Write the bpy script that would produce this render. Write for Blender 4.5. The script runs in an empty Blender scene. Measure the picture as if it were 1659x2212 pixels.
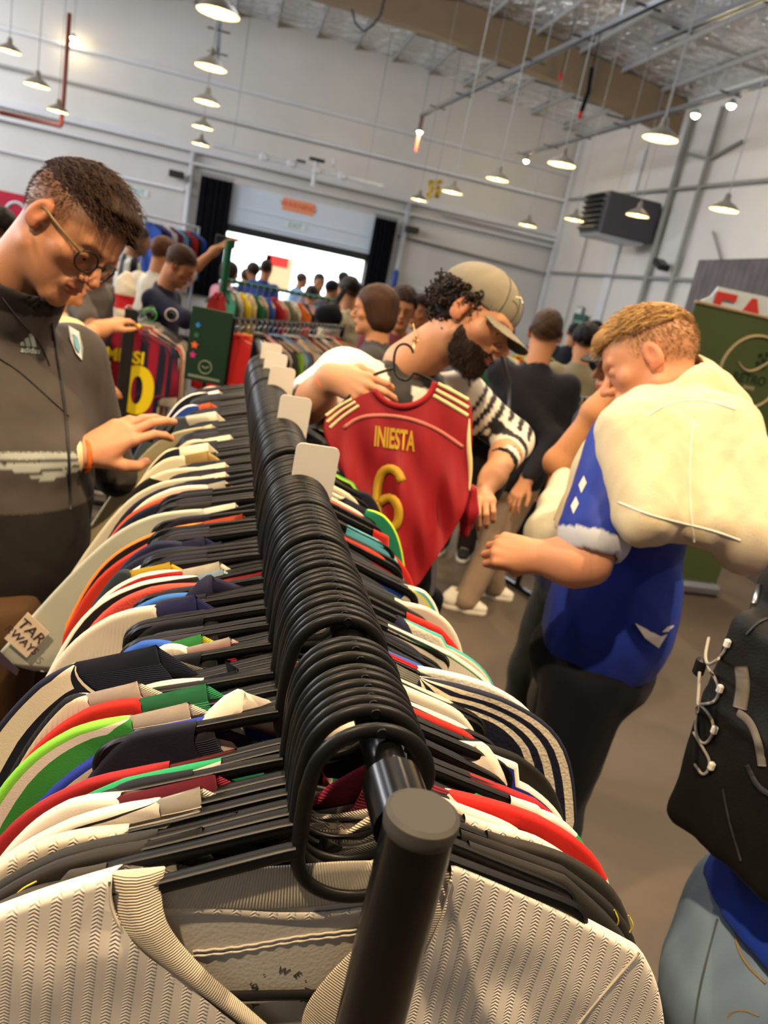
import bpy, math, random
import numpy as np
from mathutils import Vector, Matrix, noise as mnoise

# ---------------------------------------------------------------- scene start
SC = bpy.context.scene
COL = SC.collection
RNG = random.Random(7)
NR = np.random.RandomState(5)

# ---------------------------------------------------------------- camera
FPX = 1661.0
CX, CY = 829.5, 1106.0
CAM = np.array([0.0, 0.0, 1.70])
ROT = np.array([[0.96295987, 0.13146157, 0.23542758],
                [-0.18478753, -0.31411358, 0.93122834],
                [0.19637174, -0.9402396, -0.27818632]])   # world <- (image right, image down, forward)
cd = bpy.data.cameras.new('camera')
cam = bpy.data.objects.new('camera', cd)
COL.objects.link(cam)
cd.sensor_fit = 'HORIZONTAL'
cd.sensor_width = 36.0
cd.lens = 36.0 * FPX / 1659.0
cd.clip_start = 0.02
cd.clip_end = 200
cd.dof.use_dof = True
cd.dof.focus_distance = 0.66
cd.dof.aperture_fstop = 11.0
m = Matrix.Identity(4)
for i in range(3):
    m[i][0] = ROT[i][0]
    m[i][1] = -ROT[i][1]
    m[i][2] = -ROT[i][2]
    m[i][3] = CAM[i]
cam.matrix_world = m
SC.camera = cam


def ray(px, py):
    return ROT @ np.array([px - CX, py - CY, FPX])


def at(px, py, Y=None, X=None, Z=None, D=None):
    """the world point seen at a pixel, on the plane Y=, X= or Z=, or at camera depth D"""
    d = ray(px, py)
    if Y is not None: t = (Y - CAM[1]) / d[1]
    elif X is not None: t = (X - CAM[0]) / d[0]
    elif Z is not None: t = (Z - CAM[2]) / d[2]
    else: t = D / FPX
    return CAM + d * t


# ---------------------------------------------------------------- render look
SC.view_settings.view_transform = 'Standard'
SC.view_settings.look = 'None'
SC.view_settings.gamma = 1
SC.view_settings.use_curve_mapping = False
SC.view_settings.exposure = -0.12
SC.cycles.use_denoising = True
SC.cycles.max_bounces = 6
SC.cycles.diffuse_bounces = 4
SC.cycles.glossy_bounces = 3
SC.cycles.transmission_bounces = 4
SC.cycles.sample_clamp_indirect = 6
SC.cycles.caustics_reflective = False
SC.cycles.caustics_refractive = False

# ---------------------------------------------------------------- sky and daylight
W = bpy.data.worlds.new('World')
SC.world = W
W.use_nodes = True
W.node_tree.nodes['Background'].inputs[0].default_value = (0.86, 0.95, 1.0, 1)
W.node_tree.nodes['Background'].inputs[1].default_value = 4.0


def area(name, loc, rot, sx, sy, power, col):
    l = bpy.data.lights.new(name, 'AREA')
    l.shape = 'RECTANGLE'; l.size = sx; l.size_y = sy
    l.energy = power; l.color = col
    o = bpy.data.objects.new(name, l)
    o.location = loc; o.rotation_euler = rot
    COL.objects.link(o)
    return o


def spot(name, loc, target, power, col, size=60, rad=0.05, blend=0.5):
    l = bpy.data.lights.new(name, 'SPOT')
    l.energy = power; l.color = col
    l.spot_size = math.radians(size); l.spot_blend = blend
    l.shadow_soft_size = rad
    o = bpy.data.objects.new(name, l)
    o.location = loc
    d = Vector(target) - Vector(loc)
    o.rotation_euler = d.to_track_quat('-Z', 'Y').to_euler()
    COL.objects.link(o)
    return o


COOL = (0.96, 0.965, 1.0)
WARM = (1.0, 0.73, 0.44)
# added cool fill lights at left wall and under roof, outside the frame
for y_ in (4, 11, 18, 25):
    area('left_wall_fill_light', (-13.6, y_, 6.2), (0, math.radians(-90), 0), 2.2, 5.0, 1000, COOL)  # added to brighten roof and walls; the wall has no window here
for (lx, ly, pw) in ((-7, 2, 90), (4, 6, 90), (-6, 12, 350), (2.2, 14.5, 450), (9.5, 9, 250)):
    area('roof_fill_light', (lx, ly, 8.6), (0, 0, 0), 2.0, 4.5, pw, COOL)  # added fill under the closed roof, no skylight opening
# daylight coming in through the loading door
area('door_daylight', (2.3, 31.4, 1.3), (math.radians(-90), 0, 0), 4.6, 2.4, 700, (0.9, 0.97, 1.0))
# warm halogen spots on the lighting track above the stalls
for loc, tgt, pw in (((-1.6, -0.6, 5.2), (0.1, 1.0, 1.2), 1250), ((1.9, 0.3, 5.2), (0.3, 1.3, 1.2), 1000),
                     ((-0.2, 3.6, 5.4), (0.3, 1.6, 1.2), 420), ((2.9, 3.4, 5.4), (1.4, 2.2, 1.0), 260),
                     ((-2.4, 3.4, 5.4), (-1.0, 4.0, 1.2), 420), ((3.6, 0.2, 5.2), (1.4, 1.2, 1.0), 330),
                     ((2.8, 7.0, 5.6), (1.8, 5.0, 1.0), 520), ((-0.5, 8.0, 5.6), (-0.6, 5.6, 1.0), 520)):
    spot('warm_spot_light', loc, tgt, pw, WARM, 75, 0.06, 0.6)
spot('warm_spot_light', (3.9, 2.4, 5.2), (3.3, 4.7, 1.5), 620, WARM, 44, 0.06, 0.6)  # extra spot added to brighten the roll-up banner and FAQ sign


# ---------------------------------------------------------------- helpers
def lin(c):
    if isinstance(c, str):
        c = c.lstrip('#'); c = [int(c[i:i + 2], 16) for i in (0, 2, 4)]
    o = []
    for v in c[:3]:
        v = v / 255.0
        o.append(v / 12.92 if v <= 0.04045 else ((v + 0.055) / 1.055) ** 2.4)
    return tuple(o)


MATS = {}


def mat(name, col='#808080', rough=0.6, metal=0.0, bump=None, bscale=200.0, bdist=0.001, bstr=0.3, vcol=False,
        sheen=0.0, var=0.0, vscale=4.0, emit=None, estr=1.0, coat=0.0, spec=0.25, sss=0.0, trans=0.0, alpha=1.0, uvw=False, ior=1.45):
    if name in MATS: return MATS[name]
    m = bpy.data.materials.new(name); m.use_nodes = True
    nt = m.node_tree; N = nt.nodes; L = nt.links
    b = N['Principled BSDF']
    rgb = (*lin(col), 1)
    b.inputs['Base Color'].default_value = rgb
    b.inputs['Roughness'].default_value = rough
    b.inputs['Metallic'].default_value = metal
    b.inputs['Specular IOR Level'].default_value = spec
    b.inputs['IOR'].default_value = ior
    if sheen: b.inputs['Sheen Weight'].default_value = sheen * .12; b.inputs['Sheen Roughness'].default_value = 0.5
    if coat: b.inputs['Coat Weight'].default_value = coat
    if trans: b.inputs['Transmission Weight'].default_value = trans
    if alpha < 1: b.inputs['Alpha'].default_value = alpha
    if sss:
        b.inputs['Subsurface Weight'].default_value = sss
        b.inputs['Subsurface Radius'].default_value = (1.0, 0.35, 0.2)
        b.inputs['Subsurface Scale'].default_value = 0.006
    if emit is not None:
        b.inputs['Emission Color'].default_value = (*lin(emit), 1)
        b.inputs['Emission Strength'].default_value = estr
    src = None
    if vcol:
        a = N.new('ShaderNodeAttribute'); a.attribute_name = 'Col'
        src = a.outputs['Color']
    if vcol or var or bump:
        tc = N.new('ShaderNodeTexCoord')
        co = tc.outputs['UV'] if uvw else tc.outputs['Object']
    if var:
        n = N.new('ShaderNodeTexNoise'); n.inputs['Scale'].default_value = vscale; n.inputs['Detail'].default_value = 6
        L.new(co, n.inputs['Vector'])
        mr = N.new('ShaderNodeMapRange'); mr.inputs[1].default_value = 0.3; mr.inputs[2].default_value = 0.7
        mr.inputs[3].default_value = 1 - var; mr.inputs[4].default_value = 1 + var
        L.new(n.outputs['Fac'], mr.inputs[0])
        mx = N.new('ShaderNodeMix'); mx.data_type = 'RGBA'; mx.blend_type = 'MULTIPLY'
        mx.inputs[0].default_value = 1
        if src: L.new(src, mx.inputs[6])
        else: mx.inputs[6].default_value = rgb
        cb = N.new('ShaderNodeCombineColor')
        for i in range(3): L.new(mr.outputs[0], cb.inputs[i])
        L.new(cb.outputs[0], mx.inputs[7])
        src = mx.outputs[2]
    if src: L.new(src, b.inputs['Base Color'])
    if bump:
        if bump == 'noise':
            t = N.new('ShaderNodeTexNoise'); t.inputs['Scale'].default_value = bscale; t.inputs['Detail'].default_value = 3
            h = t.outputs['Fac']
            L.new(co, t.inputs['Vector'])
        elif bump == 'voro':
            t = N.new('ShaderNodeTexVoronoi'); t.inputs['Scale'].default_value = bscale
            h = t.outputs['Distance']
            L.new(co, t.inputs['Vector'])
        elif bump in ('ribx', 'riby', 'ribz'):
            t = N.new('ShaderNodeTexWave'); t.inputs['Scale'].default_value = bscale
            t.bands_direction = bump[-1].upper(); h = t.outputs['Fac']
            L.new(co, t.inputs['Vector'])
        elif bump == 'zig':      # herringbone knit: zigzag columns
            t = N.new('ShaderNodeTexWave'); t.wave_type = 'BANDS'; t.bands_direction = 'X'
            t.inputs['Scale'].default_value = bscale
            sep = N.new('ShaderNodeSeparateXYZ'); L.new(co, sep.inputs[0])
            # horizontal little teeth whose slope flips per column
            m1 = N.new('ShaderNodeMath'); m1.operation = 'PINGPONG'; m1.inputs[1].default_value = 0.0033
            L.new(sep.outputs[0], m1.inputs[0])
            m2 = N.new('ShaderNodeMath'); m2.operation = 'MULTIPLY_ADD'; m2.inputs[1].default_value = 0.7
            L.new(m1.outputs[0], m2.inputs[0]); L.new(sep.outputs[2], m2.inputs[2])
            m3 = N.new('ShaderNodeMath'); m3.operation = 'MULTIPLY'; m3.inputs[1].default_value = 2 * math.pi / 0.0030
            L.new(m2.outputs[0], m3.inputs[0])
            m4 = N.new('ShaderNodeMath'); m4.operation = 'SINE'; L.new(m3.outputs[0], m4.inputs[0])
            # column mask
            m5 = N.new('ShaderNodeMath'); m5.operation = 'PINGPONG'; m5.inputs[1].default_value = 0.0066
            L.new(sep.outputs[0], m5.inputs[0])
            m6 = N.new('ShaderNodeMapRange'); m6.inputs[1].default_value = 0.0022; m6.inputs[2].default_value = 0.0036
            m6.inputs[3].default_value = 1; m6.inputs[4].default_value = 0
            L.new(m5.outputs[0], m6.inputs[0])
            m7 = N.new('ShaderNodeMath'); m7.operation = 'MULTIPLY_ADD'
            L.new(m4.outputs[0], m7.inputs[0]); L.new(m6.outputs[0], m7.inputs[1]); L.new(m6.outputs[0], m7.inputs[2])
            h = m7.outputs[0]
        bp = N.new('ShaderNodeBump'); bp.inputs['Strength'].default_value = bstr; bp.inputs['Distance'].default_value = bdist
        L.new(h, bp.inputs['Height']); L.new(bp.outputs[0], b.inputs['Normal'])
    MATS[name] = m
    return m


def mk(name, V, F, m=None, parent=None, cols=None, uv=None, smooth=True, mats=None, mi=None, fcols=None):
    me = bpy.data.meshes.new(name)
    V = np.asarray(V, dtype=np.float64)
    me.from_pydata(V.tolist(), [], F if isinstance(F, list) else F.tolist())
    if mats:
        for q in mats: me.materials.append(q)
        me.polygons.foreach_set('material_index', np.asarray(mi, dtype=np.int32))
    elif m is not None: me.materials.append(m)
    if cols is not None:
        ca = me.color_attributes.new('Col', 'FLOAT_COLOR', 'POINT')
        c4 = np.ones((len(V), 4), dtype=np.float32); c4[:, :3] = cols
        ca.data.foreach_set('color', c4.ravel())
    if fcols is not None:
        ca = me.color_attributes.new('Col', 'FLOAT_COLOR', 'CORNER')
        out = np.ones((len(me.loops), 4), dtype=np.float32)
        k = 0
        for p, c in zip(me.polygons, fcols):
            n = p.loop_total; out[k:k + n, :3] = c; k += n
        ca.data.foreach_set('color', out.ravel())
    if uv is not None:
        ul = me.uv_layers.new(name='UVMap')
        li = np.empty(len(me.loops), dtype=np.int32); me.loops.foreach_get('vertex_index', li)
        ul.data.foreach_set('uv', np.asarray(uv, dtype=np.float32)[li].ravel())
    if smooth: me.polygons.foreach_set('use_smooth', np.ones(len(me.polygons), dtype=bool))
    me.update()
    o = bpy.data.objects.new(name, me)
    COL.objects.link(o)
    if parent is not None: o.parent = parent
    return o


def empty(name, loc=(0, 0, 0), rz=0.0):
    o = bpy.data.objects.new(name, None)
    o.location = loc; o.rotation_euler = (0, 0, rz)
    o.empty_display_size = 0.05
    COL.objects.link(o)
    return o


def tag(o, label=None, cat=None, group=None, kind=None):
    if label: o['label'] = label
    if cat: o['category'] = cat
    if group: o['group'] = group
    if kind: o['kind'] = kind
    return o


class MB:
    """collects shapes into one mesh"""
    def __init__(s): s.V = []; s.F = []; s.C = []; s.n = 0

    def add(s, V, F, c=None):
        V = np.asarray(V, float)
        s.V.append(V); s.F += [tuple(i + s.n for i in f) for f in F]
        s.C.append(np.tile(np.asarray(c if c is not None else (1, 1, 1), float), (len(V), 1)) if (c is None or np.ndim(c) == 1) else c)
        s.n += len(V)
        return s

    def box(s, c, d, R=None, col=None, bev=0.0):
        x, y, z = [v / 2 for v in d]
        if bev <= 0:
            V = np.array([[i * x, j * y, k * z] for i in (-1, 1) for j in (-1, 1) for k in (-1, 1)])
            F = [(0, 1, 3, 2), (4, 6, 7, 5), (0, 4, 5, 1), (2, 3, 7, 6), (0, 2, 6, 4), (1, 5, 7, 3)]
        else:
            V = []; F = []
            b = min(bev, x * .99, y * .99, z * .99)
            idx = {}
            for i in (-1, 1):
                for j in (-1, 1):
                    for k in (-1, 1):
                        for a, p in enumerate(((i * x, j * (y - b), k * (z - b)), (i * (x - b), j * y, k * (z - b)), (i * (x - b), j * (y - b), k * z))):
                            idx[(i, j, k, a)] = len(V); V.append(p)
            def q(*l): F.append(tuple(idx[t] for t in l))
            for i in (-1, 1):
                q((i, -1, -1, 0), (i, 1, -1, 0), (i, 1, 1, 0), (i, -1, 1, 0))
                q((-1, i, -1, 1), (1, i, -1, 1), (1, i, 1, 1), (-1, i, 1, 1))
                q((-1, -1, i, 2), (1, -1, i, 2), (1, 1, i, 2), (-1, 1, i, 2))
                for j in (-1, 1):
                    q((i, j, -1, 0), (i, j, 1, 0), (i, j, 1, 1), (i, j, -1, 1))
                    q((i, -1, j, 0), (i, 1, j, 0), (i, 1, j, 2), (i, -1, j, 2))
                    q((-1, i, j, 1), (1, i, j, 1), (1, i, j, 2), (-1, i, j, 2))
                    for k in (-1, 1): q((i, j, k, 0), (i, j, k, 1), (i, j, k, 2))
            V = np.array(V)
            # consistent outward orientation
            F2 = []
            for f in F:
                p = V[list(f)]; n = np.cross(p[1] - p[0], p[2] - p[0])
                F2.append(f if n @ p.mean(0) > 0 else tuple(reversed(f)))
            F = F2
        if R is not None: V = V @ np.asarray(R).T
        return s.add(V + np.asarray(c, float), F, col)

    def tube(s, pts, r, seg=10, closed=False, col=None, cap=True, flat=None, up=None):
        """tube along pts; r scalar or list; flat=(a,b) scales the section"""
        P = np.asarray(pts, float); n = len(P)
        R = np.broadcast_to(np.asarray(r, float), (n,))
        T = np.empty_like(P)
        if closed: T = np.roll(P, -1, 0) - np.roll(P, 1, 0)
        else:
            T[1:-1] = P[2:] - P[:-2]; T[0] = P[1] - P[0]; T[-1] = P[-1] - P[-2]
        T /= np.linalg.norm(T, axis=1)[:, None] + 1e-12
        if up is None:
            up0 = np.array([0, 0, 1.0]) if abs(T[0][2]) < .9 else np.array([0, 1.0, 0])
        else: up0 = np.asarray(up, float)
        V = []; a = np.linspace(0, 2 * np.pi, seg, endpoint=False)
        fa, fb = flat if flat else (1, 1)
        u = up0
        for i in range(n):
            if up is not None: u = up0
            u = u - T[i] * (u @ T[i]); u /= np.linalg.norm(u) + 1e-12
            w = np.cross(T[i], u)
            V.append(P[i] + R[i] * (np.cos(a)[:, None] * u * fa + np.sin(a)[:, None] * w * fb))
        V = np.concatenate(V)
        F = []
        m = n if closed else n - 1
        for i in range(m):
            j = (i + 1) % n
            for k in range(seg):
                l = (k + 1) % seg
                F.append((i * seg + k, j * seg + k, j * seg + l, i * seg + l)[::-1])
        if cap and not closed:
            F.append(tuple(range(seg))); F.append(tuple(reversed(range((n - 1) * seg, n * seg))))
        return s.add(V, F, col)

    def lathe(s, prof, seg=24, c=(0, 0, 0), R=None, col=None):
        a = np.linspace(0, 2 * np.pi, seg, endpoint=False)
        V = np.concatenate([np.stack([r * np.cos(a), r * np.sin(a), np.full(seg, z)], 1) for r, z in prof])
        F = []
        for i in range(len(prof) - 1):
            for k in range(seg):
                l = (k + 1) % seg
                F.append((i * seg + k, i * seg + l, (i + 1) * seg + l, (i + 1) * seg + k))
        if R is not None: V = V @ np.asarray(R).T
        return s.add(V + np.asarray(c, float), F, col)

    def prism(s, poly, h, O=(0, 0, 0), U=(1, 0, 0), Wv=(0, 0, 1), col=None):
        """polygon in plane (U,Wv) at O, extruded by h along U x W"""
        U = np.asarray(U, float); Wv = np.asarray(Wv, float); n = np.cross(U, Wv); n /= np.linalg.norm(n)
        P = np.asarray(poly, float); k = len(P)
        A = np.asarray(O, float) + P[:, :1] * U + P[:, 1:2] * Wv
        V = np.concatenate([A, A + n * h])
        F = [tuple(reversed(range(k))), tuple(range(k, 2 * k))] + [(i, (i + 1) % k, (i + 1) % k + k, i + k) for i in range(k)]
        return s.add(V, F, col)

    def build(s, name, m=None, parent=None, smooth=False, vc=False, auto=None):
        o = mk(name, np.concatenate(s.V), s.F, m, parent, cols=np.concatenate(s.C) if vc else None, smooth=smooth or auto is not None)
        if auto is not None:
            o.data.set_sharp_from_angle(angle=math.radians(auto))
        return o


def text(body, name, m, parent, size, O, U, Wv, extrude=0.0008, align='CENTER', sx=1.0, bold=0.0, proj=None):
    """writing as a real mesh: letters in plane U (reading direction), Wv (letter up)"""
    cu = bpy.data.curves.new(name, 'FONT'); cu.body = body; cu.size = size
    cu.align_x = align; cu.align_y = 'CENTER'; cu.extrude = extrude; cu.offset = bold
    t = bpy.data.objects.new(name, cu); COL.objects.link(t)
    dg = bpy.context.evaluated_depsgraph_get(); dg.update()
    me = bpy.data.meshes.new_from_object(t.evaluated_get(dg))
    bpy.data.objects.remove(t)
    n = len(me.vertices); co = np.empty(n * 3); me.vertices.foreach_get('co', co); co = co.reshape(-1, 3)
    U = np.asarray(U, float); U /= np.linalg.norm(U); Wv = np.asarray(Wv, float); Wv /= np.linalg.norm(Wv)
    nn = np.cross(U, Wv)
    P = np.asarray(O, float) + co[:, :1] * sx * U + co[:, 1:2] * Wv + co[:, 2:3] * nn
    if proj is not None: P = proj(P)
    me.vertices.foreach_set('co', P.ravel())
    me.materials.clear(); me.materials.append(m)
    o = bpy.data.objects.new(name, me); COL.objects.link(o)
    if parent is not None: o.parent = parent
    return o


def fbm(P, s, seed=0.0, o=3):
    """cheap smooth pseudo noise on arrays, roughly -1..1"""
    x, y, z = P[0] * s + seed, P[1] * s + seed * 1.7, P[2] * s - seed
    v = 0; a = 1.0; t = 0
    for k in range(o):
        v = v + a * (np.sin(x + 1.7 * np.sin(y * .9 + k)) * np.cos(y * 1.1 + 1.3 * np.sin(z + k)) + .5 * np.sin(z * 1.3 + x * .7 + 2 * k))
        t += a * 1.4; a *= .5; x, y, z = x * 2.03 + 1.1, y * 1.97 + 2.3, z * 2.07 + .7
    return v / t


# ---- implicit surfaces ---------------------------------------------------------
def smin(a, b, k):
    h = np.maximum(k - np.abs(a - b), 0) / k
    return np.minimum(a, b) - h * h * k * .25


def smax(a, b, k): return -smin(-a, -b, k)


def rc(P, a, b, ra, rb, fl=None):
    """tapered capsule; fl=(axis vector, factor) flattens it along an axis"""
    a = np.asarray(a, float); b = np.asarray(b, float); ba = b - a
    q = [P[i] - a[i] for i in range(3)]
    h = np.clip((q[0] * ba[0] + q[1] * ba[1] + q[2] * ba[2]) / (ba @ ba + 1e-12), 0, 1)
    v = [q[i] - h * ba[i] for i in range(3)]
    d2 = v[0] ** 2 + v[1] ** 2 + v[2] ** 2
    if fl is not None:
        ax, f = fl; ax = np.asarray(ax, float); ax = ax / np.linalg.norm(ax)
        c = v[0] * ax[0] + v[1] * ax[1] + v[2] * ax[2]
        d2 = d2 + c * c * (f * f - 1)
        return (np.sqrt(d2) - (ra + (rb - ra) * h)) / (1 + .35 * (f - 1))
    return np.sqrt(d2) - (ra + (rb - ra) * h)


def el(P, c, r, R=None):
    q = [P[i] - c[i] for i in range(3)]
    if R is not None:
        R = np.asarray(R)   # columns = ellipsoid axes
        q = [q[0] * R[0, i] + q[1] * R[1, i] + q[2] * R[2, i] for i in range(3)]
    k0 = np.sqrt(sum((q[i] / r[i]) ** 2 for i in range(3)))
    k1 = np.sqrt(sum((q[i] / r[i] ** 2) ** 2 for i in range(3))) + 1e-9
    return k0 * (k0 - 1) / k1


def nets(fn, lo, hi, h):
    """surface nets of fn<0 inside the box"""
    lo = np.asarray(lo, float); hi = np.asarray(hi, float)
    n = np.maximum(np.ceil((hi - lo) / h).astype(int) + 1, 4)
    ax = [lo[i] + h * np.arange(n[i]) for i in range(3)]
    vol = np.empty(n, dtype=np.float32)
    step = max(1, int(600000 / (n[1] * n[2])))
    for i in range(0, n[0], step):
        G = np.meshgrid(ax[0][i:i + step], ax[1], ax[2], indexing='ij')
        vol[i:i + step] = fn([g.astype(np.float32) for g in G])
    # close at the border
    for s in (np.s_[0], np.s_[-1]):
        vol[s, :, :] = np.maximum(vol[s, :, :], h * .5); vol[:, s, :] = np.maximum(vol[:, s, :], h * .5); vol[:, :, s] = np.maximum(vol[:, :, s], h * .5)
    S = vol < 0
    cn = n - 1
    acc = np.zeros((*cn, 3), dtype=np.float32); cnt = np.zeros(cn, dtype=np.float32)
    quads = []
    cid = np.arange(np.prod(cn)).reshape(cn)
    for a in range(3):
        s0 = [slice(None)] * 3; s1 = [slice(None)] * 3
        s0[a] = slice(0, -1); s1[a] = slice(1, None)
        A = S[tuple(s0)]; B = S[tuple(s1)]
        idx = np.argwhere(A != B)
        if len(idx) == 0: continue
        v0 = vol[tuple(s0)][tuple(idx.T)]; v1 = vol[tuple(s1)][tuple(idx.T)]
        t = v0 / (v0 - v1)
        pos = idx.astype(np.float32); pos[:, a] += t
        b, c = (a + 1) % 3, (a + 2) % 3
        for db in (-1, 0):
            for dc in (-1, 0):
                ci = idx.copy(); ci[:, b] += db; ci[:, c] += dc
                ok = np.all((ci >= 0) & (ci < cn), axis=1)
                f = cid[tuple(ci[ok].T)]
                np.add.at(acc.reshape(-1, 3), f, pos[ok]); np.add.at(cnt.ravel(), f, 1)
        ok = (idx[:, b] > 0) & (idx[:, c] > 0) & (idx[:, b] < cn[b]) & (idx[:, c] < cn[c])
        ii = idx[ok]; flip = A[tuple(ii.T)]
        def cc(db, dc):
            q = ii.copy(); q[:, b] += db; q[:, c] += dc
            return cid[tuple(q.T)]
        q = np.stack([cc(-1, -1), cc(0, -1), cc(0, 0), cc(-1, 0)], 1)
        q[~flip] = q[~flip][:, ::-1]
        quads.append(q)
    Q = np.concatenate(quads)
    used = np.unique(Q)
    rm = np.full(np.prod(cn), -1, dtype=np.int64); rm[used] = np.arange(len(used))
    V = acc.reshape(-1, 3)[used] / cnt.ravel()[used][:, None]
    return lo + V.astype(np.float64) * h, rm[Q]


def joinm(parts):
    V = []; F = []; C = []; n = 0
    for v, f, c in parts:
        V.append(v); F.append(np.asarray(f) + n); C.append(c); n += len(v)
    return np.concatenate(V), np.concatenate(F), np.concatenate(C)


def frame(fwd, up):
    """columns: right, forward, up"""
    f = np.asarray(fwd, float); f /= np.linalg.norm(f)
    u = np.asarray(up, float); u = u - f * (u @ f); u /= np.linalg.norm(u)
    return np.stack([np.cross(f, u), f, u], 1)

# ================================================================ THE HALL
m_wall = mat('painted_brick_wall', '#c9c7c4', 0.85, bump='noise', bscale=3.0, bdist=0.02, bstr=0.25, var=0.05, vscale=0.6)
m_white = mat('white_paint', '#c9cbd0', 0.6, var=0.04, vscale=2)
m_floor = mat('concrete_floor', '#574d42', 0.6, bump='noise', bscale=8, bdist=0.004, bstr=0.2, var=0.13, vscale=1.1)
m_foil = mat('foil_insulation', '#eceef2', 0.27, metal=0.6, bump='noise', bscale=2.6, bdist=0.35, bstr=1.0, var=0.15, vscale=0.7)
m_beam = mat('tan_beam_paint', '#8d7a62', 0.7, var=0.08, vscale=1)
m_galv = mat('galvanised_steel', '#a9adb2', 0.35, metal=0.9)
m_rust = mat('red_pipe_paint', '#6e3528', 0.5)
m_black = mat('black_cloth', '#0b0d14', 0.9)
m_blackm = mat('black_metal', '#101011', 0.38, spec=0.5)
m_dkgrey = mat('dark_grey_metal', '#2b2b2e', 0.5)

XL, XR, YF, YB = -14.0, 12.2, -7.0, 30.0


def roofz(x): return 9.3 - 0.9 * ((x - 1.5) / 11.0) ** 2


b = MB(); b.box(((XL + XR) / 2, (YF + YB) / 2, -0.1), (XR - XL + .6, YB - YF + .6, 0.2))
tag(b.build('floor', m_floor), kind='structure')
# roof: a shallow barrel, 8 cm thick
xs = np.linspace(XL - .2, XR + .2, 41); V = []; F = []
for k, (dz, rev) in enumerate(((0, 0), (.08, 1))):
    for y in (YF - .2, YB + .2):
        for x in xs: V.append((x, y, roofz(x) + dz))
n = len(xs)
for i in range(n - 1):
    F.append((i, n + i, n + i + 1, i + 1)); F.append((2 * n + i, 2 * n + i + 1, 3 * n + i + 1, 3 * n + i))
F.append((0, 2 * n, 3 * n, n)); F.append((n - 1, 2 * n - 1, 4 * n - 1, 3 * n - 1))
o = mk('ceiling', V, F, m_foil); tag(o, kind='structure')


def wall_poly(name, pts, y, th):
    bb = MB(); bb.prism(pts, -th, (0, y, 0), (1, 0, 0), (0, 0, 1)); return bb


DX0, DX1, DZ = -0.25, 4.85, 2.45
# back wall with the loading door opening
b = MB()
def arcstrip(x0, x1, z0):
    q = np.linspace(x0, x1, 12)
    return [(x0, z0)] + [(x1, z0)] + [(x, roofz(x) + .03) for x in q[::-1]]
b.prism(arcstrip(XL, DX0, 0), -0.25, (0, YB, 0))
b.prism(arcstrip(DX0, DX1, DZ), -0.25, (0, YB, 0))
b.prism(arcstrip(DX1, XR, 0), -0.25, (0, YB, 0))
tag(b.build('wall_back', m_wall), kind='structure')
b = MB(); b.prism(arcstrip(XL, XR, 0), -0.25, (0, YF - .25, 0)); tag(b.build('wall_front', m_wall), kind='structure')
b = MB(); b.box((XR + .12, (YF + YB) / 2, 4.25), (.24, YB - YF, 8.5)); tag(b.build('wall_right', m_wall), kind='structure')
b = MB(); b.box((XL - .12, (YF + YB) / 2, 3.8), (.24, YB - YF, 7.6)); tag(b.build('wall_left', m_wall), kind='structure')

# glulam beam spanning the hall
q = np.linspace(XL, XR, 25)
pts = [(x, roofz(x) - .98) for x in q] + [(x, roofz(x) - .02) for x in q[::-1]]
b = MB(); b.prism(pts, -0.4, (0, 22.9, 0)); tag(b.build('trim_1', m_beam), kind='structure')
q = np.linspace(XL, XR, 25)
# purlins along the hall under the foil
b = MB()
for x in np.arange(-13, 12, 1.35):
    b.box((x, (YF + YB) / 2, roofz(x) - .07), (.05, YB - YF, .13))
for y in (26.4, 19.2, 15.6, 12.0):
    for x0 in np.arange(-13, 12, 1.35): b.box((x0 + .67, y, roofz(x0 + .67) - .06), (1.3, .05, .08))
tag(b.build('trim_2', mat('purlin_grey', '#9a9a98', 0.6)), kind='structure')


def pipe(name, pts, r, m, label, cat='pipe', seg=8):
    bb = MB(); bb.tube(pts, r, seg); o = bb.build(name, m, smooth=True)
    tag(o, label, cat); return o


# ledges and pipes on the back wall
b = MB()
b.box((-1.0, 29.85, 4.82), (26, .3, .22)); b.box((-1.0, 29.8, 4.35), (26, .2, .08)); b.box((-.9, 29.9, 7.0), (26, .14, .12))
tag(b.build('trim_3', m_white), kind='structure')
pipe('conduit_pipe', [(XL, 29.7, 5.85), (XR, 29.7, 6.05)], .05, m_white, 'long white pipe running high across the back wall')
pipe('conduit_pipe', [(XL, 29.85, 3.35), (-1.9, 29.85, 3.42)], .04, m_white, 'white pipe on the back wall left of the loading door')
pipe('conduit_pipe', [(5.9, 29.85, 3.5), (12.1, 29.85, 3.34)], .05, mat('grey_pipe', '#80807e', .5), 'grey pipe on the back wall right of the loading door')
pipe('conduit_pipe', [(-1.7, 29.8, 0.02), (-1.7, 29.8, 4.7)], .11, m_white, 'fat white column pipe beside the left black curtain')
pipe('conduit_pipe', [(6.1, 29.8, 0.02), (6.1, 29.8, 4.7)], .12, m_white, 'fat white column pipe beside the right black curtain')
pipe('conduit_pipe', [(7.3, 29.7, 4.6), (12.1, 29.7, 4.6)], .06, m_white, 'short thick white pipe under the ledge near the back right corner')
pipe('sprinkler_pipe', [at(150, 30, D=17), at(137, 215, D=17), at(132, 270, D=17)], .05, m_rust, 'dark red upright sprinkler pipe at top left', 'pipe')
pipe('sprinkler_pipe', [at(0, 243, D=17), at(132, 272, D=17)], .05, m_rust, 'dark red level sprinkler pipe end left of the tall red one', 'pipe')
pipe('sprinkler_pipe', [(5.27, 26.45, 6.96), (5.27, 26.45, 5.9)], .06, m_rust, 'short dark red pipe hanging from the end of the long ceiling strut', 'pipe')

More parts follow.
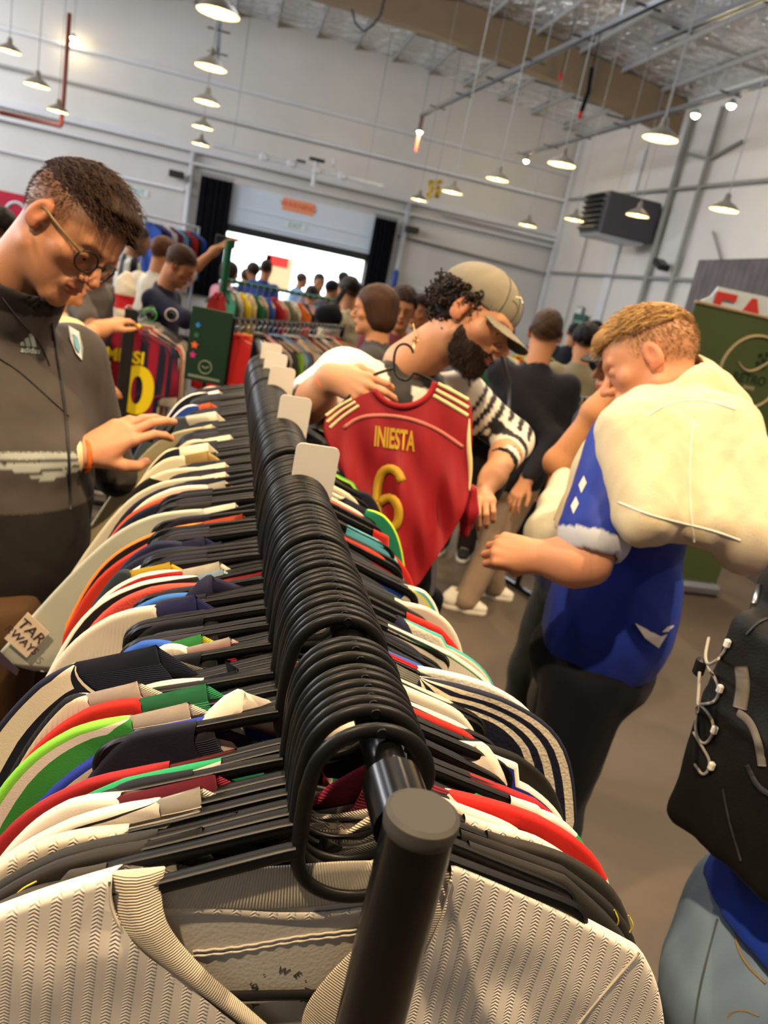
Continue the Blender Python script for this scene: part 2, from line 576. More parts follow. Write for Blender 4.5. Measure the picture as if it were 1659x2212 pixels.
# loading door: white roller box, dark lintel
b = MB(); b.box((2.3, 29.78, 3.32), (5.3, .25, 1.35)); b.box((2.3, 29.72, 3.25), (5.25, .2, .05)); b.box((2.3, 29.7, 2.78), (5.2, .2, .04))
tag(b.build('door_1', mat('roller_door_white', '#c6d2e0', 0.5, bump='ribz', bscale=4, bdist=.01)), kind='structure')
b = MB(); b.box((2.3, 29.8, 2.52), (5.3, .3, .26)); b.box((2.3, 30.15, .04), (5.1, .3, .08)); tag(b.build('trim_4', m_blackm), kind='structure')


def curtain(x0, x1, z1, label):
    n = 90; V = []; F = []
    for s, dy in ((0, 0), (1, .02)):
        for i in range(n):
            x = x0 + (x1 - x0) * i / (n - 1)
            y = 29.45 + .06 * math.sin(i * .9) + .03 * math.sin(i * .37) + dy
            V += [(x, y, .03), (x, y - .02, z1 * .5), (x, y, z1)]
    for i in range(n - 1):
        for k in (0, 1):
            a = i * 3 + k; c = (i + 1) * 3 + k; m_ = n * 3
            F += [(a, c, c + 1, a + 1), (a + m_, a + 1 + m_, c + 1 + m_, c + m_)]
        a = i * 3; c = a + 3; m_ = n * 3
        F += [(a + 2, c + 2, c + 2 + m_, a + 2 + m_), (a, a + m_, c + m_, c)]
    F += [(0, 1, 1 + m_, m_), (1, 2, 2 + m_, 1 + m_)]
    e = empty('door_curtain', ((x0 + x1) / 2, 29.45, 0)); tag(e, label, 'curtain', 'curtains flanking the loading door')
    V = [(v[0] - (x0 + x1) / 2, v[1] - 29.45, v[2]) for v in V]
    mk('curtain_cloth', V, F, m_black, e)
    bb = MB(); w = (x1 - x0) / 2 + .1
    bb.tube([(-w, 0, z1 + .12), (w, 0, z1 + .12)], .02, 6); bb.build('curtain_rod', m_galv, e)
    bb = MB()
    for i in range(14):
        x = -w + .12 + i * (2 * w - .24) / 13
        bb.box((x, 0, z1 + .05), (.03, .03, .14))
    bb.build('curtain_hook', m_dkgrey, e)


curtain(-1.35, -0.25, 4.0, 'black floor length curtain left of the loading door')
curtain(4.88, 5.7, 3.95, 'black floor length curtain right of the loading door')


def sign_board(name, cen, w, h, m, label, words=None, tm=None, size=.2, yaw=0.0, th=.02, cat='sign'):
    e = empty(name, cen, yaw); tag(e, label, cat)
    bb = MB(); bb.box((0, 0, 0), (w, th, h), bev=.004); bb.build('sign_panel', m, e)
    if words: text(words, 'sign_lettering', tm, e, size, (0, -th / 2 - .002, 0), (1, 0, 0), (0, 0, 1), .002)
    return e


m_green = mat('exit_green', '#2f8f66', .5); m_signw = mat('sign_white', '#cfd8dd', .5)
sign_board('exit_sign', (2.09, 29.642, 3.05), .75, .24, m_signw, 'green EXIT sign on the white roller box over the loading door', 'EXIT', m_green, .24)
sign_board('exit_sign', (-3.43, 29.985, 3.05), .75, .24, m_signw, 'green EXIT sign on the back wall left of the loading door', 'EXIT', m_green, .24)
sign_board('warning_sign', (2.1, 29.642, 3.72), 1.15, .42, mat('warning_orange', '#e0936c', .5), 'orange WARNING sign on the roller box over the loading door', 'WARNING', mat('warning_red', '#c5452c', .5), .27)
e = sign_board('wall_poster', (-7.25, 29.985, 1.45), 1.3, 1.4, mat('poster_red', '#b3243c', .6), 'crimson poster with a pale ring on the far back wall')
b = MB(); a = np.linspace(0, 2 * np.pi, 32, endpoint=False); b.tube(np.stack([.32 * np.cos(a), 0 * a - .02, .32 * np.sin(a) + .1], 1), .05, 6, closed=True); b.build('ring_emblem', m_signw, e)
e = empty('wall_extinguisher', (6.05, 29.6, 2.0)); tag(e, 'small blue and red cylinder fixed to the column by the right curtain', 'extinguisher')
b = MB(); b.lathe([(0, -.3), (.1, -.3), (.11, -.25), (.11, .2), (.06, .3), (0, .32)], 14); b.build('cylinder', mat('blue_paint', '#2d4f9c', .4), e, smooth=True)
b = MB(); b.box((0, 0, -.36), (.16, .16, .12), bev=.02); b.build('base_cap', mat('red_paint', '#b02a25', .4), e)
for px, py, lab in ((404, 382, 'small black speaker box left of the left curtain'), (870, 492, 'small black speaker box right of the right curtain')):
    p = at(px, py, Y=29.6); p[0] += -.35 if px < 500 else .35; e = empty('wall_speaker', p); tag(e, lab, 'speaker')
    b = MB(); b.box((0, 0, 0), (.5, .3, .22), bev=.02); b.build('speaker_box', m_blackm, e)
    b = MB(); b.box((0, .27, 0), (.06, .27, .06)); b.build('bracket', m_dkgrey, e)

# right wall: downpipes, level pipes, heater
m_gpipe = mat('painted_pipe', '#8d8f8c', .5)
pipe('downpipe', [(12.05, 22.15, .02), (12.05, 22.15, 8.0)], .09, m_gpipe, 'tall grey downpipe on the right wall, left one of the pair behind the heater')
pipe('downpipe', [(12.05, 20.7, .02), (12.05, 20.7, 7.9)], .07, m_gpipe, 'tall grey downpipe on the right wall, right one of the pair behind the heater')
pipe('wall_pipe', [(12.08, 29.6, 6.12), (12.08, 12.0, 5.7)], .05, m_gpipe, 'thin grey pipe running level high on the right wall')
pipe('wall_pipe', [(12.08, 29.6, 3.42), (12.08, 14.0, 3.46)], .05, m_gpipe, 'thin grey pipe running level low on the right wall')
pipe('wall_pipe', [(12.1, 27.2, .5), (12.1, 27.2, 5.2)], .025, m_gpipe, 'thin upright conduit on the right wall between corner and heater')
pipe('wall_pipe', [at(1540, 500, X=12.1), at(1557, 560, X=12.1)], .03, m_gpipe, 'short slanting conduit on the right wall over the wooden partition')
pipe('wall_pipe', [(12.08, 19.4, 6.9), (12.08, 20.7, 6.6), (12.08, 22, 6.9)], .04, m_gpipe, 'bent branch pipe joining the two downpipes')
b = MB(); b.box((12.15, 24.8, 4.6), (.08, .5, 5.4)); b.box((12.1, 29.75, 4.1), (.2, .2, 8.2)); tag(b.build('trim_5', m_white), kind='structure')
e = empty('unit_heater', (11.1, 23.0, 4.95)); tag(e, 'large dark unit heater with louvred front hung on the right wall', 'heater')
b = MB(); b.box((0, 0, 0), (1.7, 1.5, 1.15), bev=.03); b.build('heater_casing', mat('heater_dark', '#46444a', .5), e)
b = MB(); b.box((-.1, -.0, -.62), (1.5, 1.3, .1)); b.build('heater_tray', m_galv, e)
for k in range(7):
    b = MB(); b.box((-.92, .05, -.45 + k * .15), (.12, 1.25, .03), R=Matrix.Rotation(.5, 3, 'Y')); b.build('louvre', m_blackm, e)
for sy in (-.6, .6):
    b = MB(); b.tube([(0, sy, .57), (0, sy, 3.7)], .015, 6); b.build('hanging_rod', m_galv, e)
e = empty('wall_floodlight', at(1428, 572, X=11.8)); tag(e, 'small black floodlight on a pole under the heater', 'lamp')
b = MB(); b.box((0, 0, 0), (.35, .5, .18), R=Matrix.Rotation(.4, 3, 'X'), bev=.03); b.build('lamp_head', m_blackm, e)
b = MB(); b.tube([(0, 0, 0), (.25, 0, -.05)], .03, 6); b.build('bracket', m_blackm, e)

# struts under the roof carrying lamps
def strut(name, a, bq, label, w=.09):
    a = np.asarray(a, float); bq = np.asarray(bq, float); d = bq - a; L = np.linalg.norm(d); d /= L
    mid = (a + bq) / 2; e = empty(name, mid); tag(e, label, 'strut')
    r = frame(d, (0, 0, 1)); bb = MB()
    for s in (-1, 1): bb.box(r @ np.array([s * w * .5, 0, 0]), (.02, L, w), R=r)
    bb.box(r @ np.array([0, 0, w * .5]), (w, L, .012), R=r); bb.build('steel_channel', m_galv, e)
    for k in range(int(L / 2.2) + 1):
        q = -L / 2 + .3 + k * 2.2
        if q > L / 2: break
        bb = MB(); bb.box(r @ np.array([0, q, .0]), (.5, .04, .03), R=r); bb.build('cross_bracket', m_dkgrey, e)
    for k in range(int(L / 3) + 1):
        q = min(-L / 2 + .4 + k * 3, L / 2 - .1); p = r @ np.array([0, q, 0]); bb = MB()
        bb.tube([p, (p[0], p[1], roofz(mid[0] + p[0]) - mid[2])], .012, 5); bb.build('drop_rod', m_galv, e)


strut('ceiling_strut', (6.45, 11.5, 7.0), (5.25, 26.6, 7.0), 'long galvanised strut hanging across the middle of the ceiling')
strut('ceiling_strut', (9.40, 13.4, 6.72), (9.0, 26.9, 6.72), 'long strut carrying bare bulbs along the right side')
strut('ceiling_strut', (8.6, 9.5, 7.7), (8.1, 17.4, 7.7), 'bright short strut nearest the top right corner', .11)
strut('ceiling_strut', (10.9, 12.0, 7.3), (10.8, 15.0, 7.3), 'short strut at the right edge over the bulbs', .08)
strut('ceiling_strut', (-.55, 6.5, 6.3), (-1.0, 23.0, 6.3), 'long strut above the middle row of pendants')

# white pipework cluster at the strut's far end near the loading door
e = empty('pipe_manifold', (2.0, 27.5, 4.8)); tag(e, 'cluster of white fittings and pipes over the loading door', 'pipework')
b = MB(); b.tube([(-3.0, 0, .02), (2.6, 0, -.02)], .08, 8); b.tube([(.3, 0, .25), (.3, 0, -.5)], .07, 8); b.tube([(.9, 0, 0), (.9, .4, .5)], .06, 8)
for x in (-1.4, -.5, .35, 1.2): b.box((x, 0, 0), (.28, .22, .22), bev=.04)
b.build('white_pipe', m_white, e, auto=40)
b = MB(); b.box((.3, -.05, .3), (.5, .3, .08)); b.box((-.2, -.05, .15), (.3, .2, .06)); b.build('dark_clamp', m_dkgrey, e)
for x in (-2.4, 2.0):
    b = MB(); b.tube([(x, 0, .05), (x, 0, roofz(2 + x) - 4.8)], .012, 5); b.build('drop_rod', m_galv, e)

# ---------------- pendants
m_shade = mat('pendant_enamel', '#6f695c', .45, var=.08, vscale=9); m_shin = mat('pendant_inner', '#e4d8b8', .5)
m_bulb = mat('warm_bulb', '#fff2d0', .4, emit='#ffd890', estr=5); m_cord = mat('pendant_cord', '#8c8c8a', .5)
PEND = [(20, 108, 50), (80, 182, 55), (125, 238, 45), (472, 22, 95), (456, 142, 70), (447, 218, 55), (438, 273, 46), (434, 310, 38),
        (1075, 385, 50), (977, 413, 46), (905, 430, 36), (1214, 352, 62), (1428, 295, 78), (1241, 473, 42), (1140, 485, 40),
        (1378, 463, 50), (1565, 450, 62)]
PLAB = ['leftmost pendant lamp, cut by the left edge of the photo', 'grey pendant lamp second from the left edge', 'grey pendant lamp beside the foot of the red pipe',
        'nearest pendant lamp, cut by the top edge', 'second pendant down the middle row with glowing bulb', 'third pendant down the middle row', 'fourth pendant down the middle row', 'farthest pendant of the middle row',
        'pendant with brightly lit rim right of the cap wearer, hanging over the yellow wall glow', 'pendant just left of the brightly lit one', 'small far pendant beside the yellow decoration', 'pendant in front of the back right corner', 'biggest pendant on the right, under the bulbs',
        'small pendant in the corner left of the heater', 'small pale pendant low before the back wall', 'pendant hanging in front of the dark heater', 'cream pendant at the right edge over the wooden partition']
for (px, py, w), lab in zip(PEND, PLAB):
    D = 1661 * .45 / w; p = at(px, py, D=D)
    e = empty('pendant_lamp', p); tag(e, lab, 'pendant lamp', 'pendant lamps')
    b = MB(); b.lathe([(.225, -.03), (.228, -.02), (.21, 0), (.16, .05), (.1, .085), (.06, .11), (.05, .14), (.045, .2), (.03, .22), (.0, .225)], 28)
    b.build('lamp_shade', m_shade, e, auto=50)
    b = MB(); b.lathe([(.22, -.028), (.2, 0), (.15, .045), (.09, .078), (.0, .1)], 28); b.build('shade_lining', m_shin, e, smooth=True)
    b = MB(); b.lathe([(0, -.035), (.022, -.03), (.032, -.005), (.025, .03), (.015, .06), (0, .08)], 12); b.build('bulb', m_bulb, e, smooth=True)
    top = roofz(p[0]) - p[2]
    b = MB(); b.tube([(0, 0, .21), (0, 0, top)], .009, 5); b.build('cord', m_cord, e)
    l = bpy.data.lights.new('pendant_glow', 'POINT'); l.energy = 14; l.color = (1, .78, .48); l.shadow_soft_size = .05
    lo = bpy.data.objects.new('pendant_glow', l); lo.location = (0, 0, -.07); lo.parent = e; COL.objects.link(lo)

# bare bulbs on the struts
m_hot = mat('halogen_bulb', '#fff4d8', .4, emit='#ffe3a0', estr=60)
for (px, py, Z), lab in zip(((907, 283, 6.5), (1137, 346, 6.5), (1492, 243, 6.5), (1580, 225, 6.5), (158, 80, 7.2)),
                            ('glowing halogen lamp at the end of the long strut', 'glowing halogen lamp left of the corner pendant', 'left one of the two brightest halogen lamps at the right',
                             'right one of the two brightest halogen lamps at the right', 'glowing halogen lamp beside the upright red pipe')):
    p = at(px, py, Z=Z)
    if 7 < p[0]: p[0] = 9.40 - .4 * (p[1] - 13.4) / 13.5
    tz = 6.70 if p[0] > 7 else 6.97 if p[0] > 0 else roofz(p[0]) - .02
    e = empty('halogen_lamp', p); tag(e, lab, 'spotlight', 'halogen lamps')
    b = MB(); b.lathe([(.09, -.02), (.09, .02), (.05, .09), (.0, .1)], 14); b.build('reflector_housing', m_galv, e, smooth=True)
    b = MB(); b.lathe([(0, -.09), (.06, -.07), (.085, -.02), (.06, .01), (0, .02)], 12); b.build('bulb', m_hot, e, smooth=True)
    b = MB(); b.tube([(0, 0, .09), (0, 0, tz - p[2])], .012, 5); b.build('stem', m_galv, e)
    l = bpy.data.lights.new('halogen_glow', 'POINT'); l.energy = 80 if p[0] > 0 else 22; l.color = (1, .75, .4); l.shadow_soft_size = .06
    lo = bpy.data.objects.new('halogen_glow', l); lo.location = (0, 0, -.12); lo.parent = e; COL.objects.link(lo)

# small hanging things under the beam
e = empty('hanging_cable_loop', at(1262, 215, D=20)); tag(e, 'black bundled cable hanging with a red tip under the tan beam', 'cable')
b = MB(); b.tube([(0, 0, 2.6), (0, 0, .6)], .015, 5); b.tube([(0, 0, .75), (.06, 0, .2), (0, 0, -.3)], .06, 8); b.build('cable', m_black, e)
b = MB(); b.lathe([(0, -.5), (.06, -.42), (.05, -.3), (0, -.28)], 10); b.build('red_tip', mat('red_paint', '#b02a25', .4), e)
e = empty('hanging_cable_loop', at(1212, 165, D=20)); tag(e, 'small red plug hanging from the ceiling left of the cable bundle', 'cable')
b = MB(); b.lathe([(0, -.12), (.07, -.05), (.05, .08), (0, .1)], 10); b.build('red_plug', mat('red_paint', '#b02a25', .4), e, smooth=True)
b = MB(); b.tube([(0, 0, .08), (0, 0, 1.6)], .012, 5); b.build('cable', m_black, e)
e = empty('hanging_wire', at(785, 45, D=14)); tag(e, 'black looped wire dangling from the roof left of the beam', 'cable')
b = MB(); b.tube([at(760, 20, D=14) - at(785, 45, D=14), at(768, 50, D=14) - at(785, 45, D=14), at(785, 68, D=14) - at(785, 45, D=14), at(805, 55, D=14) - at(785, 45, D=14), at(822, 32, D=14) - at(785, 45, D=14), np.array([.55, 0, roofz(at(785, 45, D=14)[0]) - at(785, 45, D=14)[2]])], .02, 6); b.build('wire', m_black, e)
e = empty('gold_decoration', at(938, 408, D=24)); tag(e, 'yellow gold ruffled decoration hanging before the back wall', 'decoration')
b = MB()
for k in range(26):
    a = RNG.random() * 6.28; z = (k - 13) * .02; b.box((.14 * math.cos(a), .1 * math.sin(a), z), (.16, .02, .1), R=Matrix.Rotation(a, 3, 'Z') @ Matrix.Rotation(RNG.random() * 2, 3, 'X'))
b.build('foil_ruffle', mat('gold_foil', '#c9a72c', .4, metal=.4), e)
b = MB(); b.tube([(0, 0, .2), (0, 0, roofz(e.location[0]) - e.location[2] - .01)], .008, 5); b.build('string', m_cord, e)

# outdoors beyond the door
m_out = mat('outdoor_paving', '#c9c7c0', .8)
b = MB(); b.box((2.3, 38.3, -.06), (26, 16, .1)); tag(b.build('pavement_outside', m_out), kind='structure')
e = empty('banner_flag', at(600, 590, Y=33)); tag(e, 'red and cream promotional banner standing outside the door', 'banner')
b = MB(); b.box((0, 0, 0), (1.1, .05, 1.3), bev=.01); b.build('banner_sheet', mat('banner_cream', '#d9b48c', .7), e)
b = MB(); b.box((-.1, -.04, .45), (.9, .03, .4), bev=.01); b.box((-.45, -.04, 0), (.2, .03, 1.2)); b.build('red_print', mat('banner_red', '#c9352f', .7), e)
pz = at(600, 590, Y=33)[2]
b = MB(); b.tube([(-.5, 0, -.6), (-.5, 0, -pz)], .03, 6); b.tube([(.5, 0, -.6), (.5, 0, -pz)], .03, 6); b.build('banner_pole', m_galv, e)

# right-hand partition, FAQ sign and roll-up banner
m_plank = mat('dark_grey_planks', '#57504e', .75, bump='ribx', bscale=4, bdist=.004, var=.22, vscale=5)
tA = at(1512, 562, Z=2.60); tB = at(1659, 558, Z=2.60)
d = tB - tA; d /= np.linalg.norm(d); Bf = tA + d * 3.2
nrm = np.array([d[1], -d[0], 0]); nrm *= -1 if nrm[0] > 0 else 1
e = empty('plank_partition', (float(tA[0]), float(tA[1]), 0)); tag(e, 'dark grey wooden plank partition behind the FAQ sign', 'partition')
R = frame(d, (0, 0, 1)); L = 3.2; wd = .125
for k in range(int(L / wd)):
    b = MB(); b.box(R @ np.array([0, (k + .5) * wd, 0]) + (0, 0, 1.3), (.03, wd - .004, 2.6), R=R, bev=.003)
    b.build('plank', m_plank, e)
b = MB(); b.box(R @ np.array([.04, L / 2, 0]) + (0, 0, 2.0), (.04, L, .08), R=R); b.box(R @ np.array([.04, L / 2, 0]) + (0, 0, .4), (.04, L, .08), R=R); b.build('rail', m_plank, e)
p0 = at(1520, 613, D=5.35); p1 = at(1700, 632, D=5.35)
U = p1 - p0; U[2] = 0; U /= np.linalg.norm(U); cen = p0 + U * .46; cen[2] = p0[2] - .15
e = empty('faq_sign', cen); tag(e, 'white FAQ sign with bold red letters behind the green banner', 'sign')
Rf = np.stack([U, np.cross((0, 0, 1), U), (0, 0, 1)], 1)
b = MB(); b.prism([(-.46, .03), (-.39, .08), (-.36, .15), (.7, .15), (.7, -.4), (-.46, -.4)], .02, (0, 0, 0), U, (0, 0, 1)); b.build('sign_panel', mat('sign_white', '#cfd8dd', .5), e)
text('FAQ', 'sign_lettering', mat('faq_red', '#c93a34', .5), e, .36, (-.03, 0, -.025) - np.cross(U, (0, 0, 1)) * -.024, U, (0, 0, 1), .002, bold=.008)
b = MB(); b.tube([(0, 0, -.38) + U * .3, (0, 0, -cen[2]) + U * .3], .02, 8); b.build('sign_pole', m_blackm, e)

p0 = at(1503, 652, D=5.0); U = np.array([1, 0, 0.0]); bw = .85
e = empty('rollup_banner', (p0[0] + bw / 2, p0[1], 0)); tag(e, 'tall olive green roll-up banner with round RETRO logo', 'banner')
m_ban = mat('banner_green', '#4c5a36', .6, var=.04, vscale=2)
zt = p0[2]
b = MB(); b.box((0, 0, zt / 2 + .05), (bw, .012, zt - .1)); b.build('banner_sheet', m_ban, e)
b = MB(); b.box((0, 0, zt), (bw + .01, .03, .022), bev=.006); b.build('top_rail', mat('tan_rail', '#a08a68', .5), e)
b = MB(); b.box((0, 0, .05), (bw + .04, .16, .1), bev=.03); b.build('base_cassette', m_galv, e)
lc = at(1622, 805, Y=p0[1]) - np.array([p0[0] + bw / 2, p0[1], 0])
m_lg = mat('logo_tan', '#b5a27c', .6); m_dg = mat('logo_dark_green', '#23341f', .6)
b = MB(); a = np.linspace(0, 2 * np.pi, 64, endpoint=False); b.tube(np.stack([lc[0] + .245 * np.cos(a), 0 * a - .008, lc[2] + .245 * np.sin(a)], 1), .011, 6, closed=True)
a = np.linspace(0, 1, 20); b.tube(np.stack([lc[0] - .135 + .28 * a, 0 * a - .008, lc[2] + .06 - .06 * np.sin(a * 3.9) * (1 - .2 * a) + .04 * a ** 3], 1), .010 * np.sin(.3 + a * 2.4), 6)
b.build('logo_ring', m_lg, e, smooth=True)
b = MB()
for k in range(6):
    a_ = k * 2 * math.pi / 5; r_ = 0 if k == 5 else .046
    q = np.linspace(0, 2 * np.pi, 6)[:-1]; b.prism(np.stack([.019 * np.cos(q), .019 * np.sin(q)], 1), .003, (lc[0] + .06 + r_ * math.cos(a_), -.007, lc[2] + .095 + r_ * math.sin(a_)))
b.build('logo_ball', m_dg, e)
text('RETRO', 'logo_lettering', m_dg, e, .085, (lc[0], -.008, lc[2] - .045), (1, 0, 0), (0, 0, 1), .001, bold=.001)
b = MB()
for k in range(4): b.box((lc[0] - .02 + k * .023, -.008, lc[2] - .10), (.014, .002, .024))
b.build('logo_subtitle', m_lg, e)

# ================================================================ THE NEAR RACK
RX, RZ = 0.144, 1.40          # rail position
m_plas = mat('black_plastic', '#100f0e', .40, spec=.28, bump='noise', bscale=900, bdist=.0002, bstr=.12)
m_rail = mat('black_tube', '#060606', .22, spec=.35)
m_cap = mat('grey_plastic_cap', '#3d3a35', .55, bump='noise', bscale=400, bdist=.0003, bstr=.2)
e = empty('garment_rack', (RX, .343, 0)); tag(e, 'black tubular garment rack whose near post has a round grey end cap', 'clothes rack')
RLEN = 2.75
b = MB(); b.tube([(0, .012, RZ), (0, RLEN, RZ)], .0137, 24); b.build('rail', m_rail, e, auto=40)
for y in (0, RLEN):
    b = MB(); b.tube([(0, y, .09), (0, y, RZ + .018)], .0208, 32); o = b.build('post', m_rail, e, auto=40)
    b = MB(); b.lathe([(0, .008), (.0185, .008), (.0213, .006), (.0217, .001), (.021, -.004), (.0195, -.006)], 40, (0, y, RZ + .021)); b.build('end_cap', m_cap, o, auto=35)
    b = MB(); b.tube([(-.28, y, .075), (.28, y, .075)], .0165, 16); b.build('foot_bar', m_rail, e, auto=40)
    for x in (-.26, .26):
        b = MB(); b.lathe([(0, -.012), (.028, -.012), (.031, 0), (.028, .012), (0, .012)], 18, (x, y, .031), R=Matrix.Rotation(math.pi / 2, 3, 'Y')); b.tube([(x, y, .05), (x, y, .07)], .01, 8); b.build('caster', m_plas, e, auto=40)
b = MB(); b.tube([(0, 0, .11), (0, RLEN, .11)], .0137, 16); b.build('lower_bar', m_rail, e, auto=40)
b = MB(); b.tube([(0, .02, RZ), (0, .062, RZ)], .0195, 24); b.build('rail_sleeve', m_rail, e, auto=40)


# ---- hanger -----------------------------------------------------------------
def arc(c, r, a0, a1, n):
    a = np.radians(np.linspace(a0, a1, n)); return [(c[0] + r * math.cos(t), c[1] + r * math.sin(t)) for t in a]


def smooth_path(pts, it=2):
    P = [np.array(p, float) for p in pts]
    for _ in range(it):
        q = [P[0]]
        for i in range(len(P) - 1):
            q += [P[i] * .75 + P[i + 1] * .25, P[i] * .25 + P[i + 1] * .75]
        q.append(P[-1]); P = q
    return P


def make_hanger():
    e = empty('clothes_hanger', (RX, 0, RZ))
    hk = arc((-.006, -.0205), .0405, -8, 172, 22) + [(-.0475, -.03), (-.0470, -.05), (-.0455, -.072)]
    dip = [(-.0455, -.072), (-.0445, -.09), (-.036, -.106), (-.018, -.1165), (.004, -.119), (.026, -.112), (.040, -.098), (.046, -.084)]
    P = [(x, 0, z) for x, z in hk]
    bb = MB()
    n = len(P); rr = [.0058] * n; rr[0] = .0045
    bb.tube(P, rr, 12, flat=(.66, 1.0), up=(0, 1, 0))
    bb.lathe([(0, .0010), (.0036, .0010), (.0040, .0)], 14, (-.006, -.0034, .0200), R=Matrix.Rotation(math.pi / 2, 3, 'X'))
    bb.build('hook', m_plas, e, auto=50)
    bb = MB(); bb.tube(smooth_path([(x, 0, z) for x, z in dip]), .0052, 12, flat=(.66, 1.0), up=(0, 1, 0)); bb.build('neck_loop', m_plas, e, auto=50)
    for s, x0 in ((-1, .0455), (1, .046)):
        pts = smooth_path([(s * x0, 0, -.080), (s * .058, 0, -.0835), (s * .12, 0, -.1065), (s * .170, 0, -.124), (s * .186, 0, -.133), (s * .191, 0, -.146), (s * .187, 0, -.160)], 2)
        bb = MB(); bb.tube(pts, [.0062] * (len(pts) - 1) + [.005], 10, flat=(.62, 1.0), up=(0, 1, 0))
        pts2 = [(p[0], p[1], p[2] + .0058) for p in pts[2:-6]]
        bb.tube(pts2, .0017, 8, flat=(2.5, .8), up=(0, 1, 0))
        bb.build('arm', m_plas, e, auto=50)
    bb = MB(); bb.tube([(-.187, 0, -.160), (-.15, 0, -.192), (-.1, 0, -.210), (.1, 0, -.210), (.15, 0, -.192), (.187, 0, -.160)], .0042, 8, flat=(.7, 1), up=(0, 1, 0))
    bb.build('trouser_bar', m_plas, e, auto=50)
    return e


HANG = make_hanger(); HUSED = [False]


def place_hanger(y, rz, label, group, tilt=0.0):
    if not HUSED[0]: r = HANG; HUSED[0] = True
    else:
        r = HANG.copy(); COL.objects.link(r)
        for c in HANG.children:
            q = c.copy(); COL.objects.link(q); q.parent = r
    r.location = (RX, y, RZ); r.rotation_euler = (0, tilt, rz)
    tag(r, label, 'hanger', group); return r


# ---- jersey -----------------------------------------------------------------
m_jer = mat('jersey_knit', '#ffffff', .72, vcol=True, sheen=.25, bump='noise', bscale=700, bdist=.0005, bstr=.35)
m_jerw = mat('jersey_herringbone', '#ffffff', .75, vcol=True, sheen=.25, bump='zig', bscale=60, bdist=.0009, bstr=.5)
m_jerd = mat('jersey_dotted', '#ffffff', .7, vcol=True, sheen=.25, bump='voro', bscale=260, bdist=.0008, bstr=.5)
m_jerr = mat('jersey_ribbed', '#ffffff', .75, vcol=True, sheen=.2, bump='ribx', bscale=75, bdist=.001, bstr=.6)
m_rib = mat('collar_rib', '#ffffff', .8, vcol=True, sheen=.25, bump='ribx', bscale=150, bdist=.0012, bstr=.8, uvw=True)
FAB = {'k': m_jer, 'w': m_jerw, 'd': m_jerd, 'r': m_jerr}


RIDGE = [0.0]


def half_path(sd, N, T, zc, long=None):
    """outer outline P and inner line Q in (x,z), sd=-1 left / 1 right"""
    N = np.array(N, float); T = np.array(T, float)
    n1 = 16; P = []; Q = []
    tt = np.linspace(0, 1, n1)
    for t in tt:
        p = N + (T - N) * t; p = p + np.array([0, .010 * math.sin(math.pi * t) - .012 * max(0, t - .8) / .2 * (t - .8) / .2])
        ax_ = abs(p[0])
        if ax_ < .2: p[1] = max(p[1], -.0825 - .345 * (ax_ - .05) + .0095 + RIDGE[0])
        P.append(p)
        a = t * math.pi / 2
        Q.append(np.array([N[0] * math.cos(a) ** .8, N[1] + (zc - N[1]) * math.sin(a)]))
    if long is None:
        o = [(T[0] + sd * .018, T[1] - .020), (T[0] + sd * .029, T[1] - .040), (T[0] + sd * .036, T[1] - .072), (T[0] + sd * .042, T[1] - .12), (T[0] + sd * .047, T[1] - .19), (T[0] + sd * .05, T[1] - .26)]
    else:
        o = [(T[0] + sd * .022, T[1] - .022)] + [tuple(q) for q in long]
    z0 = zc
    for k, q in enumerate(o):
        P.append(np.array(q)); z0 = min(z0 - .02, q[1]); Q.append(np.array([0, z0]))
    q = P[-1]
    for x, z in ((q[0] - sd * .06, q[1] - .012), (T[0] - sd * .02, q[1] + .02), (T[0] - sd * .025, q[1] - .08), (T[0] - sd * .02, -.55), (T[0] - sd * .01, -.74)):
        P.append(np.array([x, z])); z0 = min(z0 - .005, z); Q.append(np.array([0, z0]))
    P = np.array(P)
    for _ in range(14):
        i0, i1 = n1 - 7, n1 + 3
        P[i0:i1] = (P[i0 - 1:i1 - 1] + 2 * P[i0:i1] + P[i0 + 1:i1 + 1]) / 4
    return P, np.array(Q), n1


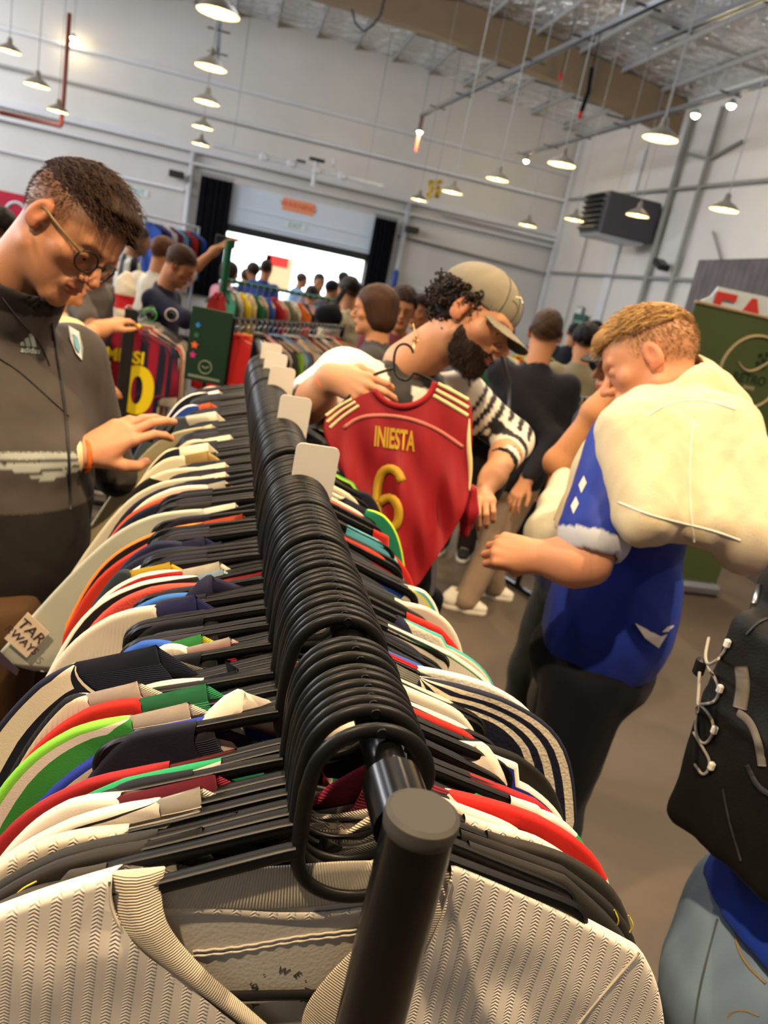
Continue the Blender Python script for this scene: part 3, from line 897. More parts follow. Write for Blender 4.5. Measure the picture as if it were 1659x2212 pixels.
def sheet(sd, N, T, zc, bands, front, th, tip=None, rowsx=(), seed=0.0, long=None, wr=1.0, fine=False):
    P, Q, n1 = half_path(sd, N, T, zc, long)
    if fine:
        k = 4; t0 = np.arange(len(P)); t1 = np.linspace(0, len(P) - 1, (len(P) - 1) * k + 1)
        P = np.stack([np.interp(t1, t0, P[:, i]) for i in (0, 1)], 1); Q = np.stack([np.interp(t1, t0, Q[:, i]) for i in (0, 1)], 1); n1 = (n1 - 1) * k + 1
    bd = [0]; 
    for w, c in bands[:-1]: bd.append(bd[-1] + w)
    rows = sorted(set([0, .0012, .003, .0055, .009, .014, .022, .034, .05] + [round(v, 4) for v in bd]))
    rows = np.array(rows); ex = np.linspace(0, 1, 14 if fine else 5)[1:]
    V = []; nr = len(rows) + len(ex)
    for i in range(len(P)):
        dv = Q[i] - P[i]; L = np.linalg.norm(dv) + 1e-6; u = dv / L
        s = min(1, L / (rows[-1] * 1.3))
        r = np.concatenate([rows * s, rows[-1] * s + (L - rows[-1] * s) * ex])
        for d in r:
            y = th * math.sqrt(max(0, 1 - max(0, 1 - d / (th * 1.3)) ** 2)) if d < th * 1.3 else th
            x, z = P[i] + u * d
            w = wr * min(1, d / .12) * .006 * (math.sin(x * 31 + z * 17 + seed) + .6 * math.sin(z * 43 - x * 23 + seed * 2))
            y2 = (y + abs(w) * .6)
            V.append((x, -y2 if front else y2, z))
    F = []; FC = []
    fl = (sd > 0) == front
    for i in range(len(P) - 1):
        t = min(1.0, i / (n1 - 1.0)) if i < n1 else 1 + (i - n1) / 10
        for j in range(nr - 1):
            a = i * nr + j; q = (a, a + 1, a + nr + 1, a + nr)
            F.append(q if fl else q[::-1])
            d = rows[j] if j < len(rows) - 1 else 1
            if j < len(rows) - 1: d = (rows[j] + rows[j + 1]) / 2
            c = bands[-1][1]; acc = 0
            for w, cc in bands[:-1]:
                if d < acc + w: c = cc; break
                acc += w
            if tip and t > tip[0]: c = tip[1]
            FC.append(lin(c))
    return V, F, FC


def make_jersey(y, L, R, col, zc=None, fab='k', th=.0046, seed=0., fine=False, longL=None, name='football_jersey', cm=None, yo=0.0, kw_=True):
    """L,R: dict(N=(x,z),T=(x,z),b=bands,tip=...) local to the rail; col: dict(c=colour,w=width,kind,trim)"""
    e = empty(name, (RX, y, RZ))
    V = []; F = []; FC = []
    zc = zc if zc is not None else min(L['N'][1], R['N'][1]) - .05
    for sd, H in ((-1, L), (1, R)):
        for fr in (True, False):
            v, f, c = sheet(sd, H['N'], H['T'], zc if fr else max(L['N'][1], R['N'][1]) - .012, H['b'], fr, th, H.get('tip'), seed=seed, long=longL if sd < 0 else None, fine=fine)
            n = len(V); V += v; F += [tuple(i + n for i in q) for q in f]; FC += c
    o = mk('jersey_body', V, F, FAB[fab], e, fcols=FC)
    w = col.get('w', .024) * 1.4 if kw_ else col.get('w', .024); cc = col['c']; kind = col.get('kind', 'rib')
    NL = np.array(L['N'], float); NR = np.array(R['N'], float); zcb = max(NL[1], NR[1]) - .012
    # loop from left neck point across the back, to the right, and across the front
    loop = []
    for t in np.linspace(0, 1, 15):
        a = t * math.pi; x = NL[0] + (NR[0] - NL[0]) * (1 - math.cos(a)) / 2
        zb = NL[1] + (NR[1] - NL[1]) * (1 - math.cos(a)) / 2
        loop.append((x, th * 1.05 * math.sin(a) ** .5 if 0 < t < 1 else 0, zb + (zcb - max(NL[1], NR[1])) * math.sin(a)))
    for t in np.linspace(0, 1, 15)[1:-1]:
        a = t * math.pi
        if t <= .5: ang = (1 - 2 * t) * math.pi / 2; ang = math.pi / 2 - ang; x = NR[0] * math.cos(ang) ** .8; z = NR[1] + (zc - NR[1]) * math.sin(ang)
        else: ang = (1 - t) * math.pi; x = NL[0] * math.cos(ang) ** .8; z = NL[1] + (zc - NL[1]) * math.sin(ang)
        loop.append((x, -th * 1.15 * math.sin(a) ** .5, z))
    loop = np.array(loop); n = len(loop); cen = np.array([(NL[0] + NR[0]) / 2, 0, (NL[1] + zc) / 2 + .006])
    if kind == 'polo': prof = [(0, 0, -.0), (.006, .012, .002), (.012, .024, .003), (.008, .031, .0), (0, .033, -.004), (-.012, .026, -.007), (-.026, .012, -.008), (-.034, .002, -.008), (-.033, .0, -.005), (-.02, .014, -.004), (-.004, .026, -.002)]
    elif kind == 'flat': prof = [(-.003, -.001, -.0012), (0, .0015, -.0014), (w, .004, -.0008), (w + .001, .0035, 0), (w, .002, .0008), (0, 0, .001)]
    else: prof = [(-.004, -.001, -.0012), (0, .002, -.0016), (w * .5, .0035, -.0022), (w, .005, -.0015), (w + .001, .0055, 0), (w * .9, .0035, .0012), (0, .0005, .001)]
    sc = col.get('s', 1.0)
    V = []; C = []; UV = []; ln = 0
    for i, p in enumerate(loop):
        d = cen - p; d[1] *= .1; dn = np.linalg.norm(d) + 1e-9; inw = d / dn
        back = 1 if 0 < i < 14 else (-1 if i > 14 else 0)
        nx = inw[0]; nz = inw[2]
        side = -1 if p[1] <= 0 else 1
        for Nn, sg in ((loop[0], 1), (loop[14], -1)):
            wt = max(0, 1 - np.linalg.norm(p - Nn) / .05) ** .7
            hd_ = np.array([sg, 0, .30]); inw = inw * (1 - wt) + hd_ / np.linalg.norm(hd_) * wt
        inw = inw / np.linalg.norm(inw)
        if i: ln += np.linalg.norm(p - loop[i - 1])
        for k, (a_, u_, v_) in enumerate(prof):
            a_ = a_ * sc; u_ = u_ * sc
            if kind == 'polo':
                q = p + inw * a_ * (.9 if abs(i - 14) < 40 else 1) + np.array([0, -side * v_ if i not in (0, 14) else v_, 0]) + np.array([0, 0, u_ * (1 if i <= 15 or i == 0 else .8)])
            else:
                q = p + np.array([inw[0], 0, inw[2]]) * a_ + np.array([0, -side * v_ * .8 if i not in (0, 14) else v_, 0]) + np.array([0, 0, u_])
            V.append(q); UV.append((ln, a_))
            cc2 = cc
            if col.get('trim') and k in ((2, 3, 4) if kind != 'polo' else (7, 8, 6)): cc2 = col['trim']
            if col.get('patch'):
                t0, t1, pc = col['patch']
                if t0 <= i <= t1: cc2 = pc
            if i > 7 and i < 22 and col.get('cr'): cc2 = col['cr']
            C.append(lin(cc2))
    m_ = len(prof); F = []
    for i in range(n):
        j = (i + 1) % n
        for k in range(m_):
            l = (k + 1) % m_
            F.append((i * m_ + k, i * m_ + l, j * m_ + l, j * m_ + k))
    me = mk('collar', V, F, cm or (m_rib if kind == 'rib' else m_jer), e, cols=C, uv=UV)
    return e


def loc(px, py, y):
    p = at(px, py, Y=y); return (p[0] - RX, p[2] - RZ)


def s_from(px, py, dz):
    r = ray(px, py); return r[1] / r[2] * (RZ + dz - CAM[2])


NAVY = '#1a1e33'; BLK = '#17161a'; WHT = '#d9cfc0'; CRM = '#ded2b0'; RED = '#b3201c'; MAR = '#7a1720'
# left halves, near to far: neck px, tip px, bands, tip colour, collar, fabric, description, centre drop
LEFT = [
 ((225, 1908), (-100, 1990), [(1, '#38352f')], None, dict(c='#77756a', w=.034), 'k', 'charcoal jersey with an olive grey ribbed collar, directly behind the white one in front'),
 ((318, 1822), (-80, 1955), [(1, '#27231f')], None, dict(c='#2b2a28', w=.026), 'k', 'near black jersey with thin yellow stitched lines across its shoulder'),
 ((340, 1800), (-70, 1925), [(1, '#2a2927')], None, dict(c='#33322f', w=.04), 'k', 'plain black ribbed jersey second behind the yellow stitched shoulder'),
 ((278, 1790), (-60, 1880), [(1, '#cfc2ad')], None, dict(c='#c6b8a2', w=.036, trim='#c6b8a2', patch=(1, 3, '#e0861e')), 'w', 'beige textured jersey with a ribbed collar ending in an orange band'),
 ((345, 1728), (-40, 1860), [(.008, WHT), (.004, '#151515'), (1, WHT)], None, dict(c='#cdc3b4', w=.02), 'k', 'white jersey with black piping along the shoulder'),
 ((258, 1722), (30, 1790), [(1, WHT)], None, dict(c='#7c1a2e', w=.05), 'k', 'white jersey with a dark wine red ribbed collar'),
 ((475, 1655), (60, 1770), [(.006, '#1f8a55'), (1, WHT)], None, dict(c='#2aa06a', w=.025), 'k', 'white jersey with a green shoulder band and bright green ribbed collar'),
 ((365, 1655), (10, 1760), [(1, '#8f1a1c')], None, dict(c='#8a1d22', w=.038), 'k', 'dark red jersey with a thick ribbed red collar'),
 ((495, 1558), (90, 1690), [(.008, '#26399a'), (.009, '#e6dccb'), (.004, '#26399a'), (.009, '#e6dccb'), (1, '#202f80')], None, dict(c='#e0d3c0', kind='polo', s=1.0), 'k', 'royal blue jersey with white shoulder stripes and a big cream polo collar'),
 ((285, 1548), (30, 1640), [(.009, '#7dc63f'), (.011, '#e6dccb'), (1, '#3c8f3a')], None, dict(c='#d9c9b8', w=.034), 'k', 'green jersey with lime shoulder, white stripe and white ribbed collar'),
 ((305, 1510), (75, 1590), [(1, '#b3241c')], None, dict(c='#2a8052', w=.04), 'k', 'red jersey with a plain green collar'),
 ((190, 1500), (85, 1560), [(.004, '#17161a'), (1, '#e0d6c6')], None, dict(c='#d8c4b8', w=.03), 'r', 'white jersey with black edging and pinkish ribbed collar'),
 ((440, 1468), (200, 1530), [(1, '#dcd2c0')], None, dict(c='#12172c', w=.022), 'k', 'white jersey with a navy ribbed collar stub'),
 ((165, 1432), (-10, 1560), [(.006, '#14182a'), (.022, '#dccdb4'), (.02, '#10131f'), (1, '#d6c8b0')], None, dict(c='#10152a', w=.052, trim='#10152a', kind='rib'), 'k', 'cream jersey with navy shoulder stripes and a deep navy ribbed collar'),
 ((300, 1440), (200, 1470), [(1, '#5b5a55')], None, dict(c='#66665f', w=.02), 'd', 'speckled grey jersey showing between black hanger arms'),
 ((405, 1400), (300, 1425), [(1, '#e0d8ca')], None, dict(c='#b8202a', w=.03, patch=(0, 1, '#d9d0c2')), 'd', 'white dotted jersey with red, black and white ribbed collar'),
 ((372, 1388), (235, 1422), [(1, '#2c57b0')], None, dict(c='#3c9c4c', w=.02, patch=(2, 4, '#e0c02a')), 'k', 'bright blue jersey with green and yellow collar ends'),
 ((338, 1308), (140, 1385), [(1, '#dccfb8')], None, dict(c='#23265c', w=.030), 'r', 'big cream jersey with an indigo collar and overlapping front flap'),
 ((440, 1283), (250, 1325), [(1, '#356ab5')], None, dict(c='#1c1c36', kind='polo', s=.8), 'd', 'mid blue perforated jersey with a dark navy polo collar'),
 ((442, 1262), (215, 1305), [(1, '#d04a3c')], None, dict(c='#c5262a', w=.05), 'd', 'coral red perforated jersey'),
 ((430, 1244), (185, 1300), [(.005, '#e6dcc6'), (1, '#19191a')], None, dict(c='#a9c8da', w=.02), 'k', 'black jersey with a cream edge along the shoulder and pale blue collar'),
 ((395, 1232), (210, 1280), [(.004, '#dcd2c0'), (1, '#a8251f')], None, dict(c='#e2d8c2', w=.032), 'k', 'brick red jersey with a white collar'),
 ((282, 1234), (225, 1265), [(1, '#263038')], None, dict(c='#ddb52c', w=.034), 'k', 'dark slate jersey with a yellow collar'),
 ((468, 1190), (240, 1243), [(.007, '#e6e0d2'), (1, '#1d2f70')], None, dict(c='#22479f', w=.03), 'k', 'royal blue jersey with a white shoulder strip'),
 ((432, 1182), (250, 1222), [(1, NAVY)], None, dict(c='#22244a', w=.02), 'k', 'plain navy jersey behind the blue one with the white strip'),
 ((395, 1172), (270, 1200), [(1, '#20243d')], None, dict(c='#22244a', w=.02), 'k', 'dark navy jersey with a collar lying flat, next behind another plain navy one'),
 ((485, 1142), (215, 1222), [(1, '#c23420')], None, dict(c='#e4dccb', w=.022), 'k', 'vermilion jersey with a white collar stub'),
 ((442, 1128), (220, 1200), [(.004, '#e87e2a'), (1, '#1a1716')], None, dict(c='#e0562a', w=.04), 'k', 'black jersey with an orange edge and orange collar'),
 ((440, 1100), (225, 1150), [(1, '#b3b5a4')], None, dict(c='#b3b5a4', w=.035, kind='flat'), 'k', 'pale grey green long sleeved shirt whose sleeve carries an airline patch'),
 ((490, 1082), (300, 1130), [(1, '#1a1a22')], None, dict(c='#b51f22', w=.04), 'k', 'black jersey with a bright red collar'),
 ((492, 1066), (262, 1112), [(1, '#1d2034')], None, dict(c='#1b1e30', w=.03), 'r', 'dark navy ribbed jersey before the orange red one'),
 ((465, 1060), (265, 1105), [(1, '#d6522f')], None, dict(c='#d6522f', w=.02), 'k', 'orange red jersey between two navy ones'),
 ((450, 1048), (290, 1085), [(1, '#e4dac4')], None, dict(c='#d9d0c0', w=.02), 'k', 'thin strip of a cream jersey directly behind the orange red one'),
 ((420, 1044), (272, 1090), [(1, '#1b1d2e')], None, dict(c='#1b1d2e', w=.03), 'k', 'navy jersey far down the left side, between two cream ones'),
 ((435, 1030), (262, 1075), [(1, '#cfc7ae')], None, dict(c='#d2cab4', w=.03, kind='flat'), 'k', 'cream jersey with a flat collar, nearest of the pale far group'),
 ((430, 1010), (285, 1045), [(1, '#ddd2b4')], (.72, '#1c1b1c'), dict(c='#ddd2b4', w=.034, kind='flat'), 'k', 'cream jersey with black and white cuff stripes on its shoulder end'),
 ((400, 985), (310, 1020), [(1, '#e0d6b6')], None, dict(c='#c5a464', w=.03), 'k', 'cream jersey with a golden brown ribbed collar'),
 ((388, 968), (325, 1000), [(.003, '#e0d6b6'), (1, '#1c1f30')], None, dict(c='#d9cfb4', w=.04, kind='flat'), 'k', 'navy jersey edged with cream beneath a cream collar'),
 ((440, 950), (370, 975), [(1, '#d9d0b6')], None, dict(c='#d9d8b6', w=.04, kind='flat'), 'k', 'off white jersey with a faint green trim far down the rack'),
 ((440, 922), (312, 965), [(1, '#d8cca0')], None, dict(c='#d8cca0', w=.012, kind='flat'), 'k', 'pale yellow jersey with black claw marks, near the reaching hand'),
 ((402, 900), (318, 930), [(1, '#59616b')], None, dict(c='#d9d2bd', w=.05, kind='flat'), 'k', 'blue grey knitted jersey under the fingertips of the man with glasses'),
 ((430, 876), (375, 892), [(.004, '#dfe0e0'), (1, '#27479a')], None, dict(c='#d8602a', w=.02), 'k', 'royal blue jersey with white edge and orange collar near the far end'),
 ((450, 848), (378, 868), [(.004, '#e4e2da'), (1, '#181a26')], None, dict(c='#dedad0', w=.02, kind='flat'), 'k', 'black jersey with a white shoulder edge at the far end of the rack'),
 ((480, 838), (420, 846), [(1, '#d6cfc0')], None, dict(c='#b8303a', w=.03), 'k', 'white jersey with a red and yellow collar, last on the rack'),
]
# right halves, near to far: neck px, tip px, bands, tip colour
RIGHT = [
 ((1000, 1868), (1378, 2005), [(1, '#24221f')], None, 'grey'),
 ((985, 1832), (1385, 1978), [(1, '#1d1a18')], None, 'yel'),
 ((1050, 1805), (1365, 1925), [(1, '#2b2722')], None, 'x'),
 ((1000, 1775), (1290, 1880), [(1, '#d8cdbf')], None, 'x'),
 ((965, 1708), (1325, 1850), [(.03, '#c8241d'), (1, WHT)], (.985, '#ddd2c4'), 'x'),
 ((1095, 1745), (1280, 1815), [(1, '#ddd2c4')], (.75, '#1f8a55'), 'g'),
 ((1010, 1690), (1270, 1810), [(1, '#9c1c22')], None, 'x'),
 ((1035, 1668), (1235, 1765), [(.006, '#e6dccb'), (.010, '#26399a'), (.009, '#e6dccb'), (1, '#202f80')], None, 'x'),
 ((1000, 1600), (1215, 1695), [(1, '#15130f')], None, 'x'),
 ((905, 1462), (1235, 1580), [(.006, '#14182c'), (.011, '#e2d6bc'), (.011, '#10142a'), (.011, '#e2d6bc'), (.011, '#10142a'), (.010, '#e2d6bc'), (1, '#10142a')], None, 'navy3'),
 ((900, 1440), (1180, 1540), [(1, '#e0dccf')], None, 'x'),
 ((830, 1385), (1090, 1478), [(.006, '#e2d9c6'), (.003, '#2f8a5c'), (1, '#e2d9c6')], None, 'x'),
 ((860, 1370), (1075, 1452), [(.003, '#3ba39c'), (1, '#e0d8c4')], None, 'x'),
 ((875, 1335), (1010, 1410), [(1, '#c82a22')], None, 'x'),
 ((850, 1300), (995, 1355), [(1, '#d8ccb8')], None, 'x'),
 ((880, 1270), (950, 1310), [(.004, '#e2dcc4'), (.005, '#5aaab8'), (.004, '#e8dc30'), (1, '#d8d0bc')], None, 'x'),
 ((790, 1255), (900, 1300), [(1, '#25211c')], None, 'x'),
 ((745, 1158), (868, 1215), [(1, '#5fb4c4')], None, 'cyan'),
 ((800, 1175), (893, 1240), [(1, '#b9281f')], None, 'x'),
 ((715, 1115), (830, 1180), [(.004, NAVY), (.002, '#b9281f'), (1, NAVY)], None, 'x'),
 ((790, 1100), (862, 1145), [(.004, '#b8dc30'), (1, '#1f7a5a')], None, 'x'),
 ((765, 1062), (822, 1090), [(1, '#1a1c2a')], None, 'x'),
 ((705, 1050), (800, 1095), [(.003, '#3a9a50'), (.004, '#b4e040'), (1, '#1c1c20')], None, 'x'),
 ((700, 1010), (790, 1062), [(.003, '#c5402a'), (1, '#e0d8c8')], None, 'x'),
 ((690, 985), (775, 1018), [(.003, '#d9d2c2'), (1, '#191b2b')], None, 'x'),
 ((668, 930), (738, 968), [(.004, '#a8d838'), (1, '#1b1d2c')], None, 'x'),
 ((665, 905), (742, 950), [(.004, '#dfd8c8'), (1, '#1b1d2c')], None, 'x'),
 ((650, 885), (755, 940), [(1, '#211f1c')], None, 'x'),
]
ents = []
for k, (n_, t_, bd, tip, cl, fab, lab) in enumerate(LEFT):
    y = s_from(*n_, -.097)
    if k == 0: y = .455
    ents.append([y, dict(n=n_, t=t_, b=bd, tip=tip), None, cl, fab, lab])
for k in range(1, len(ents)):         # keep the order and a minimal pitch
    ents[k][0] = max(ents[k][0], ents[k - 1][0] + .0112)
rs = []
for n_, t_, bd, tip, nm in RIGHT:
    rs.append([s_from(*n_, -.097) * .4 + s_from(*t_, -.143) * .6, dict(n=n_, t=t_, b=bd, tip=tip), nm])
rs[0][0] = .455
for k in range(1, len(rs)): rs[k][0] = max(rs[k][0], rs[k - 1][0] + .0112)
li = 0
for y, H, nm in rs:                   # each right half joins the nearest free left half, in order
    c = [i for i in range(li, len(ents)) if ents[i][2] is None]
    i = min(c, key=lambda q: abs(ents[q][0] - y)); ents[i][2] = H; li = i + 1
fill = []
Y0 = .432
ys = [Y0] + [q[0] for q in ents]
for a_, b_ in zip(ys[:-1], ys[1:]):
    n = int((b_ - a_) / .0125) - 1
    for k in range(max(0, n)): fill.append(a_ + (b_ - a_) * (k + 1) / (n + 1))
GAPS = ((.552, .590), (.783, .803), (1.03, 1.045), (1.5, 1.53), (1.93, 1.96), (2.16, 2.19), (2.33, 2.36))
fill = [y for y in fill if not any(a_ < y < b_ for a_, b_ in GAPS)]
for nm_, dd_ in (('cyan', .045),):
    for q_ in ents:
        if q_[2] and q_[2]['b'][-1][1] in ('#5fb4c4', '#1f7a5a', '#d8ccb8'): fill = [y for y in fill if not (q_[0] - .040 < y < q_[0])]
print('JERSEYS', len(ents), 'FILL', len(fill), [round(q[0], 3) for q in ents])


def hgroup(y):
    if y < .56: return 'black plastic hanger in the nearest bunch, before the first gap on the rail', 'nearest bunch of hangers'
    if y < .79: return 'black plastic hanger in the second bunch, between the two gaps on the rail', 'second bunch of hangers'
    if y < 1.035: return 'black plastic hanger in the third bunch, just before the first white size divider', 'third bunch of hangers'
    if y < 1.51: return 'black plastic hanger packed between the first and second white dividers', 'hangers between the dividers'
    return 'black plastic hanger at the far end beyond the second white divider', 'far bunch of hangers'


def FT(y): return .075 if .93 < y < 1.35 else .05


for k, y in enumerate([Y0] + [q[0] for q in ents] + fill):
    lab, g = hgroup(y)
    if k == 0: lab, g = 'frontmost black plastic hanger, holding the white textured jersey', None
    place_hanger(y + RNG.uniform(-.001, .001) * (k > 0), RNG.uniform(-.02, .02) * (k > 0), lab, g, RNG.uniform(-.012, .012) * (k > 0) + (FT(y) if k > len(ents) else 0))

DEFL = dict(N=(-.105, -.104), T=(-.186, -.158)); DEFR = dict(N=(.068, -.104), T=(.186, -.158))
JOBJ = []
for k, (y, Lh, Rh, cl, fab, lab) in enumerate(ents):
    L = dict(N=loc(*Lh['n'], y), T=loc(*Lh['t'], y), b=Lh['b'], tip=Lh['tip'])
    if L['N'][0] > -.03: L['N'] = (-.03, L['N'][1])
    # shoulders never wider than a real shirt
    T = L['T']
    if T[0] < -.30: f = (-.30 - L['N'][0]) / (T[0] - L['N'][0]); L['T'] = (-.30, L['N'][1] + (T[1] - L['N'][1]) * f)
    if Rh:
        R = dict(N=loc(*Rh['n'], y), T=loc(*Rh['t'], y), b=Rh['b'], tip=Rh['tip'])
        if R['T'][0] > .31: f = (.31 - R['N'][0]) / (R['T'][0] - R['N'][0]); R['T'] = (.31, R['N'][1] + (R['T'][1] - R['N'][1]) * f)
        if R['N'][0] < .03: R['N'] = (.03, R['N'][1])
    else: R = dict(DEFR, b=[(1, Lh['b'][-1][1])])
    ll = None
    if 'airline' in lab: ll = [loc(110, 1275, y), loc(60, 1330, y), loc(20, 1385, y), loc(-15, 1425, y)]
    if 'flat collar, nearest' in lab: ll = [loc(195, 1150, y), loc(150, 1230, y), loc(120, 1290, y)]
    if 'claw marks' in lab: ll = [loc(230, 1040, y), loc(185, 1130, y), loc(160, 1190, y)]
    e = make_jersey(y, L, R, cl, fab=fab, seed=k * 1.3, longL=ll)
    tag(e, lab, 'jersey', 'jerseys on the near rack'); JOBJ.append((e, y, L, R))
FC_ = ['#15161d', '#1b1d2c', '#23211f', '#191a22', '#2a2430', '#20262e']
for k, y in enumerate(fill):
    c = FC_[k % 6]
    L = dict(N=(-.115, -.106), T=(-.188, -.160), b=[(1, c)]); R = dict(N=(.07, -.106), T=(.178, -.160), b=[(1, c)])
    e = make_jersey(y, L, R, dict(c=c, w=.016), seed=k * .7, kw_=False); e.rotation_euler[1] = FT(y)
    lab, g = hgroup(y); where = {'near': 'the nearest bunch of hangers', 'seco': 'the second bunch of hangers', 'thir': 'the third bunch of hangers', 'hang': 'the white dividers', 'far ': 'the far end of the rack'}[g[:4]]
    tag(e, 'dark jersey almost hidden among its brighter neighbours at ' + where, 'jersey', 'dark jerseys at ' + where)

# ---- the white jersey in front ----
yf = Y0
WCOL = '#d6cdc0'
def PX(pts, y): return np.array([loc(a_, b_, y) for a_, b_ in pts])
def resample(P, n):
    P = np.asarray(P, float); d = np.concatenate([[0], np.cumsum(np.linalg.norm(np.diff(P, axis=0), axis=1))])
    t = np.linspace(0, d[-1], n); return np.stack([np.interp(t, d, P[:, i]) for i in range(P.shape[1])], 1)
def curve(P, n):
    return resample(np.array(smooth_path(P, 3)), n)
LO = curve(PX([(240, 1903), (242, 1960), (285, 2030), (370, 2100), (470, 2170), (560, 2240), (650, 2330)], yf - .007), 40)
LI = curve(PX([(352, 1893), (342, 1945), (362, 2005), (430, 2085), (510, 2155), (590, 2225), (655, 2275)], yf - .007), 40)
RO = curve(PX([(978, 1872), (968, 1940), (930, 2030), (860, 2130), (770, 2230), (655, 2330)], yf - .007), 40)
RI = curve(PX([(885, 1858), (878, 1900), (845, 1970), (775, 2042), (705, 2112), (650, 2190), (655, 2275)], yf - .007), 40)
BI = curve(PX([(352, 1893), (450, 1872), (600, 1864), (780, 1850), (885, 1858)], yf + .009), 40)
BO = curve(PX([(300, 1950), (450, 1948), (600, 1952), (760, 1935), (930, 1905)], yf + .009), 40)
e = empty('football_jersey', (RX, yf, RZ)); tag(e, 'white herringbone textured jersey with ribbed V collar at the front of the rack', 'jersey')


def gsheet(P, Q, rows, ysgn, th, amp, seed, col, back=False):
    V = []; nr = len(rows)
    for i in range(len(P)):
        dv = Q[i] - P[i]; L = np.linalg.norm(dv) + 1e-9
        for f in rows:
            d = f * L; x, z = P[i] + dv * f
            y = th * math.sqrt(max(0, 1 - max(0, 1 - d / (th * 1.3)) ** 2))
            k = min(1, d / .1)
            w = amp * k * (math.sin(x * 27 + z * 38 + seed) + .5 * math.sin(z * 61 - x * 33 + seed) + .35 * math.sin(x * 90 + z * 20) + .4 * math.sin((x + z) * 75 + seed))
            V.append((x, ysgn * (y + w + .0030 * k), z))
    F = []
    for i in range(len(P) - 1):
        for j in range(nr - 1):
            a = i * nr + j; F.append((a, a + 1, a + nr + 1, a + nr))
    return np.array(V), F


rows = np.concatenate([[0, .004, .01, .02, .035, .06], np.linspace(.09, 1, 34)])
hemL = PX([(-190, 2040), (-230, 2110), (-250, 2250), (-260, 2500)], yf); hemR = PX([(1385, 2052), (1416, 2110), (1430, 2170), (1437, 2240), (1440, 2420)], yf)
for sd, N, hem, Qn in ((-1, LO[0], hemL, LO), (1, RO[0], hemR, RO)):
    sh = np.array([N, N + (hem[0] - N) * .25 + (0, .003), N + (hem[0] - N) * .5 + (0, .004), N + (hem[0] - N) * .8 + (0, .002), hem[0]])
    P = np.concatenate([curve(sh, 50), curve(np.concatenate([hem, [[hem[-1][0] - sd * .03, -.62]]]), 46)[1:]])
    Vc = LO[-1]
    Q = np.concatenate([resample(Qn, 60), np.stack([np.full(35, Vc[0]), np.linspace(Vc[1] - .005, -.66, 35)], 1)])
    P = resample(P, 95); 
    v, f = gsheet(P, Q, rows, -1, .0055, .0016, 1.0 + sd, None)
    n1 = len(v)
    Qb = np.concatenate([resample(np.array([N, [0, BO[20][1]]]), 30), np.stack([np.full(65, -.02), np.linspace(BO[20][1] - .005, -.66, 65)], 1)])
    v2, f2 = gsheet(P, Qb, rows, 1, .0085, .0008, 2.0, None)
    F = [q if sd < 0 else q[::-1] for q in f] + [tuple(i + n1 for i in (q[::-1] if sd < 0 else q)) for q in f2]
    V = np.concatenate([v, v2])
    mk('left_front_panel' if sd < 0 else 'right_front_panel', V, F, m_jerw, e, cols=np.tile(lin(WCOL), (len(V), 1)))
m_bk = mat('jersey_back_lining', '#ffffff', .7, vcol=True, sheen=.2, bump='voro', bscale=330, bdist=.0005, bstr=.4)


def band(name, O, I, y, m, col, parent, t=.0016, puff=.003, ys=None):
    n = len(O); V = []; UV = []; ln = 0
    prof = [(-.06, .0), (0, .6), (.25, 1), (.5, 1.15), (.75, 1), (1, .7), (1.03, 0), (1, -.7), (.5, -.6), (0, -.6)]
    for i in range(n):
        if i: ln += np.linalg.norm(O[i] - O[i - 1]) * .5 + np.linalg.norm(I[i] - I[i - 1]) * .5
        d = I[i] - O[i]; yy = y if ys is None else ys[i]
        for a_, o_ in prof:
            p = O[i] + d * a_
            V.append((p[0], yy - o_ * t - (puff * math.sin(math.pi * min(1, max(0, a_))) if o_ > 0 else 0), p[1])); UV.append((ln, a_ * .03))
    m_ = len(prof); F = [(i * m_ + k, (i + 1) * m_ + k, (i + 1) * m_ + (k + 1) % m_, i * m_ + (k + 1) % m_) for i in range(n - 1) for k in range(m_)]
    F += [tuple(range(m_)), tuple(reversed(range((n - 1) * m_, n * m_)))]
    return mk(name, V, F, m, parent, cols=np.tile(lin(col), (len(V), 1)), uv=UV)


ysL = yf * 0 + np.concatenate([np.linspace(.001, -.0075, 8), np.full(32, -.0075)])
co_ = band('collar', LO, LI, 0, m_rib, '#c9bda6', e, ys=ysL, puff=.0035)
band('collar', RO, RI, 0, m_rib, '#c9bda6', e, ys=ysL, puff=.0035)
band('back_collar', BO, BI, .0050, m_rib, '#c4b9a4', e, puff=-.001)
# inside back panel with taped seam and yoke seam
B2 = curve(PX([(300, 2010), (500, 2040), (700, 2015), (960, 1960)], yf + .009), 40)
v = []; f = []
for i in range(40):
    for k in range(12):
        q = BO[i] + (np.array([BO[i][0] * .9, -.5]) - BO[i]) * (k / 11.0); v.append((q[0], .0066 + .0006 * math.sin(q[0] * 60 + q[1] * 30), q[1]))
for i in range(39):
    for k in range(11): a = i * 12 + k; f.append((a, a + 12, a + 13, a + 1))
mk('back_lining', v, f, m_bk, e, cols=np.tile(lin('#b8b2a6'), (len(v), 1)))
TB = curve(PX([(345, 1962), (480, 1960), (620, 1978), (770, 1968), (930, 1925)], yf + .008), 50)
b = MB(); b.tube([(p[0], .0056, p[1]) for p in TB], .0042, 8, flat=(1, .35)); b.build('neck_tape', m_jerw, e, smooth=True).data.color_attributes.new('Col', 'FLOAT_COLOR', 'POINT')
TB2 = curve(PX([(415, 2055), (520, 2045), (640, 2022), (760, 2010), (930, 1980)], yf + .008), 60)
b = MB()
for off in (-.0022, .0022): b.tube([(p[0], .0058 + .0004 * math.sin(i * 1.6), p[1] + off) for i, p in enumerate(TB2)], .0009, 6)
m_thr = mat('cream_thread', '#cdc3b2', .7)
b.build('yoke_seam', m_thr, e, smooth=True)
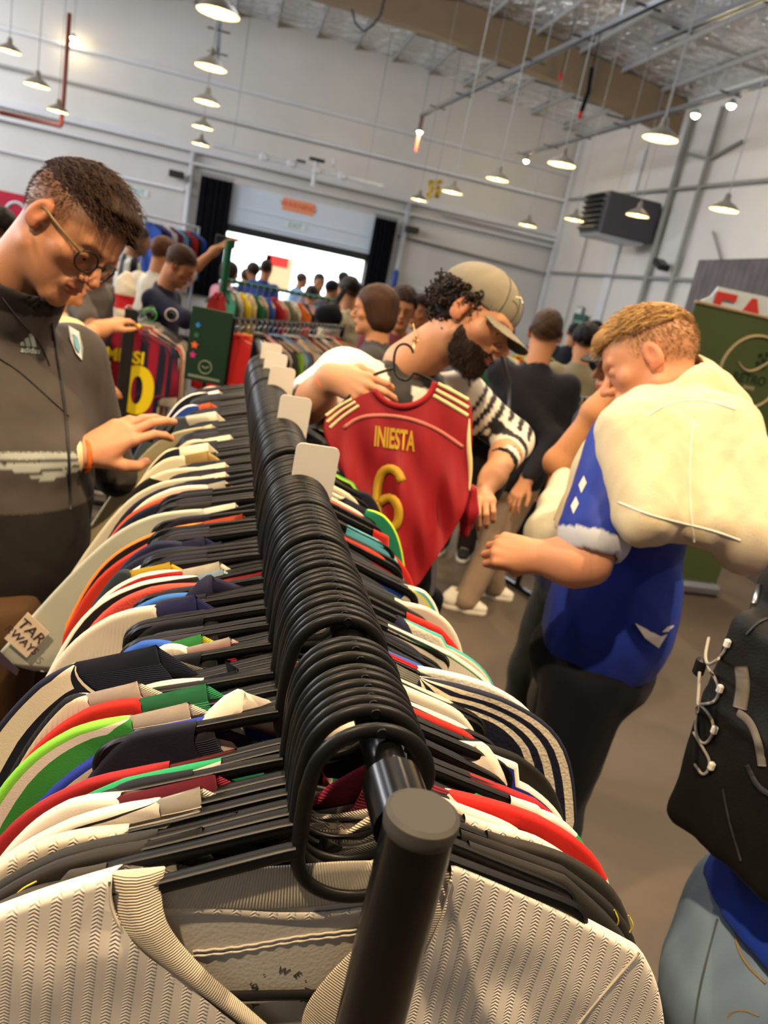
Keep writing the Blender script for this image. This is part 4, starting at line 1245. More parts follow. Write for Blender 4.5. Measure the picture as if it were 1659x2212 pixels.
for o in e.children:
    if o.name.startswith('neck_tape'): o.data.color_attributes['Col'].data.foreach_set('color', np.tile([*lin('#c8bfb0'), 1], (len(o.data.vertices), 1)).astype(np.float32).ravel())
m_ink = mat('grey_print', '#4b4842', .7)
for ch, px, py, ang in (('W', 611, 2089, -8), ('E', 641, 2097, -28), ('A', 663, 2130, -78), ('S', 548, 2119, 75), ('I', 543, 2141, 90), ('Y', 553, 2163, 115), ('R', 657, 2152, -100)):
    x, z = loc(px, py, yf + .009); a = math.radians(ang - 12)
    text(ch, 'collar_print', m_ink, e, .0085, (x, .0056, z), (math.cos(a), 0, math.sin(a)), (-math.sin(a), 0, math.cos(a)), .0002)
b = MB()
for px, py in ((570, 2097), (659, 2110)):
    x, z = loc(px, py, yf + .009); b.lathe([(0, 0), (.0008, 0), (0, .0003)], 8, (x, .0056, z), R=Matrix.Rotation(math.pi / 2, 3, 'X'))
b.build('print_dot', m_ink, e)
# shoulder and sleeve seams
for nm, pts in (('sleeve_seam', [(1383, 2060), (1330, 2120), (1270, 2190), (1210, 2270)]), ('collar_seam', [(236, 1905), (236, 1965), (278, 2040), (362, 2112), (462, 2182), (552, 2252)]), ('shoulder_seam', [(975, 1905), (950, 1990), (905, 2090), (880, 2200)])):
    Q = curve(PX(pts, yf - .009), 40); b = MB(); b.tube([(p[0], -.0078, p[1]) for p in Q], .0011, 6); b.build(nm, m_thr, e, smooth=True)

# ---- details on single jerseys ----
def find(s_):
    for q in JOBJ:
        if s_ in q[0]['label']: return q
m_yel = mat('yellow_thread', '#c9b83a', .6)
e, y, L, R = find('yellow stitched lines')
for pts in ([(1061, 1838), (1066, 1860), (1066, 1880)], [(1172, 1893), (1178, 1915), (1177, 1932)], [(1207, 1910), (1214, 1930), (1208, 1948)], [(1325, 1962), (1334, 1982), (1330, 1998)], [(1356, 1974), (1365, 1992), (1358, 2010)], [(80, 1900), (50, 1912), (30, 1935)]):
    Q = curve(PX(pts, y - .004), 10); b = MB(); b.tube([(p[0], -.0056 + .003 * math.sin(i / 9 * 3.1) * -.4, p[1]) for i, p in enumerate(Q)], .0007, 6); b.build('yellow_stitch', m_yel, e, smooth=True)
e, y, L, R = find('airline patch')
q = PX([(60, 1322), (107, 1366), (58, 1420), (10, 1378)], y - .012)
b = MB(); b.prism([tuple(p) for p in q], .0012, (0, -.0125, 0)); b.build('sleeve_patch', mat('patch_cream', '#d8c6ac', .7), e)
U = loc(88, 1388, y); O_ = loc(40, 1345, y); U = np.array([U[0] - O_[0], 0, U[1] - O_[1]]); U /= np.linalg.norm(U); Wv = np.array([-U[2], 0, U[0]])
m_ltr = mat('patch_lettering', '#3a2a30', .7)
for wd, px, py, sz in (('TAR', 68, 1364, .026), ('RWAYS', 47, 1383, .019)):
    c = loc(px, py, y - .014); text(wd, 'patch_lettering', m_ltr, e, sz, (c[0], -.0145, c[1]), U, Wv, .0002)
q = PX([(0, 1395), (45, 1440), (40, 1452), (-10, 1412)], y); b = MB(); b.prism([tuple(p) for p in q], .001, (0, -.011, 0)); b.build('cuff_stripe', mat('cuff_dark', '#3d3240', .7), e)
e, y, L, R = find('claw marks')
b = MB()
for px, py in ((330, 935), (350, 930), (368, 926)):
    c = loc(px, py, y); b.prism([(c[0] - .012, c[1] - .02), (c[0] + .002, c[1] - .022), (c[0] + .012, c[1] + .018), (c[0] + .002, c[1] + .004)], .001, (0, -.0062, 0))
b.build('claw_print', m_blackm, e)

# ---- white size dividers on the rail ----
m_div = mat('white_plastic', '#d5cfc4', .45)
for px, py, w, lab in ((628, 952, .062, 'nearest white plastic size divider on the rail'), (592, 848, .060, 'second white plastic size divider on the rail'), (573, 786, .060, 'third white divider, front one of the far three'),
                       (567, 757, .060, 'fourth white divider, middle one of the far three'), (562, 737, .060, 'fifth and farthest white divider on the rail')):
    y = s_from(px, py, .070)
    for a_, b_ in GAPS:
        pass
    print('DIV', y)
    e = empty('size_divider', (RX, y, RZ)); tag(e, lab, 'rail divider', 'white dividers on the near rail')
    hw = w / 2; r = .009; P = []
    for cx, cz, a0 in ((hw - r, .070 - r, 0), (-hw + r, .070 - r, 90)):
        P += [(cx + r * math.cos(math.radians(a0 + t)), cz + r * math.sin(math.radians(a0 + t))) for t in (0, 22, 45, 67, 90)]
    P += [(-hw, -.012), (-.022, -.012), (-.022, .006)] + [(.0155 * math.cos(math.radians(t)), .0155 * math.sin(math.radians(t))) for t in (160, 130, 110, 90, 70, 50, 20)] + [(.022, .006), (.022, -.012), (hw, -.012)]
    b = MB(); b.prism(P, .003, (.010, 0, 0)); b.build('divider_plate', m_div, e)

# ================================================================ PEOPLE
m_skin = mat('skin', '#ffffff', .52, vcol=True, sss=.12, bump='noise', bscale=260, bdist=.0008, bstr=.25, spec=.4)
m_skinf = mat('skin_far', '#ffffff', .6, vcol=True)
m_cloth = mat('cloth', '#ffffff', .8, vcol=True, sheen=.3, bump='noise', bscale=350, bdist=.001, bstr=.35)
m_fleece = mat('fleece', '#ffffff', .92, vcol=True, sheen=.5, bump='noise', bscale=500, bdist=.0015, bstr=.6)
m_shiny = mat('sport_cloth', '#ffffff', .55, vcol=True, sheen=.2, bump='noise', bscale=500, bdist=.0006, bstr=.3)
m_hair = mat('hair', '#ffffff', .6, vcol=True, spec=.2)
m_eye = mat('eye_white', '#cfc6bc', .25); m_iris = mat('iris_dark', '#2a1a12', .2)


class Head:
    """local frame: x to the person's right, y forward, z up, origin between the ears; fits a 23 cm head"""
    def __init__(s, c, fwd, up, skin='#c28a66', sc=1.0, beard=None, lips='#a0584c', stub=None, neck=None, far=False, nose=1.0):
        s.c = np.asarray(c, float); s.R = frame(fwd, up) * sc; s.sc = sc; s.Rn = frame(fwd, up)
        s.skin = np.array(lin(skin)); s.beard = beard; s.lips = np.array(lin(lips)); s.stub = stub; s.far = far; s.nose = nose
        s.neck = None if neck is None else s.inv(np.asarray(neck, float))

    scalpc = '#4a3220'

    def inv(s, p): return (np.asarray(p) - s.c) @ s.Rn / s.sc
    def out(s, V): return np.asarray(V) @ s.R.T + s.c

    def sdf(s, P):
        P = [np.abs(P[0]), P[1], P[2]] ; Q = P
        d = el(Q, (0, -.014, .036), (.0765, .098, .088))
        d = smin(d, el(Q, (0, .048, .034), (.058, .042, .056)), .03)
        d = smin(d, el(Q, (0, .030, -.030), (.058, .055, .060)), .03)
        d = smin(d, rc(Q, (.047, .0, -.060), (.012, .066, -.098), .018, .016), .03)
        d = smin(d, el(Q, (0, .035, -.072), (.045, .046, .036)), .025)
        d = smin(d, el(Q, (0, .0745, -.099), (.020, .016, .015)), .02)
        d = smin(d, el(Q, (.043, .055, -.020), (.020, .018, .016)), .02)
        d = smin(d, rc(Q, (.010, .0905, .0235), (.042, .078, .0245), .0075, .007), .014)
        d = smax(d, -el(Q, (.031, .098, .004), (.019, .016, .013)), .016)
        d = smin(d, el(Q, (.031, .0745, .003), (.0165, .0145, .0125)), .005)
        n = s.nose
        d = smin(d, rc(Q, (0, .089, .010), (0, .106 + .006 * n, -.026), .0072, .0108), .012)
        d = smin(d, el(Q, (.0105, .0985, -.0305), (.0075, .0105, .0075)), .006)
        d = smax(d, -el(Q, (.0062, .1035, -.0385), (.0035, .005, .003)), .003)
        d = smin(d, el(Q, (0, .0855, -.057), (.026, .012, .017)), .012)
        d = smin(d, el(Q, (0, .0945, -.0575), (.020, .0075, .0048)), .004)
        d = smin(d, el(Q, (0, .0925, -.0675), (.017, .0078, .0055)), .004)
        d = smax(d, -rc(Q, (0, .1035, -.0622), (.022, .0925, -.0622), .0022, .0012), .003)
        # ear
        e = el(Q, (.0795, -.008, .0), (.0075, .019, .031), R=Matrix.Rotation(-.25, 3, 'X') @ Matrix.Rotation(.22, 3, 'Z'))
        e = smax(e, -el(Q, (.0885, -.003, .002), (.007, .0095, .017)), .004)
        e = smin(e, el(Q, (.074, -.004, -.024), (.007, .009, .009)), .006)
        d = smin(d, e, .006)
        return d

    def nk(s, P, d):
        nb = s.neck if s.neck is not None else np.array([0, -.06, -.19])
        v = rc(P, (0, -.025, -.055), nb, .056, .064)
        return smin(d, v, .03)

    def color(s, V):
        C = np.tile(s.skin, (len(V), 1)); Q = [np.abs(V[:, 0]), V[:, 1], V[:, 2]]
        def mixc(w, c):
            w = np.clip(w, 0, 1)[:, None]; C[:] = C * (1 - w) + np.array(c) * w
        mixc((1 - np.clip(el(Q, (0, .094, -.0625), (.023, .012, .0095)) / .003, 0, 1)), s.lips)
        mixc(.35 * np.exp(-((V[:, 1] - .112) ** 2 + Q[0] ** 2 + (V[:, 2] + .026) ** 2) / .0004), (s.skin[0] * 1.0, s.skin[1] * .6, s.skin[2] * .55))
        mixc(.3 * np.exp(-((Q[0] - .045) ** 2 + (V[:, 2] + .025) ** 2) / .0006), (s.skin[0] * 1.0, s.skin[1] * .7, s.skin[2] * .65))
        mixc(.45 * (1 - np.clip(el(Q, (.08, -.008, 0), (.012, .022, .034)) / .004, 0, 1)), (s.skin[0] * 1.0, s.skin[1] * .62, s.skin[2] * .55))
        if s.beard or s.stub:
            w = np.clip((-.030 - V[:, 2] + .35 * (V[:, 1] * 0 + np.clip(.03 - V[:, 1], 0, 1) * 1.2)) / .02, 0, 1) * np.clip((V[:, 1] + .012) / .02, 0, 1) * np.clip((V[:, 2] + .135) / .02, 0, 1)
            w = np.maximum(w, np.exp(-((V[:, 2] + .045) / .007) ** 2) * (Q[0] < .03) * (V[:, 1] > .06))
            w *= 1 - .9 * (1 - np.clip((el(Q, (0, .094, -.0625), (.021, .014, .0075))) / .003, 0, 1))
            n = .75 + .25 * fbm([V[:, 0], V[:, 1], V[:, 2]], 420)
            mixc(w * n * (s.beard[1] if s.beard else s.stub[1]), lin(s.beard[0] if s.beard else s.stub[0]))
        return C

    def mesh(s, h=.0026, scalp=None):
        z0 = min(-.16, (s.neck[2] if s.neck is not None else -.19) - .03)
        y0 = min(-.13, (s.neck[1] if s.neck is not None else -.06) - .07)
        fn = lambda P: s.nk(P, s.sdf(P))
        V, F = nets(fn, (-.11, y0, z0), (.11, .13, .135), h)
        C = s.color(V)
        if scalp is not None:
            sc_ = scalp(V); w, c = sc_ if isinstance(sc_, tuple) else (sc_, s.scalpc); w = np.clip(w, 0, 1)[:, None]; C = C * (1 - w) + np.array(lin(c)) * w
        return s.out(V), F, C

    def features(s, e, brow='#2c1d14', bw=1.0):
        for k in (-1, 1):
            V, F = nets(lambda P: el(P, (k * .031, .0755, .003), (.0125, .0125, .0112)), (k * .031 - .015, .060, -.011), (k * .031 + .015, .092, .017), .0016)
            o = mk('eye', s.out(V), F, m_eye, e)
            q = s.out(V); loc_ = V
            b = MB(); b.lathe([(0, .0009), (.004, .0006), (.0056, -.0006)], 16, R=np.array([[1, 0, 0], [0, 0, 1], [0, -1, 0]]))
            Vv = np.concatenate(b.V) + np.array([k * .0305, .0874, .0]); mk('iris', s.out(Vv), b.F, m_iris, o)
            # lids half closed over the eye
            V, F = nets(lambda P: np.maximum(el(P, (k * .031, .0752, .0035), (.0146, .0144, .0132)), -(P[2] - .0015 + .1 * (P[1] - .08))), (k * .031 - .018, .058, -.013), (k * .031 + .018, .094, .02), .0016)
            mk('eyelid', s.out(V), F, m_skinf, e, cols=np.tile(s.skin * .92, (len(V), 1)))
            b = MB()
            P = [(k * .012, .0965, .0225), (k * .022, .0935, .0265), (k * .034, .0865, .0275), (k * .046, .0755, .0235)]
            b.tube(smooth_path(P, 2), .0034 * bw, 8, flat=(1.0, .45)); Vv = np.concatenate(b.V)
            mk('eyebrow', s.out(Vv), b.F, m_hair, e, cols=np.tile(lin(brow), (len(Vv), 1)), smooth=True)

    def hairshell(s, e, fn, col, h=.0032, streak=(0, 1, 0), amp=.003, sc_=60, name='hair', lo=(-.12, -.14, -.12), hi=(.12, .14, .18), cv=.35, m=None):
        st = np.asarray(streak, float)
        def g(P):
            a = [P[0] * (sc_ if st[0] == 0 else sc_ * .12), P[1] * (sc_ if st[1] == 0 else sc_ * .12), P[2] * (sc_ if st[2] == 0 else sc_ * .12)]
            return fn(P) + amp * fbm(a, 1.0, 3.0, 3)
        V, F = nets(g, lo, hi, h)
        n = fbm([V[:, 0] * (1 if st[0] == 0 else .12), V[:, 1] * (1 if st[1] == 0 else .12), V[:, 2] * (1 if st[2] == 0 else .12)], 220, 1.0, 2)
        C = np.array(lin(col)) * (1 + cv * n)[:, None]
        return mk(name, s.out(V), F, m or m_hair, e, cols=np.clip(C, 0, 1))

    def strands(s, e, root, flow, n, L, r=.0006, cols=('#3a2518',), name='hair_strands', seed=1, seg=5, grav=0.0):
        """root(rng)->(p,normal); flow(p,t)->direction; true geometry, one thin tapered tube per lock"""
        rg = np.random.RandomState(seed); V = []; F = []; C = []; nv = 0
        cl = [np.array(lin(c)) for c in cols]
        for i in range(n):
            p, nm = root(rg)
            p = np.array(p, float); l = L(p) * rg.uniform(.75, 1.2); c = cl[rg.randint(len(cl))] * rg.uniform(.8, 1.2)
            pts = [p.copy()]; q = p.copy(); jit = rg.normal(0, .12, 3)
            for k in range(seg - 1):
                t = (k + .5) / (seg - 1); d = np.asarray(flow(q, t, nm)) + jit; d /= np.linalg.norm(d) + 1e-9
                q = q + d * l / (seg - 1); pts.append(q.copy())
            pts = np.array(pts); T = pts[-1] - pts[0]; T /= np.linalg.norm(T) + 1e-9
            u = np.cross(T, (.3, .5, .8)); u /= np.linalg.norm(u); w = np.cross(T, u)
            for k in range(seg):
                rr = r * (1 - .75 * k / (seg - 1))
                for a in (0, 2.09, 4.19): V.append(pts[k] + rr * (math.cos(a) * u + math.sin(a) * w)); C.append(c)
            for k in range(seg - 1):
                for a in range(3):
                    b_ = (a + 1) % 3; F.append((nv + k * 3 + a, nv + k * 3 + b_, nv + k * 3 + 3 + b_, nv + k * 3 + 3 + a))
            nv += 3 * seg
        return mk(name, s.out(np.array(V)), F, m_hair, e, cols=np.clip(np.array(C), 0, 1))


SKULL_C = np.array([0, -.014, .036]); SKULL_R = np.array([.0765, .098, .088])


def skull_root(cond, up=0.0):
    def f(rg):
        while 1:
            v = rg.normal(0, 1, 3); v /= np.linalg.norm(v)
            p = SKULL_C + v * SKULL_R * (1 + up)
            if cond(p):
                n = v / SKULL_R; return p, n / np.linalg.norm(n)
    return f


# ---- hands: wrist at origin, fingers along +y, palm faces -z, thumb on +x ----
def hand_sdf(P, curl, spread=.10, thumb=((.022, .022, -.010), (.046, .050, -.020), (.058, .080, -.026), (.062, .104, -.030)), fist=False):
    K = [(.0285, .086, 0), (.0095, .091, .002), (-.0105, .087, .001), (-.0285, .078, -.003)]
    Ls = [(.043, .025, .021), (.047, .029, .022), (.043, .027, .021), (.033, .020, .019)]
    r0 = [.0092, .0095, .0090, .0080]
    d = el(P, (0, .048, -.004), (.038, .050, .0145))
    d = smin(d, rc(P, (0, -.01, 0), (0, .025, -.001), .023, .027, fl=((0, 0, 1), 1.35)), .02)
    for k in range(4):
        d = smin(d, rc(P, (K[k][0] * .45, .015, 0), K[k], .011, .0105), .012)
    d = smin(d, el(P, (.022, .034, -.013), (.017, .028, .014)), .012)
    tips = []
    for k in range(4):
        a = 0.0; p = np.array(K[k], float); sp = spread * (1.5 - k)
        c = curl[k]
        prev = p; r = r0[k]; f = None
        for j in range(3):
            a += c[j]
            dr = np.array([math.sin(sp) * math.cos(a), math.cos(sp) * math.cos(a), -math.sin(a)])
            q = prev + dr * Ls[k][j]
            rn = r * (.93 if j < 2 else .84)
            g = rc(P, prev, q, r, rn); f = g if f is None else smin(f, g, .002)
            prev = q; r = rn
        tips.append((prev, dr))
        d = smin(d, f, .0045)
    t = [np.array(q, float) for q in thumb]
    f = smin(rc(P, t[0], t[1], .0155, .0125), rc(P, t[1], t[2], .0122, .0105), .004); f = smin(f, rc(P, t[2], t[3], .0105, .0085), .003)
    d = smin(d, f, .007)
    tips.append((t[3], (t[3] - t[2]) / np.linalg.norm(t[3] - t[2])))
    return d, tips


def hand_mesh(wrist, R, elbow, curl, skin, mirror=False, spread=.1, thumb=None, h=.0026, rw=.026, re=.043, sc=1.0, relbow=True):
    """R columns: thumb side, fingers, back of hand.  returns world mesh with forearm back to the elbow"""
    R = np.asarray(R, float); w = np.asarray(wrist, float); el_l = (np.asarray(elbow, float) - w) @ R / sc
    kw = dict(thumb=thumb) if thumb is not None else {}
    mx = -1.0 if mirror else 1.0
    if mirror: el_l = el_l * (-1, 1, 1) if False else el_l
    def fn(P):
        Q = [P[0] * mx, P[1], P[2]]
        d, _ = hand_sdf(Q, curl, spread, **kw)
        m_ = el_l * .5
        f = rc(P, (0, 0, 0), el_l * .35, rw / sc * .98, rw / sc * 1.15, fl=((0, 0, 1), 1.2))
        f = smin(f, rc(P, el_l * .3, el_l * .75, rw / sc * 1.12, re / sc), .03)
        f = smin(f, rc(P, el_l * .7, el_l, re / sc, re / sc * .85), .03)
        return smin(d, f, .018)
    lo = np.minimum([-.075, -.06, -.13], el_l - .055 / sc); hi = np.maximum([.085, .20, .06], el_l + .055 / sc)
    V, F = nets(fn, lo, hi, h)
    sk = np.array(lin(skin)); C = np.tile(sk, (len(V), 1))
    _, tips = hand_sdf([np.zeros(1)] * 3, curl, spread, **kw)
    for tp, dr in tips:
        tp = tp * (mx, 1, 1); dr = dr * (mx, 1, 1)
        nb = np.cross(np.cross(dr, (0, 0, 1)), dr); nb /= np.linalg.norm(nb) + 1e-9
        if nb[2] < 0: nb = -nb
        q = tp + nb * .007 + dr * .0
        w_ = np.clip(1 - np.linalg.norm(V - q, axis=1) / .0065, 0, 1)[:, None] * .6
        C = C * (1 - w_) + np.array([sk[0] * 1.15, sk[1] * 1.15, sk[2] * 1.2]) * w_
        w_ = np.exp(-np.sum((V - tp) ** 2, 1) / .0003)[:, None] * .25
        C = C * (1 - w_) + np.array([sk[0], sk[1] * .6, sk[2] * .55]) * w_
    return V * sc @ R.T + w, F, np.clip(C, 0, 1)


def limb(pts, rads, h, skin, k=.02):
    P = [np.asarray(p, float) for p in pts]
    def fn(G):
        d = None
        for i in range(len(P) - 1):
            g = rc(G, P[i], P[i + 1], rads[i], rads[i + 1]); d = g if d is None else smin(d, g, k)
        return d
    A = np.array(P); m_ = max(rads) * 1.4
    V, F = nets(fn, A.min(0) - m_, A.max(0) + m_, h)
    return V, F, np.tile(lin(skin), (len(V), 1))


def garment(name, fn, lo, hi, h, colfn, m, parent, fold=(.004, 14, 1.0), seed=0.0):
    amp, s, st = fold
    def g(P): return fn(P) + amp * fbm([P[0], P[1], P[2] * st], s, seed, 3)
    V, F = nets(g, lo, hi, h)
    C = colfn(V) if callable(colfn) else np.tile(lin(colfn), (len(V), 1))
    return mk(name, V, F, m, parent, cols=C)


def localise(e):
    """give the children of an Empty local coordinates without moving them"""
    for c in e.children:
        if c.type == 'MESH' and not c.get('_l'):
            n = len(c.data.vertices); co = np.empty(n * 3, dtype=np.float32); c.data.vertices.foreach_get('co', co)
            co = co.reshape(-1, 3) - np.array(e.location, dtype=np.float32); c.data.vertices.foreach_set('co', co.ravel()); c.data.update()
            for g in c.children:
                n = len(g.data.vertices); co = np.empty(n * 3, dtype=np.float32); g.data.vertices.foreach_get('co', co)
                co = co.reshape(-1, 3) - np.array(e.location, dtype=np.float32); g.data.vertices.foreach_set('co', co.ravel()); g.data.update()


def torso_sdf(P, neck, hip, right, w=.19, dpt=.115, sh=.045):
    """neck base, hip centre, unit vector to the right shoulder"""
    neck = np.asarray(neck, float); hip = np.asarray(hip, float); r = np.asarray(right, float); r = r / np.linalg.norm(r)
    ax = hip - neck; L = np.linalg.norm(ax); ax = ax / L
    f = np.cross(r, ax); 
    a = neck + ax * .07
    d = rc(P, a - r * (w - .06), a + r * (w - .06), .062, .062)
    c = neck + ax * .22
    RR = np.stack([r, f, ax], 1)
    d = smin(d, el(P, c, (w * .95, dpt, .22), R=RR), .06)
    c = neck + ax * (L - .12)
    d = smin(d, el(P, c, (w * .86, dpt * 1.03, .24), R=RR), .08)
    d = smin(d, rc(P, neck - ax * .01, neck + ax * .06, sh, .09), .05)
    return d


def unit(v): v = np.asarray(v, float); return v / np.linalg.norm(v)


def shoe(e, toe_c, fwd, col, sole, mid='#e8e4d8', name='shoe', L=.29, swoosh=None):
    """a low trainer: upper, sole, tongue and laces; toe_c = ground point under the middle"""
    fwd = unit(fwd); R = frame(fwd, (0, 0, 1)); c = np.asarray(toe_c, float)
    def up(P):
        d = rc(P, (0, -.09, .055), (0, .06, .045), .043, .036)
        d = smin(d, rc(P, (0, .05, .04), (0, .105, .036), .036, .032, fl=((0, 0, 1), 1.25)), .03)
        d = smin(d, rc(P, (0, -.085, .06), (0, -.07, .105), .038, .036), .03)
        d = np.maximum(d, .018 - P[2]); d = smax(d, -rc(P, (0, -.07, .10), (0, -.06, .16), .028, .03), .006)
        return d
    V, F = nets(up, (-.07, -.15, 0), (.07, .16, .16), .005); o = mk(name, V @ R.T + c, F, m_cloth, e, cols=np.tile(lin(col), (len(V), 1)))
    def so(P): return np.maximum(np.maximum(smin(rc([P[0], P[1], P[2] * 0], (0, -.09, 0), (0, .02, 0), .043, .040), rc([P[0], P[1], P[2] * 0], (0, .03, 0), (0, .10, 0), .045, .038), .04), P[2] - .026), -P[2])
    V, F = nets(so, (-.07, -.16, -.01), (.07, .165, .04), .005); mk('sole', V @ R.T + c, F, m_cloth, o, cols=np.tile(lin(sole), (len(V), 1)))
    b = MB()
    for k in range(4):
        y = .045 - k * .028; z = .077 + k * .008
        b.tube([(-.024, y, z), (0, y + .004, z + .006), (.024, y, z)], .0032, 6)
    Vv = np.concatenate(b.V); mk('laces', Vv @ R.T + c, b.F, m_sw, o)
    if swoosh:
        for sx in (-1, 1):
            b = MB(); pts = [(-.05, .05), (-.02, .036), (.03, .05), (-.02, .047), (-.045, .062)]
            b.prism(pts, .003 * sx, (sx * .041, -.02, 0), (0, 1, 0), (0, 0, 1)); Vv = np.concatenate(b.V); mk('side_mark', Vv @ R.T + c, b.F, m_blackm, o)
    return o


m_sw = mat('off_white_cloth', '#d8d2c4', .8)
m_orange = mat('orange_band', '#e0671f', .5)


def wristband(e, wrist, elbow, r, back=.03, name='paper_wristband', m=None, w=.018):
    a = np.asarray(wrist, float); d = unit(np.asarray(elbow, float) - a); c = a + d * back
    b = MB(); u = unit(np.cross(d, (0, 0, 1))); v = np.cross(d, u); t = np.linspace(0, 2 * np.pi, 28, endpoint=False)
    V = []; 
    for rr, dd in ((r, -w / 2), (r, w / 2), (r - .001, w / 2), (r - .001, -w / 2)):
        V += [c + d * dd + rr * (math.cos(x) * u + math.sin(x) * v) for x in t]
    n = 28; F = [(k * n + i, k * n + (i + 1) % n, ((k + 1) % 4) * n + (i + 1) % n, ((k + 1) % 4) * n + i) for k in range(4) for i in range(n)]
    return mk(name, V, F, m or m_orange, e)

# ---------------------------------------------------------------- man with glasses (left)
HC = at(146, 503, D=1.42)
nb = at(15, 640, D=1.46)
e = empty('person', (float(nb[0]), float(nb[1]), 0)); tag(e, 'person with round glasses and swept brown hair in dark grey track jacket, browsing the rack', 'person')
px_dir = lambda a, b_, D=1.42: unit(at(*b_, D=D) - at(*a, D=D))
fw = unit(px_dir((85, 490), (172, 592)) + .20 * unit(CAM - HC))
upv = px_dir((150, 640), (215, 395))
h1 = Head(HC, fw, upv, skin='#b07a56', sc=.97, stub=('#7d5238', .22), neck=at(-5, 655, D=1.47), nose=1.3, lips='#94503f')
def scalp1(V):
    x, y, z = np.abs(V[:, 0]), V[:, 1], V[:, 2]
    w = np.clip((z - (.012 + .45 * np.clip(y - .02, 0, 1) + .0 * x)) / .014, 0, 1) * np.clip((.075 - y + .35 * (.075 - x)) / .012, 0, 1)
    w = np.maximum(w, np.clip((-.015 - y) / .012, 0, 1) * np.clip((z + .06) / .03, 0, 1) * (x < .078))
    w = np.maximum(w, np.clip((z - .0) / .02, 0, 1) * np.clip((.045 - y) / .01, 0, 1) * np.clip((y - .008) / .008, 0, 1) * (x > .05))
    return w * .75 * (el([x, V[:, 1], V[:, 2]], (.08, -.008, 0), (.010, .021, .033)) > .001), '#5a3a22'
parts = [h1.mesh(.0026, scalp1)]
# right arm (camera side) with the hand resting on the rack
WR = at(172, 985, D=1.55); EL = at(-110, 985, D=1.42); SHR = at(-150, 800, D=1.42)
fing = unit(at(355, 885, D=1.62) - WR)
bk = unit(unit(CAM - WR) * .55 + np.array([0, 0, .85]))
R1 = frame(fing, bk)      # columns: side, fingers, back
# the thumb lies towards the body side, below in the photo
parts.append(hand_mesh(WR + fing * .01, R1 * 1.0, EL, [(.25, .5, .3), (.12, .38, .25), (.18, .42, .28), (.3, .5, .3)], '#c48a68', mirror=False, spread=.05,
                       thumb=((.024, .022, -.012), (.045, .048, -.030), (.048, .072, -.050), (.040, .092, -.062)), rw=.027, sc=1.08))
HIP1 = at(20, 1330, D=1.62)
core = limb([nb, nb + (HIP1 - nb) * .5, HIP1], [.05, .09, .10], .012, '#b07a56')
parts.append(core)
legs = []
for s_ in (-1, 1):
    hx = HIP1 + np.array([.0 + .02 * s_, .10 * s_, -.05]); parts.append(limb([hx, (hx[0], hx[1], .5), (hx[0] - .02, hx[1], .09)], [.075, .055, .04], .012, '#bd8059'))
    legs.append(hx)
V, F, C = joinm(parts); mk('body', V, F, m_skin, e, cols=C)
h1.features(e, '#3a2416', 1.1)
# hair: short tapered sides, long top swept forward into a quiff
def hair1(P):
    x = np.abs(P[0])
    top = el(P, (0, -.006, .062), (.070, .100, .076))
    top = smin(top, el(P, (0.0, .066, .094), (.048, .034, .028)), .03)
    cut = np.maximum(.058 + .25 * np.clip(P[1], -.1, 0) + .05 * (x > 9) - P[2] + .0 * x, (P[1] - .0) * .55 + .052 - P[2])
    return smax(top, cut, .012)
h1.hairshell(e, hair1, '#2f1d12', streak=(0, 1, 0), amp=.003, sc_=45, name='hair')
cols1 = ('#2c1b0e', '#362214', '#24150b', '#402916')
h1.strands(e, skull_root(lambda p: p[2] > .062 and p[1] < .085, .12), lambda q, t, n: (n[0] * .3, 1.0 - .2 * t, .55 - 1.15 * t + n[2] * .3), 1500, lambda p: .036, .0011, cols1, 'hair_strands', 3)
h1.strands(e, skull_root(lambda p: p[1] < .045 and .0 - .35 * min(0, p[1] + .02) < p[2] < .075 or (p[1] < -.03 and p[2] > -.04), .0), lambda q, t, n: n * .8 + np.array([0, -.2, -.9]), 2600, lambda p: .006 + .13 * max(0, p[2] - .01) * .6, .00055, cols1, 'hair_sides', 4)
# glasses
b = MB(); GX = .0335
for k in (-1, 1):
    t = np.linspace(0, 2 * np.pi, 30, endpoint=False)
    ring = np.stack([k * GX + .0235 * np.cos(t), .101 - .010 * (np.abs(k * GX + .0235 * np.cos(t)) / .05) ** 2, -.002 + .0205 * np.sin(t)], 1)
    bb = MB(); bb.tube(ring, .0019, 8, closed=True); Vv = np.concatenate(bb.V)
    fr = mk('glasses_rim', h1.out(Vv), bb.F, m_blackm, e)
    bb = MB(); bb.V = [np.concatenate([ring, [[k * GX, .0995, -.002]]])]; bb.F = [(i, (i + 1) % 30, 30) for i in range(30)]
    mk('lens', h1.out(bb.V[0]), bb.F, mat('lens_glass', '#ffffff', .02, trans=1.0, ior=1.05, alpha=.25), fr)
    bb = MB(); bb.tube(smooth_path([(k * .056, .0915, .006), (k * .068, .078, .008), (k * .079, .03, .010), (k * .083, -.004, .014), (k * .083, -.018, .004), (k * .080, -.026, -.012)], 2), .0018, 8, flat=(1.6, .8)); Vv = np.concatenate(bb.V)
    mk('glasses_temple', h1.out(Vv), bb.F, mat('tortoise', '#6e5a38', .3), e)
bb = MB(); bb.tube([(-.0105, .1, .003), (0, .103, .007), (.0105, .1, .003)], .0019, 8); mk('glasses_bridge', h1.out(np.concatenate(bb.V)), bb.F, m_blackm, e)
